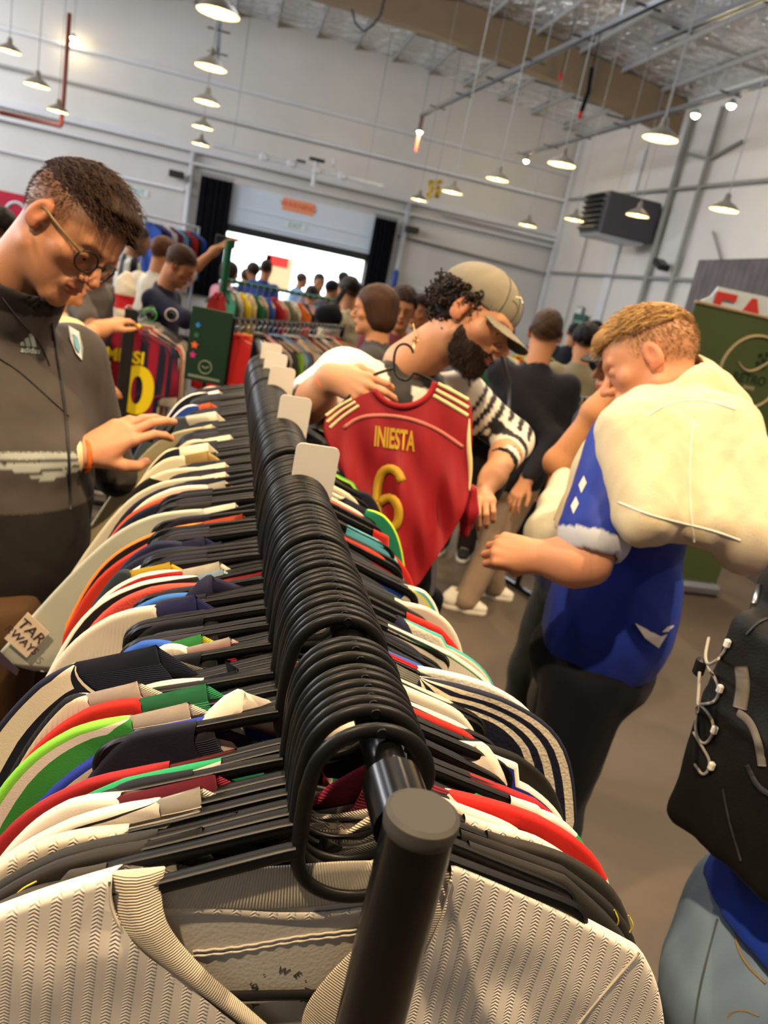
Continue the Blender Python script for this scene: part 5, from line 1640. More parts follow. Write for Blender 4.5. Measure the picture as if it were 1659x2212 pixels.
# jacket
tr = unit(SHR - nb); tr = unit(np.array([-.75, -.62, 0.0]))
NB = at(-8, 690, D=1.50); HP = at(20, 1270, D=1.60); SHL = NB - tr * .17 + np.array([0, 0, -.06]); SHR2 = NB + tr * .15 + np.array([0, 0, -.05])
SH0 = at(-60, 780, D=1.40)
chest_f = unit(np.cross(tr, unit(HP - NB)));
ELL = at(150, 1010, D=1.72)
def jk(P):
    d = torso_sdf(P, NB, HP, tr, w=.20, dpt=.125, sh=.05)
    a = rc(P, SHR2, EL, .068, .052); a = smin(a, rc(P, EL, WR + (EL - WR) * .10, .052, .034), .03)
    d = smin(d, a, .045)
    d = smin(d, rc(P, SHL, SHL + np.array([.10, .05, -.27]), .062, .05), .05)
    return d
NA = at(-2, 730, D=1.50); NT = at(62, 604, D=1.43); cn = unit(NT - NA)
cn2 = unit(cn + .35 * unit(at(40, 600, D=1.43) - at(140, 660, D=1.43)))
def jk2(P):
    d = smin(jk(P), rc(P, NA, NT, .088, .073), .02)
    pl = (P[0] - NT[0]) * cn2[0] + (P[1] - NT[1]) * cn2[1] + (P[2] - NT[2]) * cn2[2]
    r2 = np.sqrt((P[0] - NT[0]) ** 2 + (P[1] - NT[1]) ** 2 + (P[2] - NT[2]) ** 2) - .17
    d = np.where(r2 < 0, smax(d, pl, .006), d)
    return smax(d, -rc(P, NT - cn * .06, NT + cn * .2, .064, .07), .004)
def jcol(V):
    C = np.tile(lin('#4a443f'), (len(V), 1))
    # three pale stripes along the sleeve
    a = EL; b_ = WR; ab = b_ - a; t = np.clip(((V - a) @ ab) / (ab @ ab), 0, 1); q = V - (a + t[:, None] * ab); on = (np.linalg.norm(q, axis=1) < .062) & (t > .03)
    u = unit(np.cross(ab, (0, 0, 1))); v = np.cross(unit(ab), u); v = v if v[2] < 0 else -v
    cs = unit(CAM - (a + b_) / 2); w1 = unit(cs - unit(ab) * (cs @ unit(ab))); w2 = np.cross(unit(ab), w1)
    ang = np.arctan2(q @ w2, q @ w1)
    for c0 in (-.55, -.15, .25):
        C[on & (np.abs(ang - c0 - .55) < .14)] = lin('#aab0a8')
    pl = (V - NT) @ cn2; C[(pl > -.045) & (np.linalg.norm(V - NT, axis=1) < .15)] = lin('#1d1916')
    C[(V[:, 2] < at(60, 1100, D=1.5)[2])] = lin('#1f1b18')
    return C
lo = np.array([min(-1.05, EL[0] - .1), min(NB[1], EL[1]) - .32, HP[2] - .06]); hi = np.array([max(WR[0] + .05, NB[0] + .34), NB[1] + .36, h1.c[2] + .02])
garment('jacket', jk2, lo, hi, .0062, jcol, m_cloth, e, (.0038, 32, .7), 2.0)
# lining visible inside the collar, zip and piping follow the chest
def on_surf(fn, p, d, n=40):
    """march from p along d to the surface fn=0"""
    p = np.asarray(p, float); d = unit(d); t = 0
    for _ in range(60):
        v = float(fn([np.array([c]) for c in p + d * t])[0])
        if abs(v) < .0004: break
        t += max(v, .001) * .8 if v > 0 else v * .8
    return p + d * t
def px_surf(fn, px, py): d = ray(px, py); return on_surf(fn, CAM + d * .9 / FPX, d)
jkf = lambda P: jk2(P) + .0038 * fbm([P[0], P[1], P[2] * .7], 32, 2.0, 3)
def surf_line(fn, pts, n=24, off=.001):
    q = curve(np.array(pts, float), n); out = []
    for a, b_ in q:
        p = px_surf(fn, a, b_); out.append(p + unit(CAM - p) * off)
    return out
for nm, pts, r_, mm in (('zip', [(112, 700), (128, 800), (142, 900), (150, 1000), (152, 1100)], .0028, m_dkgrey), ('raglan_piping', [(2, 640), (40, 690), (85, 735), (108, 790)], .0014, m_dkgrey), ('raglan_piping', [(0, 775), (40, 800), (90, 845), (150, 900)], .0014, m_dkgrey)):
    bb = MB(); bb.tube(surf_line(jkf, pts), r_, 6); mk(nm, np.concatenate(bb.V), bb.F, mm, e)


def decal(fn, name, polys, m, parent, cxy, ux, uy, size, th=.0012):
    """flat printed mark laid on a surface: polys in unit coordinates, placed about pixel cxy with pixel axes ux,uy"""
    bb = MB()
    for poly in polys:
        P = []
        for a, b_ in poly:
            p = px_surf(fn, cxy[0] + (a * ux[0] + b_ * uy[0]) * size, cxy[1] + (a * ux[1] + b_ * uy[1]) * size); P.append(p + unit(CAM - p) * th)
        n = len(P); V = np.array(P + [p - unit(CAM - p) * th * .9 for p in P]); bb.add(V, [tuple(range(n)), tuple(reversed(range(n, 2 * n)))] + [(i, (i + 1) % n, (i + 1) % n + n, i + n) for i in range(n)])
    return mk(name, np.concatenate(bb.V), bb.F, m, parent, smooth=False)
def decal_text(fn, name, body, m, parent, c, ux, uy, size, bold=0.0):
    o = text(body, name, m, parent, 1.0, (0, 0, 0), (1, 0, 0), (0, 1, 0), .0, bold=bold)
    n = len(o.data.vertices); co = np.empty(n * 3); o.data.vertices.foreach_get('co', co); co = co.reshape(-1, 3)
    for i in range(n):
        a, b_ = co[i, 0] * size, co[i, 1] * size
        p = px_surf(fn, c[0] + a * ux[0] + b_ * uy[0], c[1] + a * ux[1] + b_ * uy[1]); co[i] = p + unit(CAM - p) * .0018
    o.data.vertices.foreach_set('co', co.ravel()); o.data.update(); return o
m_mint = mat('logo_mint', '#9fb5ad', .6)
bars = [[(-1.0, -.5), (-.5, -.5), (-.75, -.02), (-1.0, -.2)], [(-.4, -.5), (.12, -.5), (-.3, .45), (-.68, .2)], [(.22, -.5), (.75, -.5), (.05, .95), (-.3, .72)]]
decal(jkf, 'three_bar_logo', bars, m_mint, e, (66, 738), (1, .10), (.16, -1), 21)
decal_text(jkf, 'logo_lettering', 'adidas', m_mint, e, (66, 757), (1, .10), (.1, -1), 17, .01)
decal(jkf, 'club_crest', [[(-.6, 1), (.6, .9), (.7, -.1), (.25, -1), (-.35, -.7), (-.7, .1)]], mat('crest_white', '#c9ccc8', .6), e, (166, 742), (.55, .25), (-.2, -1), 34, .006)
decal(jkf, 'crest_stripe', [[(-.25, .6), (.3, .5), (.35, -.2), (.1, -.6), (-.3, -.3)]], mat('crest_blue', '#6fa3b5', .6), e, (166, 742), (.55, .25), (-.2, -1), 32, .008)
wristband(e, WR, EL, .0345, .012, 'paper_wristband', mat('cream_band', '#e3c79c', .5), .022)
wristband(e, WR, EL, .0350, -.012, 'orange_wristband_edge', m_orange, .007); wristband(e, WR, EL, .0350, .028, 'orange_wristband_edge', m_orange, .007)
def tr1(P):
    d = None
    for hx in legs:
        g = smin(rc(P, hx + np.array([0, 0, .08]), (hx[0], hx[1], .5), .105, .08), rc(P, (hx[0], hx[1], .5), (hx[0] - .02, hx[1], .05), .08, .075), .03)
        d = g if d is None else smin(d, g, .03)
    return d
garment('trousers', tr1, (HIP1[0] - .2, HIP1[1] - .3, .03), (HIP1[0] + .2, HIP1[1] + .3, HIP1[2] + .1), .012, '#4a331c', m_cloth, e, (.005, 14, .7))
for hx in legs: shoe(e, (hx[0] + .04, hx[1], 0), (1, 0, 0), '#2a2a2c', '#d8d4cc')
localise(e)

# ---------------------------------------------------------------- man in the grey cap (middle)
D2 = 1.98
HC = at(1020, 692, D=D2); nbp = at(905, 775, D=2.04)
e = empty('person', (float(nbp[0]), float(nbp[1]), 0)); tag(e, 'person in faded grey cap with dark curls and beard, wearing black and white striped jersey', 'person')
fw = unit(px_dir((985, 660), (1072, 712), D2) + .42 * unit(CAM - HC)); upv = px_dir((1010, 730), (1052, 610), D2)
h2 = Head(HC, fw, upv, skin='#b98560', sc=1.06, beard=('#3a2618', .62), neck=at(880, 790, D=2.06), lips='#8e4c40', nose=1.4)
SKN2 = '#b5825e'
parts = [h2.mesh(.0028)]
NB = at(885, 800, D=2.07); HP = at(800, 1330, D=2.12); tr = unit(np.array([-.92, -.30, 0]))
SHR = at(745, 815, D=2.0); ELR = at(668, 880, D=1.86); WR = at(715, 812, D=1.77)
SHL = at(1000, 858, D=2.12); ELL = at(1112, 950, D=2.16); WL = at(1040, 1072, D=1.93)
fing = unit(at(815, 850, D=1.73) - WR); bk = unit(CAM - WR + .3 * np.array([0, 0, 1])); R2 = frame(fing, bk)
parts.append(hand_mesh(WR, R2, ELR, [(.45, .9, .5), (.35, .8, .5), (.35, .75, .5), (.4, .8, .5)], '#c08c68', mirror=True, spread=.05, h=.003,
                       thumb=((.022, .022, -.012), (.045, .045, -.028), (.045, .072, -.040), (.035, .096, -.040)), rw=.026, re=.042, sc=1.0))
fing = unit(at(1062, 1075, D=1.80) - WL + np.array([-.02, 0, -.02])); R2b = frame(fing, unit(CAM - WL))
parts.append(hand_mesh(WL, R2b, ELL, [(.7, 1.1, .6), (.7, 1.1, .6), (.8, 1.1, .6), (.8, 1.1, .6)], '#c08c68', mirror=False, spread=.03, h=.003,
                       thumb=((.022, .022, -.012), (.040, .045, -.030), (.032, .066, -.044), (.016, .082, -.050)), rw=.026, re=.04, sc=.92))
parts.append(limb([NB, NB * .5 + HP * .5, HP], [.05, .09, .10], .012, SKN2)); parts.append(limb([SHR, ELR], [.045, .042], .006, SKN2)); parts.append(limb([SHL, ELL], [.045, .040], .006, SKN2))
LG2 = [HP + np.array([-.09, 0, -.04]), HP + np.array([.09, .03, -.04])]
for hx in LG2: parts.append(limb([hx, (hx[0], hx[1], .5), (hx[0], hx[1] + .02, .09)], [.075, .055, .04], .014, SKN2))
V, F, C = joinm(parts); mk('body', V, F, m_skin, e, cols=C); h2.features(e, '#1d120c', 1.3)
# beard volume
def beard(P):
    x = np.abs(P[0]); d = h2.sdf(P) - .0035
    d = smax(d, P[2] + .046 + .6 * np.clip(.045 - P[1], 0, 1) * -1.0, .012); d = smax(d, .005 - P[1], .012)
    m_ = el(P, (0, .102, -.063), (.024, .022, .0115)); d = smax(d, -m_, .004)
    return smax(d, -(P[2] + .135), .01)
bo_ = h2.hairshell(e, beard, '#1f130c', streak=(0, 0, 1), amp=.003, sc_=300, name='beard', lo=(-.1, -.02, -.15), hi=(.1, .13, .01), h=.0028)
BV = h2.inv(np.array([v.co[:] for v in bo_.data.vertices]))
def broot(rg_):
    while 1:
        q = BV[rg_.randint(len(BV))]
        if q[1] > .0 and q[2] < -.03:
            n_ = unit(q - np.array([0, .0, -.04])); return q - n_ * .001, n_
h2.strands(e, broot, lambda q, t, n: n * .7 + np.array([0, .1, -.8]), 2200, lambda p: .010, .0006, ('#22150d', '#2f1f14', '#3a281a'), 'beard_strands', 8, seg=3)
# curls at the nape and temple
rg = np.random.RandomState(11); b = MB(); CC = []
rt = skull_root(lambda p: (p[1] < .02 and -.05 < p[2] < .055 and abs(p[0]) > .0) and not (p[1] > -.03 and p[2] < .018), .06)
for k in range(300):
    p, n = rt(rg); L_ = rg.uniform(.018, .036); rr = rg.uniform(.004, .0075); u = unit(np.cross(n, rg.normal(0, 1, 3))); w = np.cross(n, u)
    t = np.linspace(0, 2.2 * 2 * np.pi * .8, 15); ax = unit(n + rg.normal(0, .35, 3) + np.array([0, -.1, -.35]))
    pts = [p - n * .004 + ax * L_ * q / t[-1] + rr * (math.cos(q) * u + math.sin(q) * w) for q in t]
    b.tube(pts, .0021, 5)
Vv = np.concatenate(b.V); sh_ = np.repeat(np.random.RandomState(2).uniform(.6, 1.6, 300), len(Vv) // 300)[:, None]
mk('curly_hair', h2.out(Vv), b.F, m_hair, e, cols=np.clip(np.array(lin('#20140d')) * sh_, 0, 1))
def hb(P): return smax(smax(el(P, (0, -.022, .026), (.086, .104, .088)), P[1] - .0 - .4 * np.clip(P[2], 0, 1), .01), -.055 - P[2], .02)
h2.hairshell(e, hb, '#150d09', streak=(0, 0, 0), amp=.006, sc_=120, name='curly_hair_mass', h=.0045)
# cap
def cap(P):
    d = el(P, (0, -.012, .052), (.087, .110, .083)); d = smax(d, -(P[2] - .034 + .22 * P[1]), .006)
    return smax(d, -el(P, (0, -.012, .046), (.081, .104, .077)), .003)
V, F = nets(cap, (-.11, -.14, -.01), (.11, .13, .15), .0035); n = fbm([V[:, 0], V[:, 1], V[:, 2]], 55, 2.0)
co_ = mk('cap', h2.out(V), F, m_cloth, e, cols=np.clip(np.array(lin('#77705f')) * (1 + .18 * n)[:, None], 0, 1))
def brim(P):
    x, y, z = P; u = (y - .085) / .075
    zc = .028 - .28 * (y - .08) - 4.2 * x * x
    out = np.sqrt((x / .078) ** 2 + (np.clip(y - .075, 0, 9) / .088) ** 2) - 1
    return np.maximum(np.maximum(np.abs(z - zc) - .0022, out * .06), .055 - y)
V, F = nets(brim, (-.09, .05, -.06), (.09, .175, .06), .0026)
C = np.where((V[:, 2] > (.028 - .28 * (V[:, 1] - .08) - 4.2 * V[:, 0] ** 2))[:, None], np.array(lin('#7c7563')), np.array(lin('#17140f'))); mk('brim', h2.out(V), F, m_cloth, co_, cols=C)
b = MB(); b.lathe([(0, .004), (.006, .003), (.008, 0)], 12, (0, -.012, .134)); mk('cap_button', h2.out(np.concatenate(b.V)), b.F, m_cloth, co_, cols=np.tile(lin('#77705f'), (b.n, 1)))
for s_ in np.linspace(-1.2, 1.2, 6)[1:-1]:
    t = np.linspace(-.2, 1.25, 14); pts = [(math.sin(s_) * .0875 * math.cos(q), -.012 + math.cos(s_) * .1105 * math.cos(q), .052 + .0835 * math.sin(q)) for q in t]
    b = MB(); b.tube(pts, .0011, 5); mk('cap_seam', h2.out(np.concatenate(b.V)), b.F, m_dkgrey, co_)
b = MB(); b.tube([(.03, .095, .088), (.038, .088, .094), (.048, .08, .088)], .002, 5); mk('cap_logo', h2.out(np.concatenate(b.V)), b.F, m_sw, co_)
# earring and chain
b = MB(); t = np.linspace(0, 6.28, 13)[:-1]; p = h2.out(np.array([-.074, -.004, -.03])); 
q0 = at(915, 748, D=1.96)
pts = [at(x_, y_, D=D_) for x_, y_, D_ in ((893, 700, 2.02), (896, 715, 1.985), (899, 727, 1.972))]
b.tube(pts, .0018, 6); q = pts[-1]; b.tube([q, q + (0, 0, -.03)], .003, 6); b.tube([q + (-.009, 0, -.01), q + (.009, 0, -.01)], .003, 6)
mk('chain_and_cross', np.concatenate(b.V), b.F, mat('gold', '#d8b878', .3, metal=.9), e)
# jersey
def j2(P):
    d = torso_sdf(P, NB, HP, tr, w=.205, dpt=.125, sh=.06)
    a = rc(P, SHR, SHR * .25 + ELR * .75 + (0, 0, .0), .078, .072); d = smin(d, a, .05)
    a = smin(rc(P, SHL, ELL, .070, .050), rc(P, ELL, ELL * .62 + WL * .38, .050, .044), .03); d = smin(d, a, .05)
    d = smax(d, -rc(P, at(905, 770, D=2.0), at(935, 735, D=1.98), .060, .085), .006)
    d = smax(d, -rc(P, SHR * .30 + ELR * .70, ELR * 1.2 - SHR * .2, .055, .055), .004)
    return smax(d, -rc(P, ELL * .66 + WL * .34, WL, .036, .036), .004)
def s2(V):
    ax = unit(HP - NB); u = (V - NB) @ tr
    ph = (u + .012) / .058
    w = (np.floor(ph) % 2) == 0
    C = np.where(w[:, None], np.array(lin('#cfc8bb')), np.array(lin('#1c1a19')))
    sl = (V - NB) @ tr
    up = ((V - NB) @ ax)
    sh = (np.abs(sl) > .13) & (up < .2)
    C[sh] = lin('#d8d2c4')
    band_ = sh & (np.abs(np.abs(sl) - .16) < .022) & (V[:, 1] > NB[1] - .02)
    C[band_] = lin('#1c1a19')
    for a_, b_ in ((SHL, ELL), (ELL, WL)):
        ab = b_ - a_; t = (V - a_) @ ab / (ab @ ab); q = np.linalg.norm(V - a_ - t[:, None] * ab, axis=1); on = (q < .085) & (t > .12) & (t < 1.1)
        ph = np.floor((t * np.linalg.norm(ab)) / .0175) % 2 == 0
        C[on] = np.where(ph[on][:, None], np.array(lin('#d6d0c2')), np.array(lin('#1a1a20')))
    C[(np.linalg.norm(V - at(915, 765, D=2.0), axis=1) < .098) & (up < .05)] = lin('#1c1a19')
    return C
lo = np.minimum(np.minimum(SHR, ELR), HP) - .12; hi = np.maximum(np.maximum(SHL, NB), ELL) + .14; hi[2] = NB[2] + .10
garment('striped_jersey', j2, lo, hi, .0068, s2, m_shiny, e, (.0045, 32, .6), 5.0)
j2f = lambda P: j2(P) + .0045 * fbm([P[0], P[1], P[2] * .6], 32, 5.0, 3)
decal(j2f, 'gold_tick_mark', [[(-1, .2), (-.2, 0), (1, .35), (-.1, -.25), (-.8, -.1)]], mat('gold_print', '#c09a3c', .5), e, (862, 770), (1, .2), (.2, -1), 12)
wristband(e, WR, ELR, .0325, .022)
def tr2(P):
    d = None
    for hx in LG2:
        g = rc(P, hx + np.array([0, 0, .1]), (hx[0], hx[1], .06), .11, .085); d = g if d is None else smin(d, g, .03)
    return d
garment('trousers', tr2, HP + (-.24, -.2, -HP[2] + .03), HP + (.25, .25, .08), .014, '#15161c', m_cloth, e, (.006, 12, .7))
for hx in LG2: shoe(e, (hx[0] + .01, hx[1] - .03, 0), (.4, -1, 0), '#222226', '#d8d4cc')
localise(e)

# black and white tote / messenger strap is left to the neighbour; the held red jersey:
DJ = 1.74
e = empty('football_jersey', tuple(float(v) for v in at(880, 860, D=DJ))); O = np.array(e.location)
tag(e, 'red jersey reading INIESTA 6 held up on a hanger by the man in the cap', 'jersey')
outL = [(808, 842), (770, 858), (730, 880), (704, 900), (697, 925), (705, 955), (722, 985), (742, 1020), (762, 1080), (790, 1160), (825, 1240), (850, 1300)]
outR = [(940, 825), (965, 838), (990, 850), (1014, 862), (1020, 885), (1021, 930), (1018, 990), (1016, 1040), (1010, 1090), (985, 1140), (950, 1195), (905, 1262)]
outB = [(850, 1300), (875, 1330), (905, 1262)]
neck = [(808, 842), (822, 858), (850, 872), (880, 873), (910, 862), (930, 843), (940, 825)]
L_ = resample(np.array(smooth_path(outL, 2)), 70); R_ = resample(np.array(smooth_path(outR, 2)), 70); nk_ = resample(np.array(smooth_path(neck, 2)), 50)
b0 = np.array([(850, 1300), (905, 1262)])
def jersey_pt(px, py, off=0.0):
    w = .010 * math.sin(px * .045 + py * .006) + .008 * math.sin((px - py * .5) * .06) + .006 * math.sin(px * .11 + 1)
    k = min(1, max(0, (py - 900) / 200.0)); d = at(px, py, D=DJ); n = unit(CAM - d)
    return d + n * (w * (.25 + .75 * k) + off) + n * (.035 * math.exp(-((px - 880) / 120.0) ** 2)) - n * .0
V = []; F = []; UVP = []
NC = 60
for i in range(70):
    top = None
    for j in range(NC):
        t = j / (NC - 1)
        if i == 0: q = nk_[int(t * 49)]
        else:
            f_ = i / 69.0
            q = L_[i] * (1 - t) + R_[i] * t
            mid = nk_[int(t * 49)]; kk = max(0, 1 - f_ * 4.5)
            q = q * (1 - kk) + (mid + (q - (L_[0] * (1 - t) + R_[0] * t))) * kk if kk > 0 else q
        UVP.append(q); V.append(jersey_pt(*q))
for i in range(69):
    for j in range(NC - 1):
        a = i * NC + j; F.append((a, a + NC, a + NC + 1, a + 1))
n = len(V); Vb = [np.array(v) + unit(np.array(v) - CAM) * (.004 + .03 * min(1, (i // NC) / 12.0) * math.sin(math.pi * (i % NC) / (NC - 1)) ** .5) for i, v in enumerate(V)]
F2 = [tuple(x + n for x in q[::-1]) for q in F]
edge = []
for i in range(69):
    for j, s_ in ((0, 1), (NC - 1, -1)):
        a, c = i * NC + j, (i + 1) * NC + j; edge.append((a, a + n, c + n, c) if s_ > 0 else (a, c, c + n, a + n))
for j in range(NC - 1): a = 69 * NC + j; edge.append((a, a + n, a + 1 + n, a + 1))
# colour: stripes on the shoulders, gold side lines and the arc over the name are part of the cloth
UVP = np.array(UVP); C = np.tile(lin('#85151c'), (2 * n, 1))
def near(pl, w):
    P = np.array(smooth_path(pl, 3)); d = np.full(n, 1e9)
    for a, b_ in zip(P[:-1], P[1:]):
        ab = b_ - a; t = np.clip(((UVP - a) @ ab) / (ab @ ab + 1e-9), 0, 1); d = np.minimum(d, np.linalg.norm(UVP - a - t[:, None] * ab, axis=1))
    return d < w
mk('jersey_body', np.array(V + Vb) - O, F + F2 + edge, m_shiny, e, cols=C)
m_gold = mat('jersey_gold', '#d9c48e', .6); m_ggold = mat('print_gold', '#b08a26', .6)
def jstrip(name, pl, w, m, off=.0016, taper=None):
    P = resample(np.array(smooth_path(pl, 2)), 36); bb = MB(); V = []
    for i, p in enumerate(P):
        t = P[min(i + 1, 35)] - P[max(i - 1, 0)]; nn = np.array([-t[1], t[0]]) / (np.linalg.norm(t) + 1e-9); ww = w * (taper(i / 35) if taper else 1)
        for s_, o_ in ((-1, off), (1, off), (1, off - .0014), (-1, off - .0014)): V.append(jersey_pt(*(p + nn * ww * s_), o_) - O)
    F = [(i * 4 + k, (i + 1) * 4 + k, (i + 1) * 4 + (k + 1) % 4, i * 4 + (k + 1) % 4) for i in range(35) for k in range(4)] + [(0, 1, 2, 3), (143, 142, 141, 140)]
    return mk(name, V, F, m, e)
for pl in ([(946, 829), (980, 846), (1012, 864)], [(941, 842), (975, 860), (1012, 881)], [(936, 854), (970, 873), (1011, 898)]): jstrip('shoulder_stripe', pl, 4.2, m_gold)
for pl in ([(760, 862), (728, 880), (704, 898)], [(768, 868), (735, 888), (706, 912)], [(775, 876), (742, 898), (712, 924)]): jstrip('shoulder_stripe', pl, 3.2, m_gold)
jstrip('back_arc_trim', [(742, 925), (768, 905), (800, 897), (850, 898), (900, 908), (950, 930), (1000, 966)], 4.2, mat('arc_pink', '#b8695c', .6))
jstrip('side_trim', [(1014, 905), (1012, 960), (1017, 1010), (1014, 1060)], 4.0, m_gold, taper=lambda t: .3 + math.sin(t * 3.1))
cb = [(808, 842), (822, 861), (850, 877), (880, 879), (912, 867), (932, 848), (940, 825)]
jstrip('collar', cb, 6.5, mat('collar_red', '#8c161c', .7), .004)
def jtext(body, c, size, sx, name, ang=0.10, bold=.012):
    o = text(body, name, m_ggold, e, 1.0, (0, 0, 0), (1, 0, 0), (0, 1, 0),   .0, bold=bold)
    k = len(o.data.vertices); co = np.empty(k * 3); o.data.vertices.foreach_get('co', co); co = co.reshape(-1, 3)
    out = [jersey_pt(c[0] + (q[0] * sx * math.cos(ang) + q[1] * math.sin(ang) * .5) * size, c[1] + (q[0] * sx * math.sin(ang) - q[1]) * size, .003) - O for q in co]
    o.data.vertices.foreach_set('co', np.array(out).ravel()); o.data.update()
jtext('INIESTA', (852, 950), 60, .42, 'name_lettering', .14, bold=.028)
jstrip('number', [(869, 1040), (858, 1016), (836, 1010), (820, 1026), (814, 1060), (814, 1102), (822, 1136), (842, 1145), (859, 1132), (863, 1102), (852, 1078), (834, 1074), (818, 1088)], 9.5, m_ggold, .004)
# red sleeve hanging free at the right, gathered in the other hand
sl = limb([at(1016, 1060, D=1.76), at(1012, 1105, D=1.77), at(1003, 1152, D=1.78)], [.016, .020, .012], .004, '#8d1420'); mk('loose_sleeve', sl[0] - O, sl[1], m_shiny, e, cols=sl[2])
e = empty('clothes_hanger', tuple(float(v) for v in at(870, 800, D=DJ))); O = np.array(e.location); tag(e, 'thin black hanger pinched by the man in the cap, carrying the red jersey', 'hanger')
def hp(l, D=DJ): return [at(a, b_, D=D) - O for a, b_ in l]
b = MB(); b.tube(smooth_path(hp([(893, 763), (888, 750), (876, 742), (862, 745), (853, 758), (850, 785), (853, 808), (865, 820), (880, 822), (889, 812), (893, 806)]), 2), .0032, 8); b.build('hook', m_plas, e, smooth=True)
b = MB(); b.tube(smooth_path(hp([(893, 806), (905, 808), (930, 820), (985, 852), (1008, 872)]), 2), .0036, 8); b.build('arm', m_plas, e, smooth=True)
b = MB(); b.tube(smooth_path(hp([(850, 795), (835, 800), (800, 812), (740, 870), (715, 905)]), 2), .0036, 8); b.build('arm', m_plas, e, smooth=True)

# ---------------------------------------------------------------- blond man in blue with a cream hoodie over his shoulders
D3 = 1.72
HC = at(1405, 788, D=D3); NB = at(1462, 880, D=1.74)
e = empty('person', (float(NB[0]), float(NB[1]), 0)); tag(e, 'person with blond hair in royal blue jersey, cream hoodie slung over the shoulders', 'person')
fw = unit(px_dir((1392, 775), (1322, 800), D3) + .32 * unit(HC - CAM)); upv = px_dir((1385, 860), (1412, 690), D3)
SK3 = '#c98d68'
h3 = Head(HC, fw, upv, skin=SK3, sc=1.0, neck=at(1470, 915, D=1.76), nose=1.0, stub=('#a5714c', .12))
def scalp3(V):
    x, y, z = np.abs(V[:, 0]), V[:, 1], V[:, 2]
    w = np.clip((z - (.020 + .5 * np.clip(y - .02, 0, 1))) / .016, 0, 1) * (y < .07)
    w = np.maximum(w, np.clip((-.02 - y) / .02, 0, 1) * np.clip((z + .055) / .04, 0, 1))
    return w * .5
h3.scalpc = '#8a6840'
parts = [h3.mesh(.0028, scalp3)]
SHL = at(1325, 985, D=1.60); ELL = at(1272, 1215, D=1.56); WL = at(1165, 1203, D=1.60)
fing = unit(at(1125, 1195, D=1.61) - WL); R3 = frame(fing, unit(CAM - WL + np.array([0, 0, .4])))
parts.append(hand_mesh(WL, R3, ELL, [(1.0, 1.5, .9), (1.0, 1.5, .9), (1.0, 1.5, .9), (1.0, 1.5, .9)], SK3, mirror=True, spread=.02, h=.0032,
                       thumb=((.022, .022, -.012), (.034, .045, -.030), (.024, .062, -.044), (.004, .068, -.048)), rw=.030, re=.050, sc=1.0))
parts.append(limb([SHL, ELL], [.055, .048], .006, SK3, .03))
HP = np.array([NB[0] - .02, NB[1] + .0, NB[2] - .60])
parts.append(limb([NB, HP], [.06, .10], .012, SK3))
LG3 = [HP + np.array([-.04, -.075, -.06]), HP + np.array([.04, .095, -.06])]
for hx in LG3: parts.append(limb([hx, (hx[0], hx[1], .5), (hx[0], hx[1], .09)], [.075, .055, .04], .014, SK3))
V, F, C = joinm(parts); mk('body', V, F, m_skin, e, cols=C); h3.features(e, '#8a6238', .9)
def hair3(P):
    top = el(P, (0, -.010, .060), (.071, .102, .076)); top = smin(top, el(P, (0, .076, .082), (.050, .032, .026)), .03)
    cut = .064 + .30 * np.clip(P[1], -.1, 0) - P[2]
    return smax(top, cut, .014)
h3.hairshell(e, hair3, '#9a7444', streak=(0, 1, 0), amp=.003, sc_=45, name='hair', cv=.3)
cols3 = ('#a8814c', '#8a6436', '#c09a5e', '#6e4c28')
h3.strands(e, skull_root(lambda p: p[2] > .062 and p[1] < .09, .10), lambda q, t, n: (n[0] * .3, 1.0 - .15 * t, .35 - 1.15 * t + n[2] * .3), 1600, lambda p: .030, .0011, cols3, 'hair_strands', 5)
h3.strands(e, skull_root(lambda p: (p[1] < .05 and .01 < p[2] < .078) or (p[1] < -.02 and p[2] > -.045), .0), lambda q, t, n: n * .7 + np.array([0, -.2, -1.0]), 3000, lambda p: .006 + .16 * max(0, p[2] - .015), .0006, ('#7a5730', '#8f6b3e', '#5e4224'), 'hair_sides', 6)
tr = unit(np.array([.62, .78, 0]))
def sh3(P):
    d = torso_sdf(P, NB, HP + (0, 0, -.06), tr, w=.20, dpt=.125, sh=.06)
    d = smin(d, el(P, HP + (.02, 0, .08), (.135, .165, .20)), .08)
    a = rc(P, SHL + (.04, .02, .02), SHL * .28 + ELL * .72, .088, .076); d = smin(d, a, .05)
    d = smax(d, -rc(P, SHL * .42 + ELL * .58, ELL * 1.25 - SHL * .25, .053, .055), .004)
    return smax(d, (HP[2] - .075) - P[2] + .10 * (P[0] - HP[0]), .01)
def c3(V):
    C = np.tile(lin('#1b318c'), (len(V), 1)); ax = unit(ELL - SHL); L_ = np.linalg.norm(ELL - SHL)
    t = (V - SHL) @ ax / L_; q = np.linalg.norm(V - (SHL + (t * L_)[:, None] * ax), axis=1)
    C[(t > .765) & (q < .11) & (t < 1)] = lin('#c9ccd0'); return C
lo = np.minimum(np.minimum(SHL, ELL), HP) - (.16, .2, .12); hi = np.array([NB[0] + .30, NB[1] + .34, NB[2] + .08])
garment('blue_jersey', sh3, lo, hi, .0065, c3, m_shiny, e, (.0055, 27, .6), 8.0)
s3f = lambda P: sh3(P) + .0055 * fbm([P[0], P[1], P[2] * .6], 27, 8.0, 3)
decal(s3f, 'white_swoosh_mark', [[(-1, -.55), (.55, .25), (.95, .1), (.42, .95), (-.4, .35)][::1], [(.62, -.02), (.95, -.35), (1.35, -.42), (1.0, -.05)]], mat('print_white', '#d9d4cc', .6), e, (1408, 1366), (1, 0), (0, 1), 36, .006)
decal(s3f, 'sleeve_mark', [[(0, -1), (.45, -.3), (.1, .9), (-.35, .1)]], m_sw, e, (1257, 1047), (1, .2), (-.2, 1), 20)
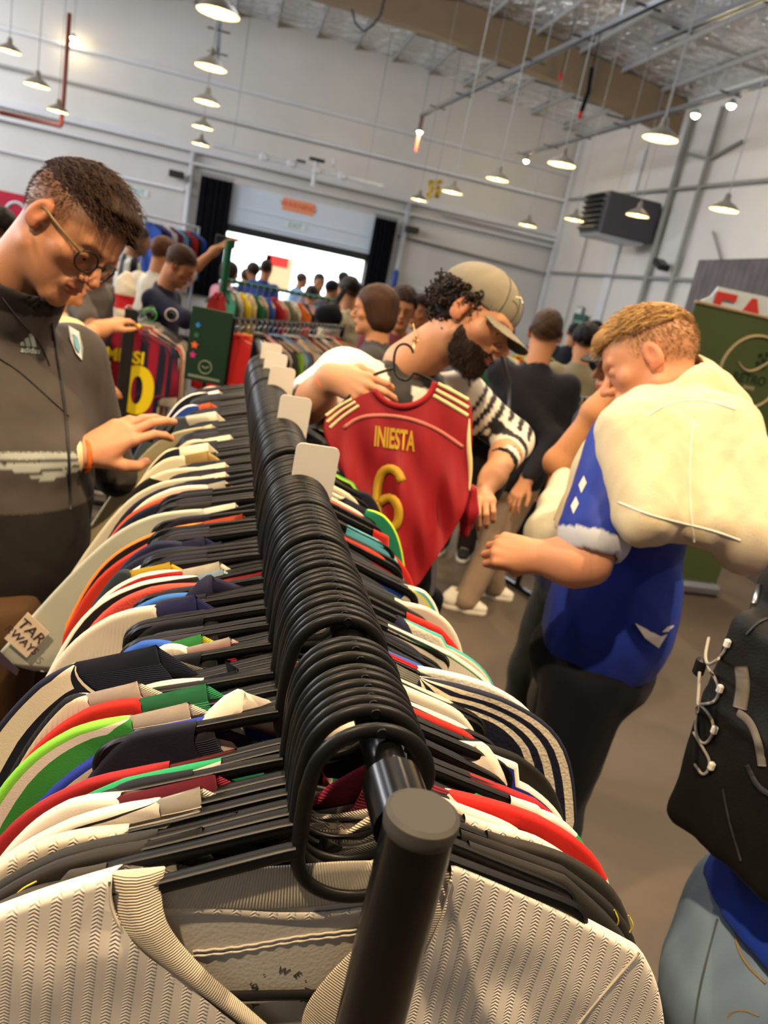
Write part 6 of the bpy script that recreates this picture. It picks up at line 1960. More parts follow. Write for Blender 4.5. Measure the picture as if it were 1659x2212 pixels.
decal(s3f, 'sleeve_mark', [[(0, -1), (.45, -.3), (.1, .9), (-.35, .1)]], m_sw, e, (1240, 1092), (1, .2), (-.2, 1), 20)
wristband(e, WL, ELL, .0335, .022)
# cream hoodie draped over the back
m_hood = m_fleece
def hoodie(P):
    d = torso_sdf(P, NB + (0, 0, .0), HP, tr, w=.215, dpt=.15, sh=.08) - .03
    pl = sum((P[i] - at(1480, 1172, D=1.6)[i]) * unit(at(1480, 1040, D=1.6) - at(1480, 1172, D=1.6))[i] for i in range(3))
    d = smax(d, -pl, .02)
    g = rc(P, at(1356, 935, D=1.56), at(1388, 1115, D=1.49), .068, .058); d = smin(d, g, .07)
    g = rc(P, at(1410, 930, D=1.62), at(1440, 1110, D=1.53), .07, .05); d = smin(d, g, .07)
    r1 = rc(P, at(1405, 870, D=1.66), at(1480, 835, D=1.66), .030, .042); r2 = rc(P, at(1480, 835, D=1.66), at(1585, 878, D=1.70), .042, .040)
    d = smin(d, smin(r1, r2, .03), .03)
    r3 = rc(P, at(1560, 930, D=1.58), at(1625, 1150, D=1.52), .075, .085); d = smin(d, r3, .04)
    d = smin(d, rc(P, at(1510, 900, D=1.6), at(1530, 1130, D=1.5), .05, .055), .03)
    pl2 = sum((P[i] - h3.c[i]) * 0 for i in range(3))
    return smax(d, -rc(P, h3.out(np.array([0, -.02, -.02])), NB + (0, 0, .02), .085, .07), .008)
A0 = at(1330, 900, D=1.5); lo = np.array([SHL[0] - .1, A0[1] - .28, at(1500, 1230, D=1.6)[2] - .03]); hi = np.array([NB[0] + .42, NB[1] + .36, NB[2] + .13])
garment('draped_hoodie', hoodie, lo, hi, .0065, '#cfc09c', m_hood, e, (.0095, 30, .45), 4.0)
hf = lambda P: hoodie(P) + .0095 * fbm([P[0], P[1], P[2] * .45], 30, 4.0, 3)
pl = surf_line(hf, [(1335, 1085), (1400, 1112), (1470, 1130), (1540, 1146), (1600, 1168)], 30, .0); bb = MB(); bb.tube(pl, .0022, 6); mk('hem_seam', np.concatenate(bb.V), bb.F, m_sw, e)
for nm, pts in (('hoodie_fold_seam', [(1500, 900), (1488, 1000), (1490, 1100), (1500, 1170)]), ('hood_seam', [(1395, 900), (1450, 868), (1520, 862), (1590, 885)])):
    pl = surf_line(hf, pts, 30, .0); bb = MB(); bb.tube(pl, .002, 6); mk(nm, np.concatenate(bb.V), bb.F, m_sw, e)
def p3(P):
    d = el(P, HP + (0, 0, -.05), (.15, .165, .14))
    for hx in LG3:
        g = smin(rc(P, hx, (hx[0], hx[1], .5), .10, .085), rc(P, (hx[0], hx[1], .5), (hx[0], hx[1], .09), .085, .06), .03); d = smin(d, g, .03)
    return d
garment('track_pants', p3, HP + (-.22, -.3, -HP[2] + .04), HP + (.22, .32, .12), .012, '#0a0c14', m_cloth, e, (.007, 28, .6))
pf = lambda P: p3(P) + .007 * fbm([P[0], P[1], P[2] * .6], 12, 0.0, 3)
for hx in LG3: shoe(e, (hx[0] - .03, hx[1] + .02, 0), (-.8, .5, 0), '#d8d4cc', '#d8d4cc')
localise(e)

# ---------------------------------------------------------------- shared builder for the others
def figure(label, head, D, face, shirt, hair, pants='#15161c', skin='#b9825c', pitch=.15, h=.011, hh=.0045, style='short', sleeve='long', arms=None, roll=0.0,
           shirtfn=None, scale=1.0, beard=None, shoes=True, glasses=False, neckfwd=.05, m=None, hcol2=None, feet=None, cap=None, group=None, clothes='top', bulk=1.0, lean=0.0):
    """a whole standing person; face = horizontal facing direction (x, y); arms = [(elbow, hand), ...] right then left, world points or None"""
    HC = np.asarray(head, float) if len(head) == 3 else at(*head, D=D)
    f2 = unit(np.array([face[0], face[1], 0])); r = np.cross(f2, (0, 0, 1.0))
    fw = unit(f2 * math.cos(pitch) - np.array([0, 0, 1]) * math.sin(pitch)); up = unit(np.array([0, 0, 1.0]) + roll * r)
    s = scale; NBn = HC + np.array([0, 0, -.172 * s]) - f2 * neckfwd
    H_ = Head(HC, fw, up, skin=skin, sc=s, beard=beard, neck=NBn + (0, 0, -.03), far=True)
    hipz = NBn[2] - .56 * s; HPn = np.array([NBn[0] - f2[0] * lean, NBn[1] - f2[1] * lean, hipz])
    e = empty('person', (float(HPn[0]), float(HPn[1]), 0)); tag(e, label, 'person', group)
    parts = [H_.mesh(hh, (lambda V: np.clip((V[:, 2] - .0 - .6 * np.clip(V[:, 1], -.1, 1)) / .02, 0, 1)) if style != 'bald' else None)]
    A = []
    for k, sd in ((0, 1), (1, -1)):
        sh = NBn + r * sd * .165 * s * bulk + np.array([0, 0, -.055 * s])
        if arms and arms[k] is not None: el_, ha = [np.asarray(q, float) for q in arms[k]]
        else: el_ = sh + r * sd * .05 - f2 * .01 + np.array([0, 0, -.28 * s]); ha = el_ + f2 * .20 * s - r * sd * .05 + np.array([0, 0, .02 * s])
        A.append((sh, el_, ha)); parts.append(limb([sh, el_, el_ * .25 + ha * .75, ha], [.045 * s, .040 * s, .029 * s, .025 * s], max(.006, hh * 1.4), skin))
        fd = unit(ha - el_); Rh = frame(fd, (0, 0, 1) if abs(fd[2]) < .9 else f2)
        parts.append(hand_mesh(ha, Rh, ha - fd * .06, [(.35, .5, .3)] * 4, skin, mirror=sd < 0, h=max(.0042, hh * .9), rw=.026, re=.03, sc=s))
    parts.append(limb([NBn, HPn], [.05, .09 * s], .015, skin))
    LG = []
    for k, sd in ((0, 1), (1, -1)):
        hx = HPn + r * sd * .09 * s; ft = np.asarray(feet[k], float) if feet else np.array([hx[0], hx[1], 0.0])
        kn = (hx + ft) / 2 + f2 * .03; LG.append((hx, kn, ft)); parts.append(limb([hx, kn, ft + (0, 0, .09)], [.075 * s, .055 * s, .04 * s], .016, skin))
    V, F, C = joinm(parts); mk('body', V, F, m_skinf, e, cols=C)
    # clothes
    def top(P):
        d = torso_sdf(P, NBn, HPn + (0, 0, -.06), r, w=.20 * s * bulk, dpt=.12 * s * bulk, sh=.065)
        d = smin(d, el(P, HPn + (0, 0, .02), (.155 * s * bulk, .155 * s * bulk, .14)), .06)
        for sh, el_, ha in A:
            if sleeve == 'long': g = smin(rc(P, sh, el_, .068 * s, .055 * s), rc(P, el_, el_ * .1 + ha * .9, .055 * s, .040 * s), .03)
            else: g = rc(P, sh, sh * .35 + el_ * .65, .072 * s, .066 * s)
            d = smin(d, g, .04)
        return smax(smax(d, -rc(P, NBn + (0, 0, .01), HC, .052 * s, .10 * s), .008), HPn[2] - .07 * s - P[2], .01)
    pts = np.array([NBn, HPn] + [q for a in A for q in a]); lo = pts.min(0) - .20; hi = pts.max(0) + .20; hi[2] = max(NBn[2] + .07, max(a[1][2] for a in A) + .1, max(a[2][2] for a in A) + .08)
    garment(clothes, top, lo, hi, h, shirtfn if shirtfn else shirt, m or m_cloth, e, (.0055, 28, .7), HC[0] * 3)
    def trs(P):
        d = el(P, HPn + (0, 0, -.03), (.14 * s, .14 * s, .13 * s))
        for hx, kn, ft in LG: d = smin(d, smin(rc(P, hx, kn, .092 * s, .076 * s), rc(P, kn, ft + (0, 0, .07), .076 * s, .066 * s), .03), .03)
        return d
    fp = np.array([q for l in LG for q in l]); lo = fp.min(0) - .16; lo[2] = .02; hi = fp.max(0) + .16
    garment('trousers', trs, lo, hi, max(h, .013), pants, m_cloth, e, (.007, 26, .9))
    if shoes:
        for hx, kn, ft in LG: shoe(e, ft + f2 * .03, f2, '#26262a', '#d8d4cc')
    # hair
    if style == 'short':
        fn = lambda P: smax(smax(el(P, (0, -.014, .046), (.081, .104, .090)), .008 + .55 * np.clip(P[1], -.09, .1) - P[2], .01), P[1] - .095, .01)
    elif style == 'buzz': fn = lambda P: smax(el(P, (0, -.014, .040), (.079, .101, .088)), .010 + .75 * np.clip(P[1], -.08, .1) - P[2], .01)
    elif style == 'long':
        fn = lambda P: smax(smax(smin(el(P, (0, -.018, .045), (.092, .110, .092)), el(P, (0, -.035, -.035), (.090, .085, .085)), .04), P[1] - .055 - .5 * np.clip(P[2] - .02, 0, 1), .015), -.12 - P[2], .01)
    elif style == 'curly': fn = lambda P: smax(el(P, (0, -.014, .052), (.092, .112, .098)), .020 + .5 * np.clip(P[1], -.09, .1) - P[2], .01)
    else: fn = None
    if fn:
        H_.hairshell(e, fn, hair, h=max(.005, hh * 1.1), streak=(0, 0, 1) if style in ('long', 'curly') else (0, 1, 0), amp=.004 if style != 'curly' else .009, sc_=80 if style != 'curly' else 110, name='hair')
    if cap:
        V, F = nets(lambda P: smin(smax(el(P, (0, -.012, .050), (.088, .110, .084)), .030 - P[2], .006), np.maximum(np.maximum(np.abs(P[2] - .036 + .2 * (P[1] - .08)) - .004, np.sqrt((P[0] / .07) ** 2 + ((P[1] - .08) / .08) ** 2) * .06 - .06), .05 - P[1]), .004), (-.11, -.14, -.01), (.11, .19, .15), .005)
        mk('cap', H_.out(V), F, m_cloth, e, cols=np.where(V[:, 2:3] > .075, np.array(lin(cap[1])), np.array(lin(cap[0]))))
    if glasses:
        for k in (-1, 1):
            t = np.linspace(0, 2 * np.pi, 18, endpoint=False); bb = MB(); bb.tube(np.stack([k * .033 + .022 * np.cos(t), 0 * t + .103, .019 * np.sin(t)], 1), .0025, 6, closed=True); mk('glasses_rim', H_.out(np.concatenate(bb.V)), bb.F, m_blackm, e)
    if hh < .006: H_.features(e, hair, 1.1)
    localise(e)
    return e, HC, NBn, HPn, f2, r, A


# man in the near black jacket and beige trousers
HCj = at(1178, 722, D=4.25); f0 = (.45, .9)
gx = at(1000, 1318, Z=0); gx2 = at(1060, 1288, Z=0)
e, *_r = figure('person with cropped brown hair from behind in black jacket and beige trousers', (1178, 722), 4.25, f0, '#16151b', '#3c2c1c', pants='#8d7864', style='buzz', scale=1.1, pitch=.05, hh=.0045, h=.009,
       arms=[None, (at(1195, 950, D=4.2), at(1135, 1040, D=4.15))], feet=[gx, gx2], shoes=False, clothes='jacket', bulk=1.06)
o_ = np.array(e.location)
for g_ in (gx, gx2):
    s_ = shoe(e, g_, (.85, -.25, 0), '#dcd6c8', '#d4cebe', swoosh=True, name='white_trainer')
    for q in [s_] + list(s_.children):
        n = len(q.data.vertices); co = np.empty(n * 3, dtype=np.float32); q.data.vertices.foreach_get('co', co); q.data.vertices.foreach_set('co', (co.reshape(-1, 3) - o_.astype(np.float32)).ravel()); q.data.update()

figure('person in dark green jersey half hidden behind the cap brim', (1082, 738), 5.0, (-.4, -.9), '#1f4a33', '#2a1c12', style='short', pitch=.2, h=.011, hh=.006, pants='#23211f')
e = empty('shoulder_bag', tuple(float(v) for v in at(1048, 985, D=2.25))); tag(e, 'soft black bag with a small white tick hanging beside the red jersey', 'bag'); O = np.array(e.location)
V, F = nets(lambda P: smin(el(P, (0, 0, -.06), (.085, .05, .15)), el(P, (0, 0, .03), (.075, .045, .11)), .04) + .006 * fbm(P, 20, 3), (-.12, -.09, -.25), (.12, .09, .2), .009)
mk('bag_body', V, F, m_cloth, e, cols=np.tile(lin('#1d1a17'), (len(V), 1)))
b = MB(); b.tube([(.05, 0, .08), (.03, .03, .22), (-.02, .10, .34), (-.06, .16, .40)], .012, 8, flat=(1, .4)); b.build('bag_strap', m_blackm, e, smooth=True)
b = MB(); b.prism([(-.02, 0), (-.008, -.008), (.024, .01), (-.006, -.002)], .002, (.01, -.055, .0)); b.build('tick_mark', m_sw, e)

# person in navy three stripe T shirt with the raised forearm, next to the blond man
D4 = 2.35
P_el = at(1205, 1000, D=2.22); P_ha = at(1300, 868, D=2.15)
def nfn(V):
    C = np.tile(lin('#25263c'), (len(V), 1)); 
    a = at(1330, 838, D=2.35); m_ = at(1255, 878, D=2.25); b_ = at(1195, 965, D=2.15)
    for p, q in ((a, m_), (m_, b_)):
        ab = q - p; t = np.clip((V - p) @ ab / (ab @ ab), 0, 1); qv = V - p - t[:, None] * ab; u_ = unit(np.cross(unit(ab), unit(CAM - p))); v_ = qv @ u_
        near_ = np.linalg.norm(qv, axis=1) < .075
        for c0 in (-.024, 0, .024): C[near_ & (np.abs(v_ - c0) < .0075)] = lin('#d9d4c6')
    return C
e, *_r = figure('person in navy T-shirt with white shoulder stripes raising a bare forearm', (1352, 790), 2.5, (-.9, -.1), '#25263c', '#1c1410', style='none', sleeve='short', cap=('#15130f', '#b04a66'), shirtfn=nfn, h=.008, hh=.0048,
       arms=[(at(1420, 1010, D=2.6), at(1360, 1100, D=2.5)), (P_el, P_ha)], pants='#24231a', skin='#b5805a', pitch=.2)
e = empty('white_garment', tuple(float(v) for v in at(1185, 1110, D=2.2))); tag(e, 'long off-white shirt hanging from the arm of the navy T-shirt person', 'shirt'); O = np.array(e.location)
q = [at(1215, 1030, D=2.2), at(1195, 1090, D=2.15), at(1180, 1150, D=2.1), at(1175, 1195, D=2.1)]
V, F = nets(lambda P: (lambda d: d + .007 * fbm([P[0], P[1], P[2] * .3], 40, 2))(smin(smin(rc(P, q[0], q[1], .030, .038), rc(P, q[1], q[2], .038, .055), .02), rc(P, q[2], q[3], .055, .05), .02)), np.min(q, 0) - .08, np.max(q, 0) + .08, .006)
mk('shirt_cloth', V - O, F, m_cloth, e, cols=np.tile(lin('#cfc9b2'), (len(V), 1)))

figure('person in olive grey sweatshirt seen from behind, with dark curly hair', (1262, 742), 5.4, (.3, .95), '#7d7660', '#120e0c', style='curly', pants='#1a1a1c', h=.012, hh=.006, clothes='sweatshirt')
figure('far person in black with dark hair left of the one in the olive sweatshirt', (1240, 722), 9.0, (.6, .7), '#17171b', '#15100d', style='short', h=.016, hh=.008)
figure('far person in black with fuller dark hair above the olive sweatshirt', (1283, 718), 9.6, (-.5, .8), '#1a181a', '#15100d', style='curly', h=.016, hh=.008)
figure('person with dark brown hair and navy zip gilet, looking down into a rack', (388, 575), 5.0, (.9, -.25), '#171a30', '#3a2517', style='short', pitch=.5, h=.010, hh=.005, arms=[(at(400, 690, D=4.8), at(455, 692, D=5.0)), None], clothes='gilet', pants='#1b1c22', neckfwd=.09)
figure('person in off-white T-shirt stretching an arm up towards the door', (352, 550), 5.8, (.6, .8), '#cfc8b4', '#5a3b25', style='short', sleeve='short', h=.011, hh=.006, arms=[(at(425, 575, D=5.8), at(470, 537, D=5.8)), None])
ph_ = at(487, 522, D=5.8); e = empty('phone', tuple(float(v) for v in ph_)); tag(e, 'black phone held up before the bright door', 'phone'); b = MB(); b.box((0, 0, 0), (.15, .02, .08), bev=.008); b.build('phone_case', m_blackm, e); b = MB(); b.box((0, -.011, 0), (.14, .002, .07)); b.build('screen', mat('screen_glass', '#22262c', .1), e)
def zeb(V):
    w = np.floor(V[:, 0] * 1.0 / .055) % 2 == 0; return np.where(w[:, None], np.array(lin('#cfcabd')), np.array(lin('#1c1c1e')))
figure('person in black and white vertically striped jersey behind the man with glasses', (298, 520), 6.8, (.9, .2), '#cccccc', '#1d1612', style='short', shirtfn=zeb, h=.011, hh=.0065, sleeve='short', beard=('#1d1612', .7))
figure('person in grey brown T-shirt with hands over a rack, head mostly hidden', (222, 560), 4.7, (.8, -.5), '#6d6459', '#2a1c14', style='short', h=.010, hh=.006, sleeve='short', arms=[(at(205, 715, D=4.5), at(238, 702, D=4.3)), None])
e = figure('person in cream jersey with orange cuffs, reaching towards the striped number ten jersey', (140, 590), 3.2, (.9, .3), '#cdb987', '#2a1c14', style='short', h=.009, hh=.006, sleeve='short', arms=[(at(180, 728, D=3.1), at(228, 706, D=3.2)), None])
figure('person with dark cropped hair cut off by the left edge of the photo', (-2, 500), 4.0, (-.6, .8), '#2a2a2c', '#1b1310', style='buzz', h=.012, hh=.006)
figure('person with long brown bobbed hair facing left beside the cap wearer', (808, 672), 3.9, (-.85, .25), '#3a3936', '#3d2718', style='long', h=.012, hh=.005, pitch=.15)
figure('person with curly brown hair and glasses looking at the camera between two heads', (868, 668), 4.8, (-.15, -1), '#6b3038', '#2e1c13', style='curly', glasses=True, h=.012, hh=.005)
figure('person with short dark hair and red collar just left of the dark curls', (908, 674), 5.4, (-.7, -.6), '#8a2a2a', '#241812', style='short', h=.013, hh=.0065)
figure('person in cream hooded top seen from behind by the long mixed rack', (752, 632), 6.3, (-.4, .9), '#cfc49c', '#18120f', style='short', h=.012, hh=.0065, clothes='hooded_top', lean=-.1)
e = empty('shoulder_bag', tuple(float(v) for v in at(712, 668, D=5.9))); tag(e, 'black bag on the shoulder of the person in the cream hooded top', 'bag')
V, F = nets(lambda P: smin(el(P, (0, 0, -.05), (.11, .06, .09)), rc(P, (.02, 0, 0), (.10, .10, .16), .03, .02), .03) + .008 * fbm(P, 18, 1), (-.18, -.14, -.2), (.2, .18, .22), .012); mk('bag_body', V, F, m_cloth, e, cols=np.tile(lin('#121214'), (len(V), 1)))
# silhouettes in and before the doorway
for (x_, y_, D_, fc, sh_, hr_, st_, lb) in ((575, 583, 10.5, (.3, .9), '#27407e', '#2a1c16', 'short', 'person in blue shirt standing before the door beside the banner'),
        (545, 588, 11.5, (-.5, .8), '#3a4a80', '#2b1d17', 'curly', 'person with dark hair at the left of the doorway crowd'),
        (497, 590, 9.0, (.8, .5), '#b87a86', '#33231b', 'long', 'person with long dark hair at the left door edge'),
        (652, 606, 14.0, (.9, .3), '#6a86a8', '#4a3a30', 'short', 'person in pale blue shirt in the middle of the doorway'),
        (689, 611, 11.0, (.2, -.9), '#b2abb0', '#2a1c16', 'short', 'person in light grey shirt facing the hall from the doorway'),
        (718, 628, 10.0, (.9, .4), '#25262e', '#151215', 'short', 'short person with black hair in the doorway crowd'),
        (742, 606, 12.0, (.7, .7), '#3a4258', '#2a1c16', 'short', 'taller dark haired person at the right of the doorway'),
        (531, 600, 13.0, (0, 1), '#4a4a52', '#3a2a20', 'curly', 'dark clothed person far back in the doorway left of the blue shirt'),
        (765, 640, 8.0, (-.7, .5), '#b9b2a8', '#221814', 'long', 'person with long dark hair in pale top right of the doorway crowd'),
        (672, 640, 9.5, (.2, 1), '#8a5a5a', '#2d2019', 'short', 'person in dusty red top low in the doorway crowd')):
    figure(lb, (x_, y_), D_, fc, sh_, hr_, style=st_, h=.018, hh=.009, pitch=.05)

# ---------------------------------------------------------------- backpack wearer at the right edge
D7 = 1.02
UPZ = np.array([0, 0, 1.0])
bc = at(1745, 1575, D=1.03)
HP = at(1745, 2090, D=1.13); NB7 = np.array([HP[0] + .10, HP[1] + .0, HP[2] + .62])
e = empty('person', (float(HP[0]), float(HP[1]), 0)); tag(e, 'person at the right edge in blue shirt and faded jeans, wearing the black backpack', 'person')
f7 = unit(np.array([.97, .24, 0])); r7 = np.cross(f7, UPZ)
hd = NB7 + f7 * .04 + (0, 0, .20); h7 = Head(hd, f7, UPZ, skin='#b9825c', neck=NB7)
parts = [h7.mesh(.005)]
A7 = []
for sd in (1, -1):
    sh = NB7 + r7 * sd * .17 + (0, 0, -.06); el_ = sh + f7 * .12 + r7 * sd * .05 + (0, 0, -.26); ha = el_ + f7 * .24 + (0, 0, .05); A7.append((sh, el_, ha))
    parts.append(limb([sh, el_, ha], [.045, .04, .026], .008, '#b9825c')); parts.append(hand_mesh(ha, frame(f7, UPZ), ha - f7 * .05, [(.3, .5, .3)] * 4, '#b9825c', mirror=sd < 0, h=.004))
parts.append(limb([NB7, HP], [.05, .1], .012, '#b9825c'))
L7 = [HP + r7 * .09, HP - r7 * .09]
for hx in L7: parts.append(limb([hx, (hx[0], hx[1], .09)], [.07, .04], .012, '#b9825c'))
V, F, C = joinm(parts); mk('body', V, F, m_skinf, e, cols=C)
h7.hairshell(e, lambda P: smax(el(P, (0, -.014, .046), (.081, .104, .090)), .02 + .45 * np.clip(P[1], -.09, .1) - P[2], .01), '#2b1d15', h=.006)
def sh7(P):
    d = torso_sdf(P, NB7, HP + (0, 0, -.02), r7, w=.20, dpt=.125, sh=.06); d = smin(d, el(P, HP + (0, 0, .05), (.15, .175, .16)), .06)
    for sh, el_, ha in A7: d = smin(d, rc(P, sh, sh * .35 + el_ * .65, .075, .068), .04)
    return smax(smax(d, at(1620, 2085, D=1.08)[2] - .0 - P[2] - .25 * (P[0] - HP[0]), .008), -rc(P, NB7 + (0, 0, .01), hd, .055, .1), .008)
garment('blue_shirt', sh7, HP + (-.3, -.36, -.12), NB7 + (.35, .36, .08), .008, '#1c3a9c', m_shiny, e, (.006, 30, .7), 1.0)
def jn(P):
    d = smin(el(P, HP + f7 * -.02 + (0, 0, -.06), (.155, .175, .17)), el(P, HP + f7 * -.07 + (0, 0, -.10), (.10, .15, .12)), .05)
    for hx in L7: d = smin(d, smin(rc(P, hx, (hx[0], hx[1], .5), .108, .088), rc(P, (hx[0], hx[1], .5), (hx[0], hx[1], .08), .088, .075), .03), .04)
    return d
def jnc(V):
    n = fbm([V[:, 0], V[:, 1], V[:, 2] * .5], 26, 3.0); return np.clip(np.array(lin('#6b7f92')) * (1 + .5 * n)[:, None], 0, 1)
garment('jeans', jn, HP + (-.3, -.34, -HP[2] + .03), HP + (.28, .34, .14), .009, jnc, mat('denim', '#ffffff', .85, vcol=True, bump='noise', bscale=600, bdist=.001, bstr=.5), e, (.0055, 30, .7), 1.5)
jf = lambda P: jn(P) + .0055 * fbm([P[0], P[1], P[2] * .7], 30, 1.5, 3)
for nm, pts, r_, mm in (('pocket_seam', [(1583, 1968), (1590, 2040), (1612, 2085), (1655, 2125)], .0022, mat('denim_thread', '#8d7a58', .7)), ('side_seam', [(1550, 1985), (1530, 2060), (1512, 2130), (1500, 2210)], .0018, mat('denim_seam', '#4a5257', .8)), ('back_pocket_stitch', [(1572, 2205), (1578, 2185), (1610, 2182), (1640, 2196)], .0014, mat('denim_thread', '#8d7a58', .7))):
    pl = surf_line(jf, pts, 24, .0); bb = MB(); bb.tube(pl, r_, 6); mk(nm, np.concatenate(bb.V), bb.F, mm, e)
for hx in L7: shoe(e, hx * (1, 1, 0) + f7 * .04, f7, '#d8d4cc', '#c8c4bc')
localise(e)
# the backpack
e = empty('backpack', tuple(float(v) for v in bc)); tag(e, 'black hiking backpack with grey bungee cords at the right edge of the photo', 'backpack'); O = np.array(e.location)
Rb = np.stack([f7, r7 * -1, UPZ], 1)     # local x towards the wearer, y towards the far side
def bp(P):
    q = [sum((P[i] - O[i]) * Rb[i, k] for i in range(3)) for k in range(3)]
    def rb(q, c, s_, r_):
        a = [np.abs(q[i] - c[i]) - s_[i] + r_ for i in range(3)]
        return np.sqrt(sum(np.maximum(v, 0) ** 2 for v in a)) + np.minimum(np.maximum(np.maximum(a[0], a[1]), a[2]), 0) - r_
    d = rb(q, (.02, 0, 0), (.085, .13, .225), .06)
    d = smin(d, rb(q, (-.07, 0, -.03), (.035, .10, .17), .03), .02)
    d = smin(d, el(q, (.02, -.125, -.12), (.065, .035, .10)), .015)
    d = smin(d, rb(q, (-.01, -.10, .12), (.055, .045, .06), .025), .012)
    d = d - .004 * np.exp(-((q[2] - .02 - .2 * q[0]) / .008) ** 2) + .004 * np.exp(-((q[0] + .03) / .006) ** 2)
    return d
Vv, F = nets(lambda P: bp(P) + .007 * fbm([P[0], P[1], P[2] * .6], 34, 2), O - .30, O + .30, .0065)
mk('pack_body', Vv - O, F, mat('pack_nylon', '#ffffff', .6, vcol=True, bump='noise', bscale=300, bdist=.001, bstr=.5), e, cols=np.tile(lin('#12110f'), (len(Vv), 1)))
bpf = lambda P: bp(P) + .007 * fbm([P[0], P[1], P[2] * .6], 34, 2)
def bsurf(pts, off=.004, n=30):
    q = curve(np.array(pts, float), n); out = []
    for a, b_ in q:
        d = ray(a, b_); p = on_surf(bpf, CAM + d * .8 / FPX, d)
        if abs(float(bpf([np.array([c]) for c in p])[0])) > .004: p = at(a, b_, D=np.dot(out[-1] + O - CAM, ROT[:, 2]) if out else 1.0)
        out.append(p + unit(CAM - p) * off - O)
    return out
m_cordg = mat('bungee_grey', '#8a8378', .6); m_strap = mat('grey_webbing', '#6d665c', .7)
for pts in ([(1531, 1378), (1522, 1420), (1530, 1440), (1562, 1415), (1572, 1388)], [(1519, 1433), (1540, 1455), (1556, 1490), (1545, 1518), (1512, 1522)], [(1512, 1430), (1508, 1520), (1500, 1582), (1520, 1615), (1545, 1580), (1535, 1545), (1512, 1522)], [(1498, 1582), (1515, 1610), (1538, 1650), (1520, 1680), (1500, 1650)]):
    b = MB(); b.tube(bsurf(pts), .0021, 8); b.build('bungee_cord', m_cordg, e, smooth=True)
for px, py in ((1555, 1488), (1543, 1577), (1537, 1655), (1571, 1390)):
    p = bsurf([(px, py), (px + 1, py + 1), (px + 2, py + 2)], .006)[0]; b = MB(); b.box(p, (.008, .008, .012), bev=.002); b.build('cord_end_tab', m_sw, e)
p = bsurf([(1512, 1440), (1514, 1442), (1516, 1444)], .008)[0]; b = MB(); b.box(p, (.014, .014, .026), bev=.004); b.build('cord_lock', m_plas, e)
for nm, pts, r_ in (('webbing_strap', [(1600, 1440), (1606, 1480), (1598, 1530)], .010), ('webbing_strap', [(1594, 1539), (1622, 1560), (1640, 1610), (1646, 1655)], .006), ('zip_line', [(1612, 1370), (1635, 1345), (1658, 1335)], .002), ('zip_line', [(1560, 1700), (1575, 1780), (1600, 1860)], .002), ('side_pocket_edge', [(1612, 1650), (1635, 1700), (1670, 1720)], .004)):
    b = MB(); b.tube(bsurf(pts, .002), r_, 8, flat=(1, .3)); b.build(nm, m_strap if 'strap' in nm else m_dkgrey, e, smooth=True)
p0, p1 = bsurf([(1640, 1262), (1636, 1282), (1630, 1304)], .004)[::29]; b = MB(); b.tube([p0, (p0 + p1) / 2, p1], .004, 8); b.build('metal_buckle', m_galv, e, smooth=True)

# ================================================================ RACKS AND STALLS BEHIND
CN = {'white': '#d6cfc0', 'cream': '#d3c6a4', 'red': '#b3201f', 'orange': '#d2691e', 'amber': '#d99a2b', 'black': '#17161a', 'charcoal': '#33343a', 'navy': '#1b2140', 'blue': '#2b4fa0',
      'pale blue': '#8fa9bd', 'denim blue': '#56718a', 'maroon': '#6b1b2c', 'pink': '#c98f94', 'green': '#1f6a45', 'lime': '#8fbf3c', 'yellow': '#d9bd2f', 'grey': '#8b8a86', 'beige': '#b3a283',
      'teal': '#2a8f8a', 'purple': '#4b3a78', 'brown': '#6a4a32', 'sky blue': '#6db2cf', 'olive': '#6b6a4a'}


def simple_garment(L=.66, w=.225, sl=.26, th=.018, seed=0.0, res=20):
    """a shirt on a hanger in the XZ plane, origin at the neck; front and back sheets joined along the outline"""
    R = [(.055, .0), (.10, -.018), (.16, -.042), (w, -.075), (w + .02, -.11), (w + .03, -.11 - sl * .6), (w + .035, -.11 - sl), (w - .05, -.12 - sl), (w - .055, -.02 - sl), (w - .055, -.5), (w - .045, -L)]
    V = []; n = len(R); m_ = 9
    for s_ in (-1, 1):
        for x, z in R:
            for k in range(m_):
                t = k / (m_ - 1.0); q = x * (1 - 2 * t)
                e_ = math.sin(math.pi * t) ** .5 if 0 < t < 1 else 0
                zz = z + (-.05 if s_ < 0 else -.012) * math.sin(math.pi * t) * (1 if z > -.01 else 0)
                V.append((q, s_ * e_ * th * (1 + .5 * math.sin(q * 40 + seed + z * 9)) + (.006 * math.sin(z * 22 + seed)), zz))
    F = []
    for s_ in (0, 1):
        o = s_ * n * m_
        for i in range(n - 1):
            for k in range(m_ - 1):
                a = o + i * m_ + k; q = (a, a + m_, a + m_ + 1, a + 1); F.append(q[::-1] if s_ else q)
    return V, F, n, m_


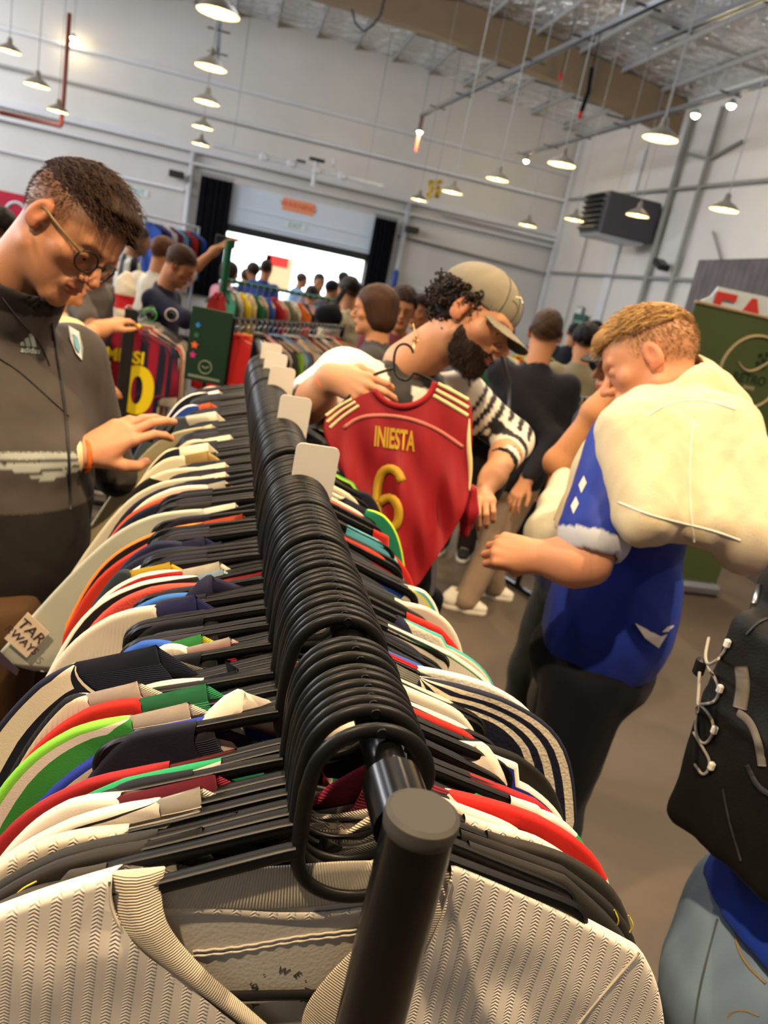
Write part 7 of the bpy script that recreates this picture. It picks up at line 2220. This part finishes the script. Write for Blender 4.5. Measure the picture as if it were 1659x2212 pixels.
def put_garment(pos, yaw, cname, label, group, sleeve=None, seed=0.0, L=.66, w=.225, coll=None, cat='jersey', name='hanging_jersey', band=None, sl=.26):
    V, F, n, m_ = simple_garment(L=L, w=w, seed=seed, sl=sl)
    e = empty(name, pos, yaw); tag(e, label, cat, group)
    c = np.array(lin(CN[cname])); C = np.tile(c, (len(V), 1))
    VA = np.array(V)
    if sleeve: C[(np.abs(VA[:, 0]) > w - .03) & (VA[:, 2] > -.12 - sl)] = lin(CN[sleeve])
    if band: C[(VA[:, 2] < -.10) & (VA[:, 2] > -.3)] = lin(CN[band])
    mk('jersey_cloth', V, F, m_cloth, e, cols=C)
    b = MB(); t = np.linspace(0, 2 * np.pi, 17)[:-1]; b.tube(np.stack([.055 * np.cos(t), .014 * np.sin(t), -.02 + .0 * t - .022 * (np.sin(t) < 0) * np.abs(np.sin(t)) + .02], 1), .008, 6, closed=True)
    mk('collar', np.concatenate(b.V), b.F, m_cloth, e, cols=np.tile(lin(CN[coll or cname]), (b.n, 1)))
    return e


m_wood = mat('hanger_wood', '#9a7a58', .5, var=.1, vscale=20)
WH = []


def put_hanger(pos, yaw, m, label, group):
    key = m.name
    src = next((o for k, o in WH if k == key), None)
    if src is None:
        e = empty('clothes_hanger', pos, yaw)
        b = MB(); b.tube([(-.20, 0, -.065), (-.12, 0, -.03), (0, 0, .0), (.12, 0, -.03), (.20, 0, -.065)], .007, 6, flat=(.8, 1.2)); b.build('arm', m, e, smooth=True)
        b = MB(); b.tube(smooth_path([(0, 0, .0), (0, 0, .035), (-.002, 0, .05), (-.022, 0, .062), (-.020, 0, .088), (0, 0, .098), (.018, 0, .085), (.018, 0, .07)], 1), .0028, 6); b.build('hook', m_galv, e, smooth=True)
        WH.append((key, e))
    else:
        e = src.copy(); COL.objects.link(e); e.location = pos; e.rotation_euler = (0, 0, yaw)
        for c in src.children: q = c.copy(); COL.objects.link(q); q.parent = e
    tag(e, label, 'hanger', group); return e


def rack_row(a, b_, z, cols, title, label, hm=None, m=None, jitter=.01, feet=True, skew=0.0, sleeves=None, hang=True, L=.66):
    a = np.array([a[0], a[1], 0.0]); b_ = np.array([b_[0], b_[1], 0.0]); d = unit(b_ - a); Ln = np.linalg.norm(b_ - a); ang = math.atan2(d[1], d[0])
    e = empty('garment_rack', tuple(float(v) for v in (a + b_) / 2), ang); tag(e, label, 'clothes rack')
    mm = m or m_rail
    bb = MB(); bb.tube([(-Ln / 2, 0, z), (Ln / 2, 0, z)], .016, 10); bb.build('rail', mm, e, auto=40)
    for s_ in (-1, 1):
        bb = MB(); bb.tube([(s_ * Ln / 2, 0, .04), (s_ * Ln / 2, 0, z + .015)], .018, 10); bb.build('post', mm, e, auto=40)
        bb = MB(); bb.tube([(s_ * Ln / 2, -.25, .03), (s_ * Ln / 2, .25, .03)], .02, 8); bb.build('foot_bar', mm, e, auto=40)
    n = len(cols); o_ = 'one'
    for k, c in enumerate(cols):
        t = (k + .7) / (n + .4); p = a + d * Ln * t
        yaw = ang + math.pi / 2 + skew + RNG.uniform(-.1, .1); zz = z - .098 + .016 - RNG.uniform(0, jitter)
        if cols.count(c) == 1: lb = '%s jersey on %s' % (c, title)
        else:
            pv = 'end post' if k == 0 else cols[k - 1] + ' one'; nx = 'far post' if k == n - 1 else cols[k + 1] + ' one'
            lb = '%s jersey on %s, between %s and %s' % (c, title, pv, nx)
        sl_ = (sleeves or {}).get(k)
        put_garment((float(p[0]), float(p[1]), zz), yaw, c, lb, 'jerseys on ' + title, sleeve=sl_, seed=k * 1.7, L=L)
        if hang: put_hanger((float(p[0]), float(p[1]), zz + .0), yaw, hm or m_wood, 'hanger among the jerseys on ' + title, 'hangers on ' + title)
    return e


# rack with the number ten jersey
p0 = at(283, 678, D=4.0); zr = float(p0[2])
cols = ['white', 'black', 'cream', 'red', 'white', 'charcoal', 'beige', 'grey']
rack_row((p0[0] + .02, p0[1]), (p0[0] + .05, p0[1] + .62), zr, cols, 'the rack behind the number ten jersey', 'black rack with coloured size discs behind the man with glasses', hm=m_plas, m=m_rail, hang=True)
for px, py, cn, lb in ((324, 677, 'lime', 'bright green size disc on the rack behind the man with glasses'), (371, 676, 'grey', 'pale size disc on the rack behind the man with glasses')):
    p = at(px, py, D=4.15 if px < 350 else 4.4); e = empty('size_disc', (float(p[0]), float(p[1]), zr)); tag(e, lb, 'rail divider')
    b = MB(); t = np.linspace(0, 2 * np.pi, 25)[:-1]; b.tube(np.stack([.034 * np.cos(t), 0 * t, .034 * np.sin(t)], 1), .014, 8, closed=True, flat=(1, .25), up=(0, 1, 0)); b.build('disc_ring', mat('disc_green', '#3fae4a', .5) if cn == 'lime' else m_div, e, smooth=True)
    b = MB(); b.tube([(0, -.04, .0), (0, .04, 0)], .018, 8); b.build('disc_hub', m_plas, e)
# number ten jersey hanging at its near end, facing the hall
pj = at(277, 702, D=3.86); yaw = .12
V, F, n_, m__ = simple_garment(L=.70, w=.235, seed=1, sl=.24)
e = empty('hanging_jersey', tuple(float(v) for v in pj), yaw); tag(e, 'maroon and navy striped jersey with yellow MESSI 10 on the rack end', 'jersey')
VA = np.array(V)
# finer striped sheet: one mesh, many columns
xs_ = np.linspace(-1, 1, 65); V = []; C = []; prof = [(.055, 0), (.10, -.018), (.16, -.042), (.235, -.075), (.262, -.12), (.275, -.22), (.285, -.33), (.205, -.345), (.185, -.36), (.185, -.5), (.19, -.62), (.195, -.70)]
for s_ in (-1, 1):
    for w_, z_ in prof:
        for u in xs_:
            x = w_ * u; V.append((x, s_ * .02 * math.sqrt(max(0, 1 - u * u)) + .004 * math.sin(x * 60 + z_ * 12), z_ - (.045 if s_ < 0 else .01) * (1 - u * u) * (z_ > -.01)))
            k = math.floor((x + .0225) / .045); st = k % 2 == 0
            C.append(lin('#191b30') if (st or abs(x) > .21) else lin('#8a1630'))
            if abs(x) > .24 and z_ < -.2: C[-1] = lin('#7a1a34')
n = len(prof); F = []
for s_ in (0, 1):
    for i in range(n - 1):
        for k in range(64): a = s_ * n * 65 + i * 65 + k; q = (a, a + 1, a + 66, a + 65); F.append(q[::-1] if not s_ else q)
mk('jersey_cloth', V, F, m_shiny, e, cols=C)
m_yl = mat('print_yellow', '#d8c21c', .5)
b = MB(); t = np.linspace(0, 2 * np.pi, 25)[:-1]; b.tube(np.stack([.056 * np.cos(t), .016 * np.sin(t) - .0, -.022 * (1 - np.cos(t) ** 2) * (np.sin(t) < 0) + .004], 1), .0085, 6, closed=True); b.build('collar', m_yl, e, smooth=True)
text('MESSI', 'name_lettering', m_yl, e, .085, (-.0, -.028, -.155), (1, 0, 0), (0, 0, 1), .001, sx=.9, bold=.003)
text('10', 'number', m_yl, e, .33, (-.01, -.028, -.33), (1, 0, 0), (0, 0, 1), .001, sx=1.0, bold=.012)
put_hanger((float(pj[0]), float(pj[1]), float(pj[2])), yaw, m_plas, 'hanger carrying the striped number ten jersey', None)
# its black end post with the sponsor strip in front of the jersey
pp = at(283, 676, D=3.72); e = empty('rack_end_post', (float(pp[0]), float(pp[1]), 0)); tag(e, 'broad black post standing in front of the number ten jersey', 'post')
b = MB(); b.box((0, 0, float(pp[2]) / 2 + .02), (.055, .03, float(pp[2])), bev=.004); b.build('post_bar', m_blackm, e)
b = MB(); b.box((0, 0, .015), (.3, .3, .03), bev=.01); b.build('post_foot', m_blackm, e)
p = at(272, 625, D=3.95); e = empty('hanging_scarf', tuple(float(v) for v in p)); tag(e, 'white, red and yellow scarf bunch above the number ten jersey', 'scarf')
V, F = nets(lambda P: smin(el(P, (0, 0, 0), (.055, .04, .09)), el(P, (.0, 0, -.12), (.05, .035, .07)), .03) + .008 * fbm(P, 45, 2), (-.1, -.08, -.22), (.1, .08, .12), .008)
C = np.tile(lin('#d3ccbc'), (len(V), 1)); C[(V[:, 2] < -.03) & (V[:, 2] > -.10)] = lin('#b3202a'); C[(V[:, 2] < -.13) & (V[:, 0] > 0)] = lin('#d5a62a'); mk('scarf_cloth', V, F, m_cloth, e, cols=C)

# dark green poster board with star marks
p0 = at(412, 661, D=3.1); p1 = at(498, 682, D=3.1); p2 = at(402, 818, D=3.1)
U = unit(p1 - p0); bw = float(np.linalg.norm(p1 - p0)); bh = float(np.linalg.norm(p2 - p0)); U[2] = 0; U = unit(U); cen = (at(450, 748, D=3.1)); yw = math.atan2(U[1], U[0])
e = empty('poster_board', tuple(float(v) for v in cen), yw); tag(e, 'dark green poster board with coloured star marks beside the rack', 'sign')
b = MB(); b.box((0, 0, 0), (bw, .012, bh), bev=.002); b.build('board_panel', mat('board_green', '#12291c', .5), e)
for k, (dx, dz, cc, r_) in enumerate(((-.05, .075, '#2f6fb0', .013), (-.052, .035, '#2a5e44', .013), (-.054, -.005, '#cf5a34', .016), (-.056, -.045, '#b02a74', .015))):
    t = np.arange(10) * math.pi / 5 + math.pi / 2; rr = np.where(np.arange(10) % 2 == 0, r_, r_ * .5); b = MB(); b.prism(np.stack([rr * np.cos(t), rr * np.sin(t)], 1), .002, (dx, -.0065, dz)); b.build('star_mark', mat('star_%d' % k, cc, .5), e)
b = MB(); t = np.linspace(0, 2 * np.pi, 33)[:-1]; b.tube(np.stack([.0 + .026 * np.cos(t), 0 * t - .007, -.085 + .026 * np.sin(t)], 1), .003, 5, closed=True); b.tube([(-.014, -.007, -.082), (0, -.007, -.09), (.015, -.007, -.08)], .003, 5); b.build('round_logo', mat('logo_grey', '#66705f', .6), e)
b = MB(); b.box((0, -.007, -.128), (.13, .002, .010)); b.build('caption_strip', mat('logo_grey', '#66705f', .6), e)
b = MB(); b.tube([(0, .012, -bh / 2), (0, .012, -float(cen[2]) + .02)], .008, 8); b.lathe([(0, 0), (.12, 0), (.12, .01), (.02, .02), (0, .02)], 20, (0, .012, -float(cen[2]))); b.build('stand', m_plas, e)

# long rack of mixed jerseys in the middle distance
a = at(503, 690, D=4.5); b_ = at(742, 700, D=6.0)
cols = ['red', 'red', 'orange', 'amber', 'black', 'pink', 'charcoal', 'black', 'pale blue', 'denim blue', 'maroon', 'cream', 'denim blue', 'grey', 'maroon', 'beige', 'black', 'white', 'navy', 'brown', 'cream', 'red', 'charcoal', 'olive']
rack_row((a[0], a[1]), (b_[0], b_[1]), 1.33, cols, 'the long mixed rack', 'long rack of mixed jerseys on wooden hangers in the middle distance', hm=m_wood, m=m_rail, sleeves={5: 'white', 7: 'lime', 11: 'white'}, L=.72)
# taller rack behind it with green posts
m_gp = mat('green_post', '#1e5a3c', .5)
a = at(490, 600, D=6.6); b_ = at(735, 650, D=7.2)
cols = ['green', 'white', 'yellow', 'cream', 'green', 'beige', 'blue', 'red', 'cream', 'olive', 'white', 'orange', 'navy', 'pink', 'teal', 'white', 'maroon', 'cream']
rack_row((a[0], a[1]), (b_[0], b_[1]), 1.47, cols, 'the green posted rack', 'taller rack with green posts behind the long mixed rack', hm=m_wood, m=m_gp, L=.6)
for px, py, D_, cn, lb in ((487, 590, 5.6, 'green', 'tall dark green post rising before the bright doorway'),):
    p = at(px, py, D=D_); e = empty('display_post', (float(p[0]), float(p[1]), 0)); tag(e, lb, 'post'); b = MB(); b.tube([(0, 0, .02), (0, 0, 1.78)], .028, 10); b.build('post_tube', m_gp, e, auto=40); b = MB(); b.lathe([(0, 0), (.18, 0), (.18, .015), (.04, .03), (0, .03)], 20); b.build('post_base', m_gp, e)
# pink red folded jersey held up beside the poster
p = at(472, 640, D=5.5); put_garment(tuple(float(v) for v in p + (0, 0, .02)), 1.15, 'red', 'coral red jersey edge-on above the poster board', None, L=.5, w=.15, seed=3); put_hanger(tuple(float(v) for v in p + (0, 0, .02)), 1.15, m_plas, 'black hanger of the coral jersey above the poster board', None)
# far left rack by the back wall
a = at(312, 500, D=10.5); b_ = at(425, 530, D=11.5)
rack_row((a[0], a[1]), (b_[0], b_[1]), 1.95, ['blue', 'navy', 'purple', 'white', 'maroon', 'sky blue', 'navy', 'red', 'black', 'blue'], 'the tall far left rack', 'tall thin framed rack near the back wall left of the curtain', m=m_galv, hm=m_plas)
# racks right of the doorway and in the right distance
a = at(860, 640, D=15.0); b_ = at(960, 655, D=15.5)
rack_row((a[0], a[1]), (b_[0], b_[1]), 1.75, ['white', 'yellow', 'navy', 'orange', 'black', 'cream', 'teal', 'red', 'white', 'navy', 'amber', 'maroon'], 'the rack right of the doorway', 'rack of bright jerseys standing right of the black curtain', m=m_galv, hm=m_plas)
a = at(1085, 735, D=6.2); b_ = at(1190, 742, D=8.0)
rack_row((a[0], a[1]), (b_[0], b_[1]), 1.42, ['green', 'white', 'yellow', 'red', 'lime', 'white', 'orange', 'cream', 'teal', 'amber', 'white', 'red', 'navy', 'yellow'], 'the rack behind the black jacket', 'rack of colourful jerseys behind the man in the black jacket', m=m_rail, hm=m_plas)
a = at(1238, 812, D=4.6); b_ = at(1338, 800, D=4.8)
rack_row((a[0], a[1]), (b_[0], b_[1]), 1.28, ['orange', 'amber', 'white', 'red', 'red', 'grey', 'black', 'white', 'charcoal'], 'the low rack behind the striped shoulder', 'low rack of red and orange jerseys behind the navy T-shirt', m=m_rail, hm=m_plas, L=.6)
# trestle table with clothes in the far right background
tc = at(1150, 1075, Z=.0); e = empty('trestle_table', (4.5, 8.8, 0), .1); tag(e, 'dark folding table with steel legs in the right distance', 'table')
b = MB(); b.box((0, 0, .74), (1.6, .7, .035), bev=.006); b.build('table_top', m_dkgrey, e)
for sx in (-.65, .65):
    for sy in (-.25, .25):
        b = MB(); b.tube([(sx, sy, .72), (sx * 1.08, sy * 1.1, .01)], .014, 8); b.build('leg', m_galv, e, smooth=True)
for k, (c, dx) in enumerate((('white', -.5), ('red', -.15), ('yellow', .2), ('sky blue', .52))):
    e = empty('folded_jersey', (4.5 + dx, 8.8 + dx * .1, .7575), .1 + .1 * k); tag(e, 'folded %s jersey on the dark folding table' % c, 'jersey', 'folded jerseys on the table')
    b = MB()
    for j in range(3): b.box((.004 * j, 0, .012 + j * .022), (.26 - .006 * j, .30, .020), bev=.008)
    mk('jersey_cloth', np.concatenate(b.V), b.F, m_cloth, e, cols=np.tile(lin(CN[c]), (b.n, 1)))
p = at(1249, 702, X=12.05); e = empty('wall_screen', tuple(float(v) for v in p)); tag(e, 'teal green framed panel low on the right wall above the far heads', 'panel')
b = MB(); b.box((0, 0, 0), (.08, 1.0, .75), bev=.01); b.build('panel_frame', mat('frame_green', '#3a5a50', .5), e); b = MB(); b.box((-.045, 0, -.05), (.01, .7, .4)); b.build('panel_face', mat('panel_teal', '#6f9f9a', .4), e)
p = at(1252, 672, X=12.1); e = empty('wall_notice', tuple(float(v) for v in p)); tag(e, 'small white boxed notice above the teal panel on the right wall', 'notice')
b = MB(); b.box((0, 0, 0), (.06, .5, .32), bev=.01); b.build('notice_frame', m_gpipe, e); b = MB(); b.box((-.035, 0, 0), (.01, .4, .22)); b.build('notice_sheet', m_signw, e)
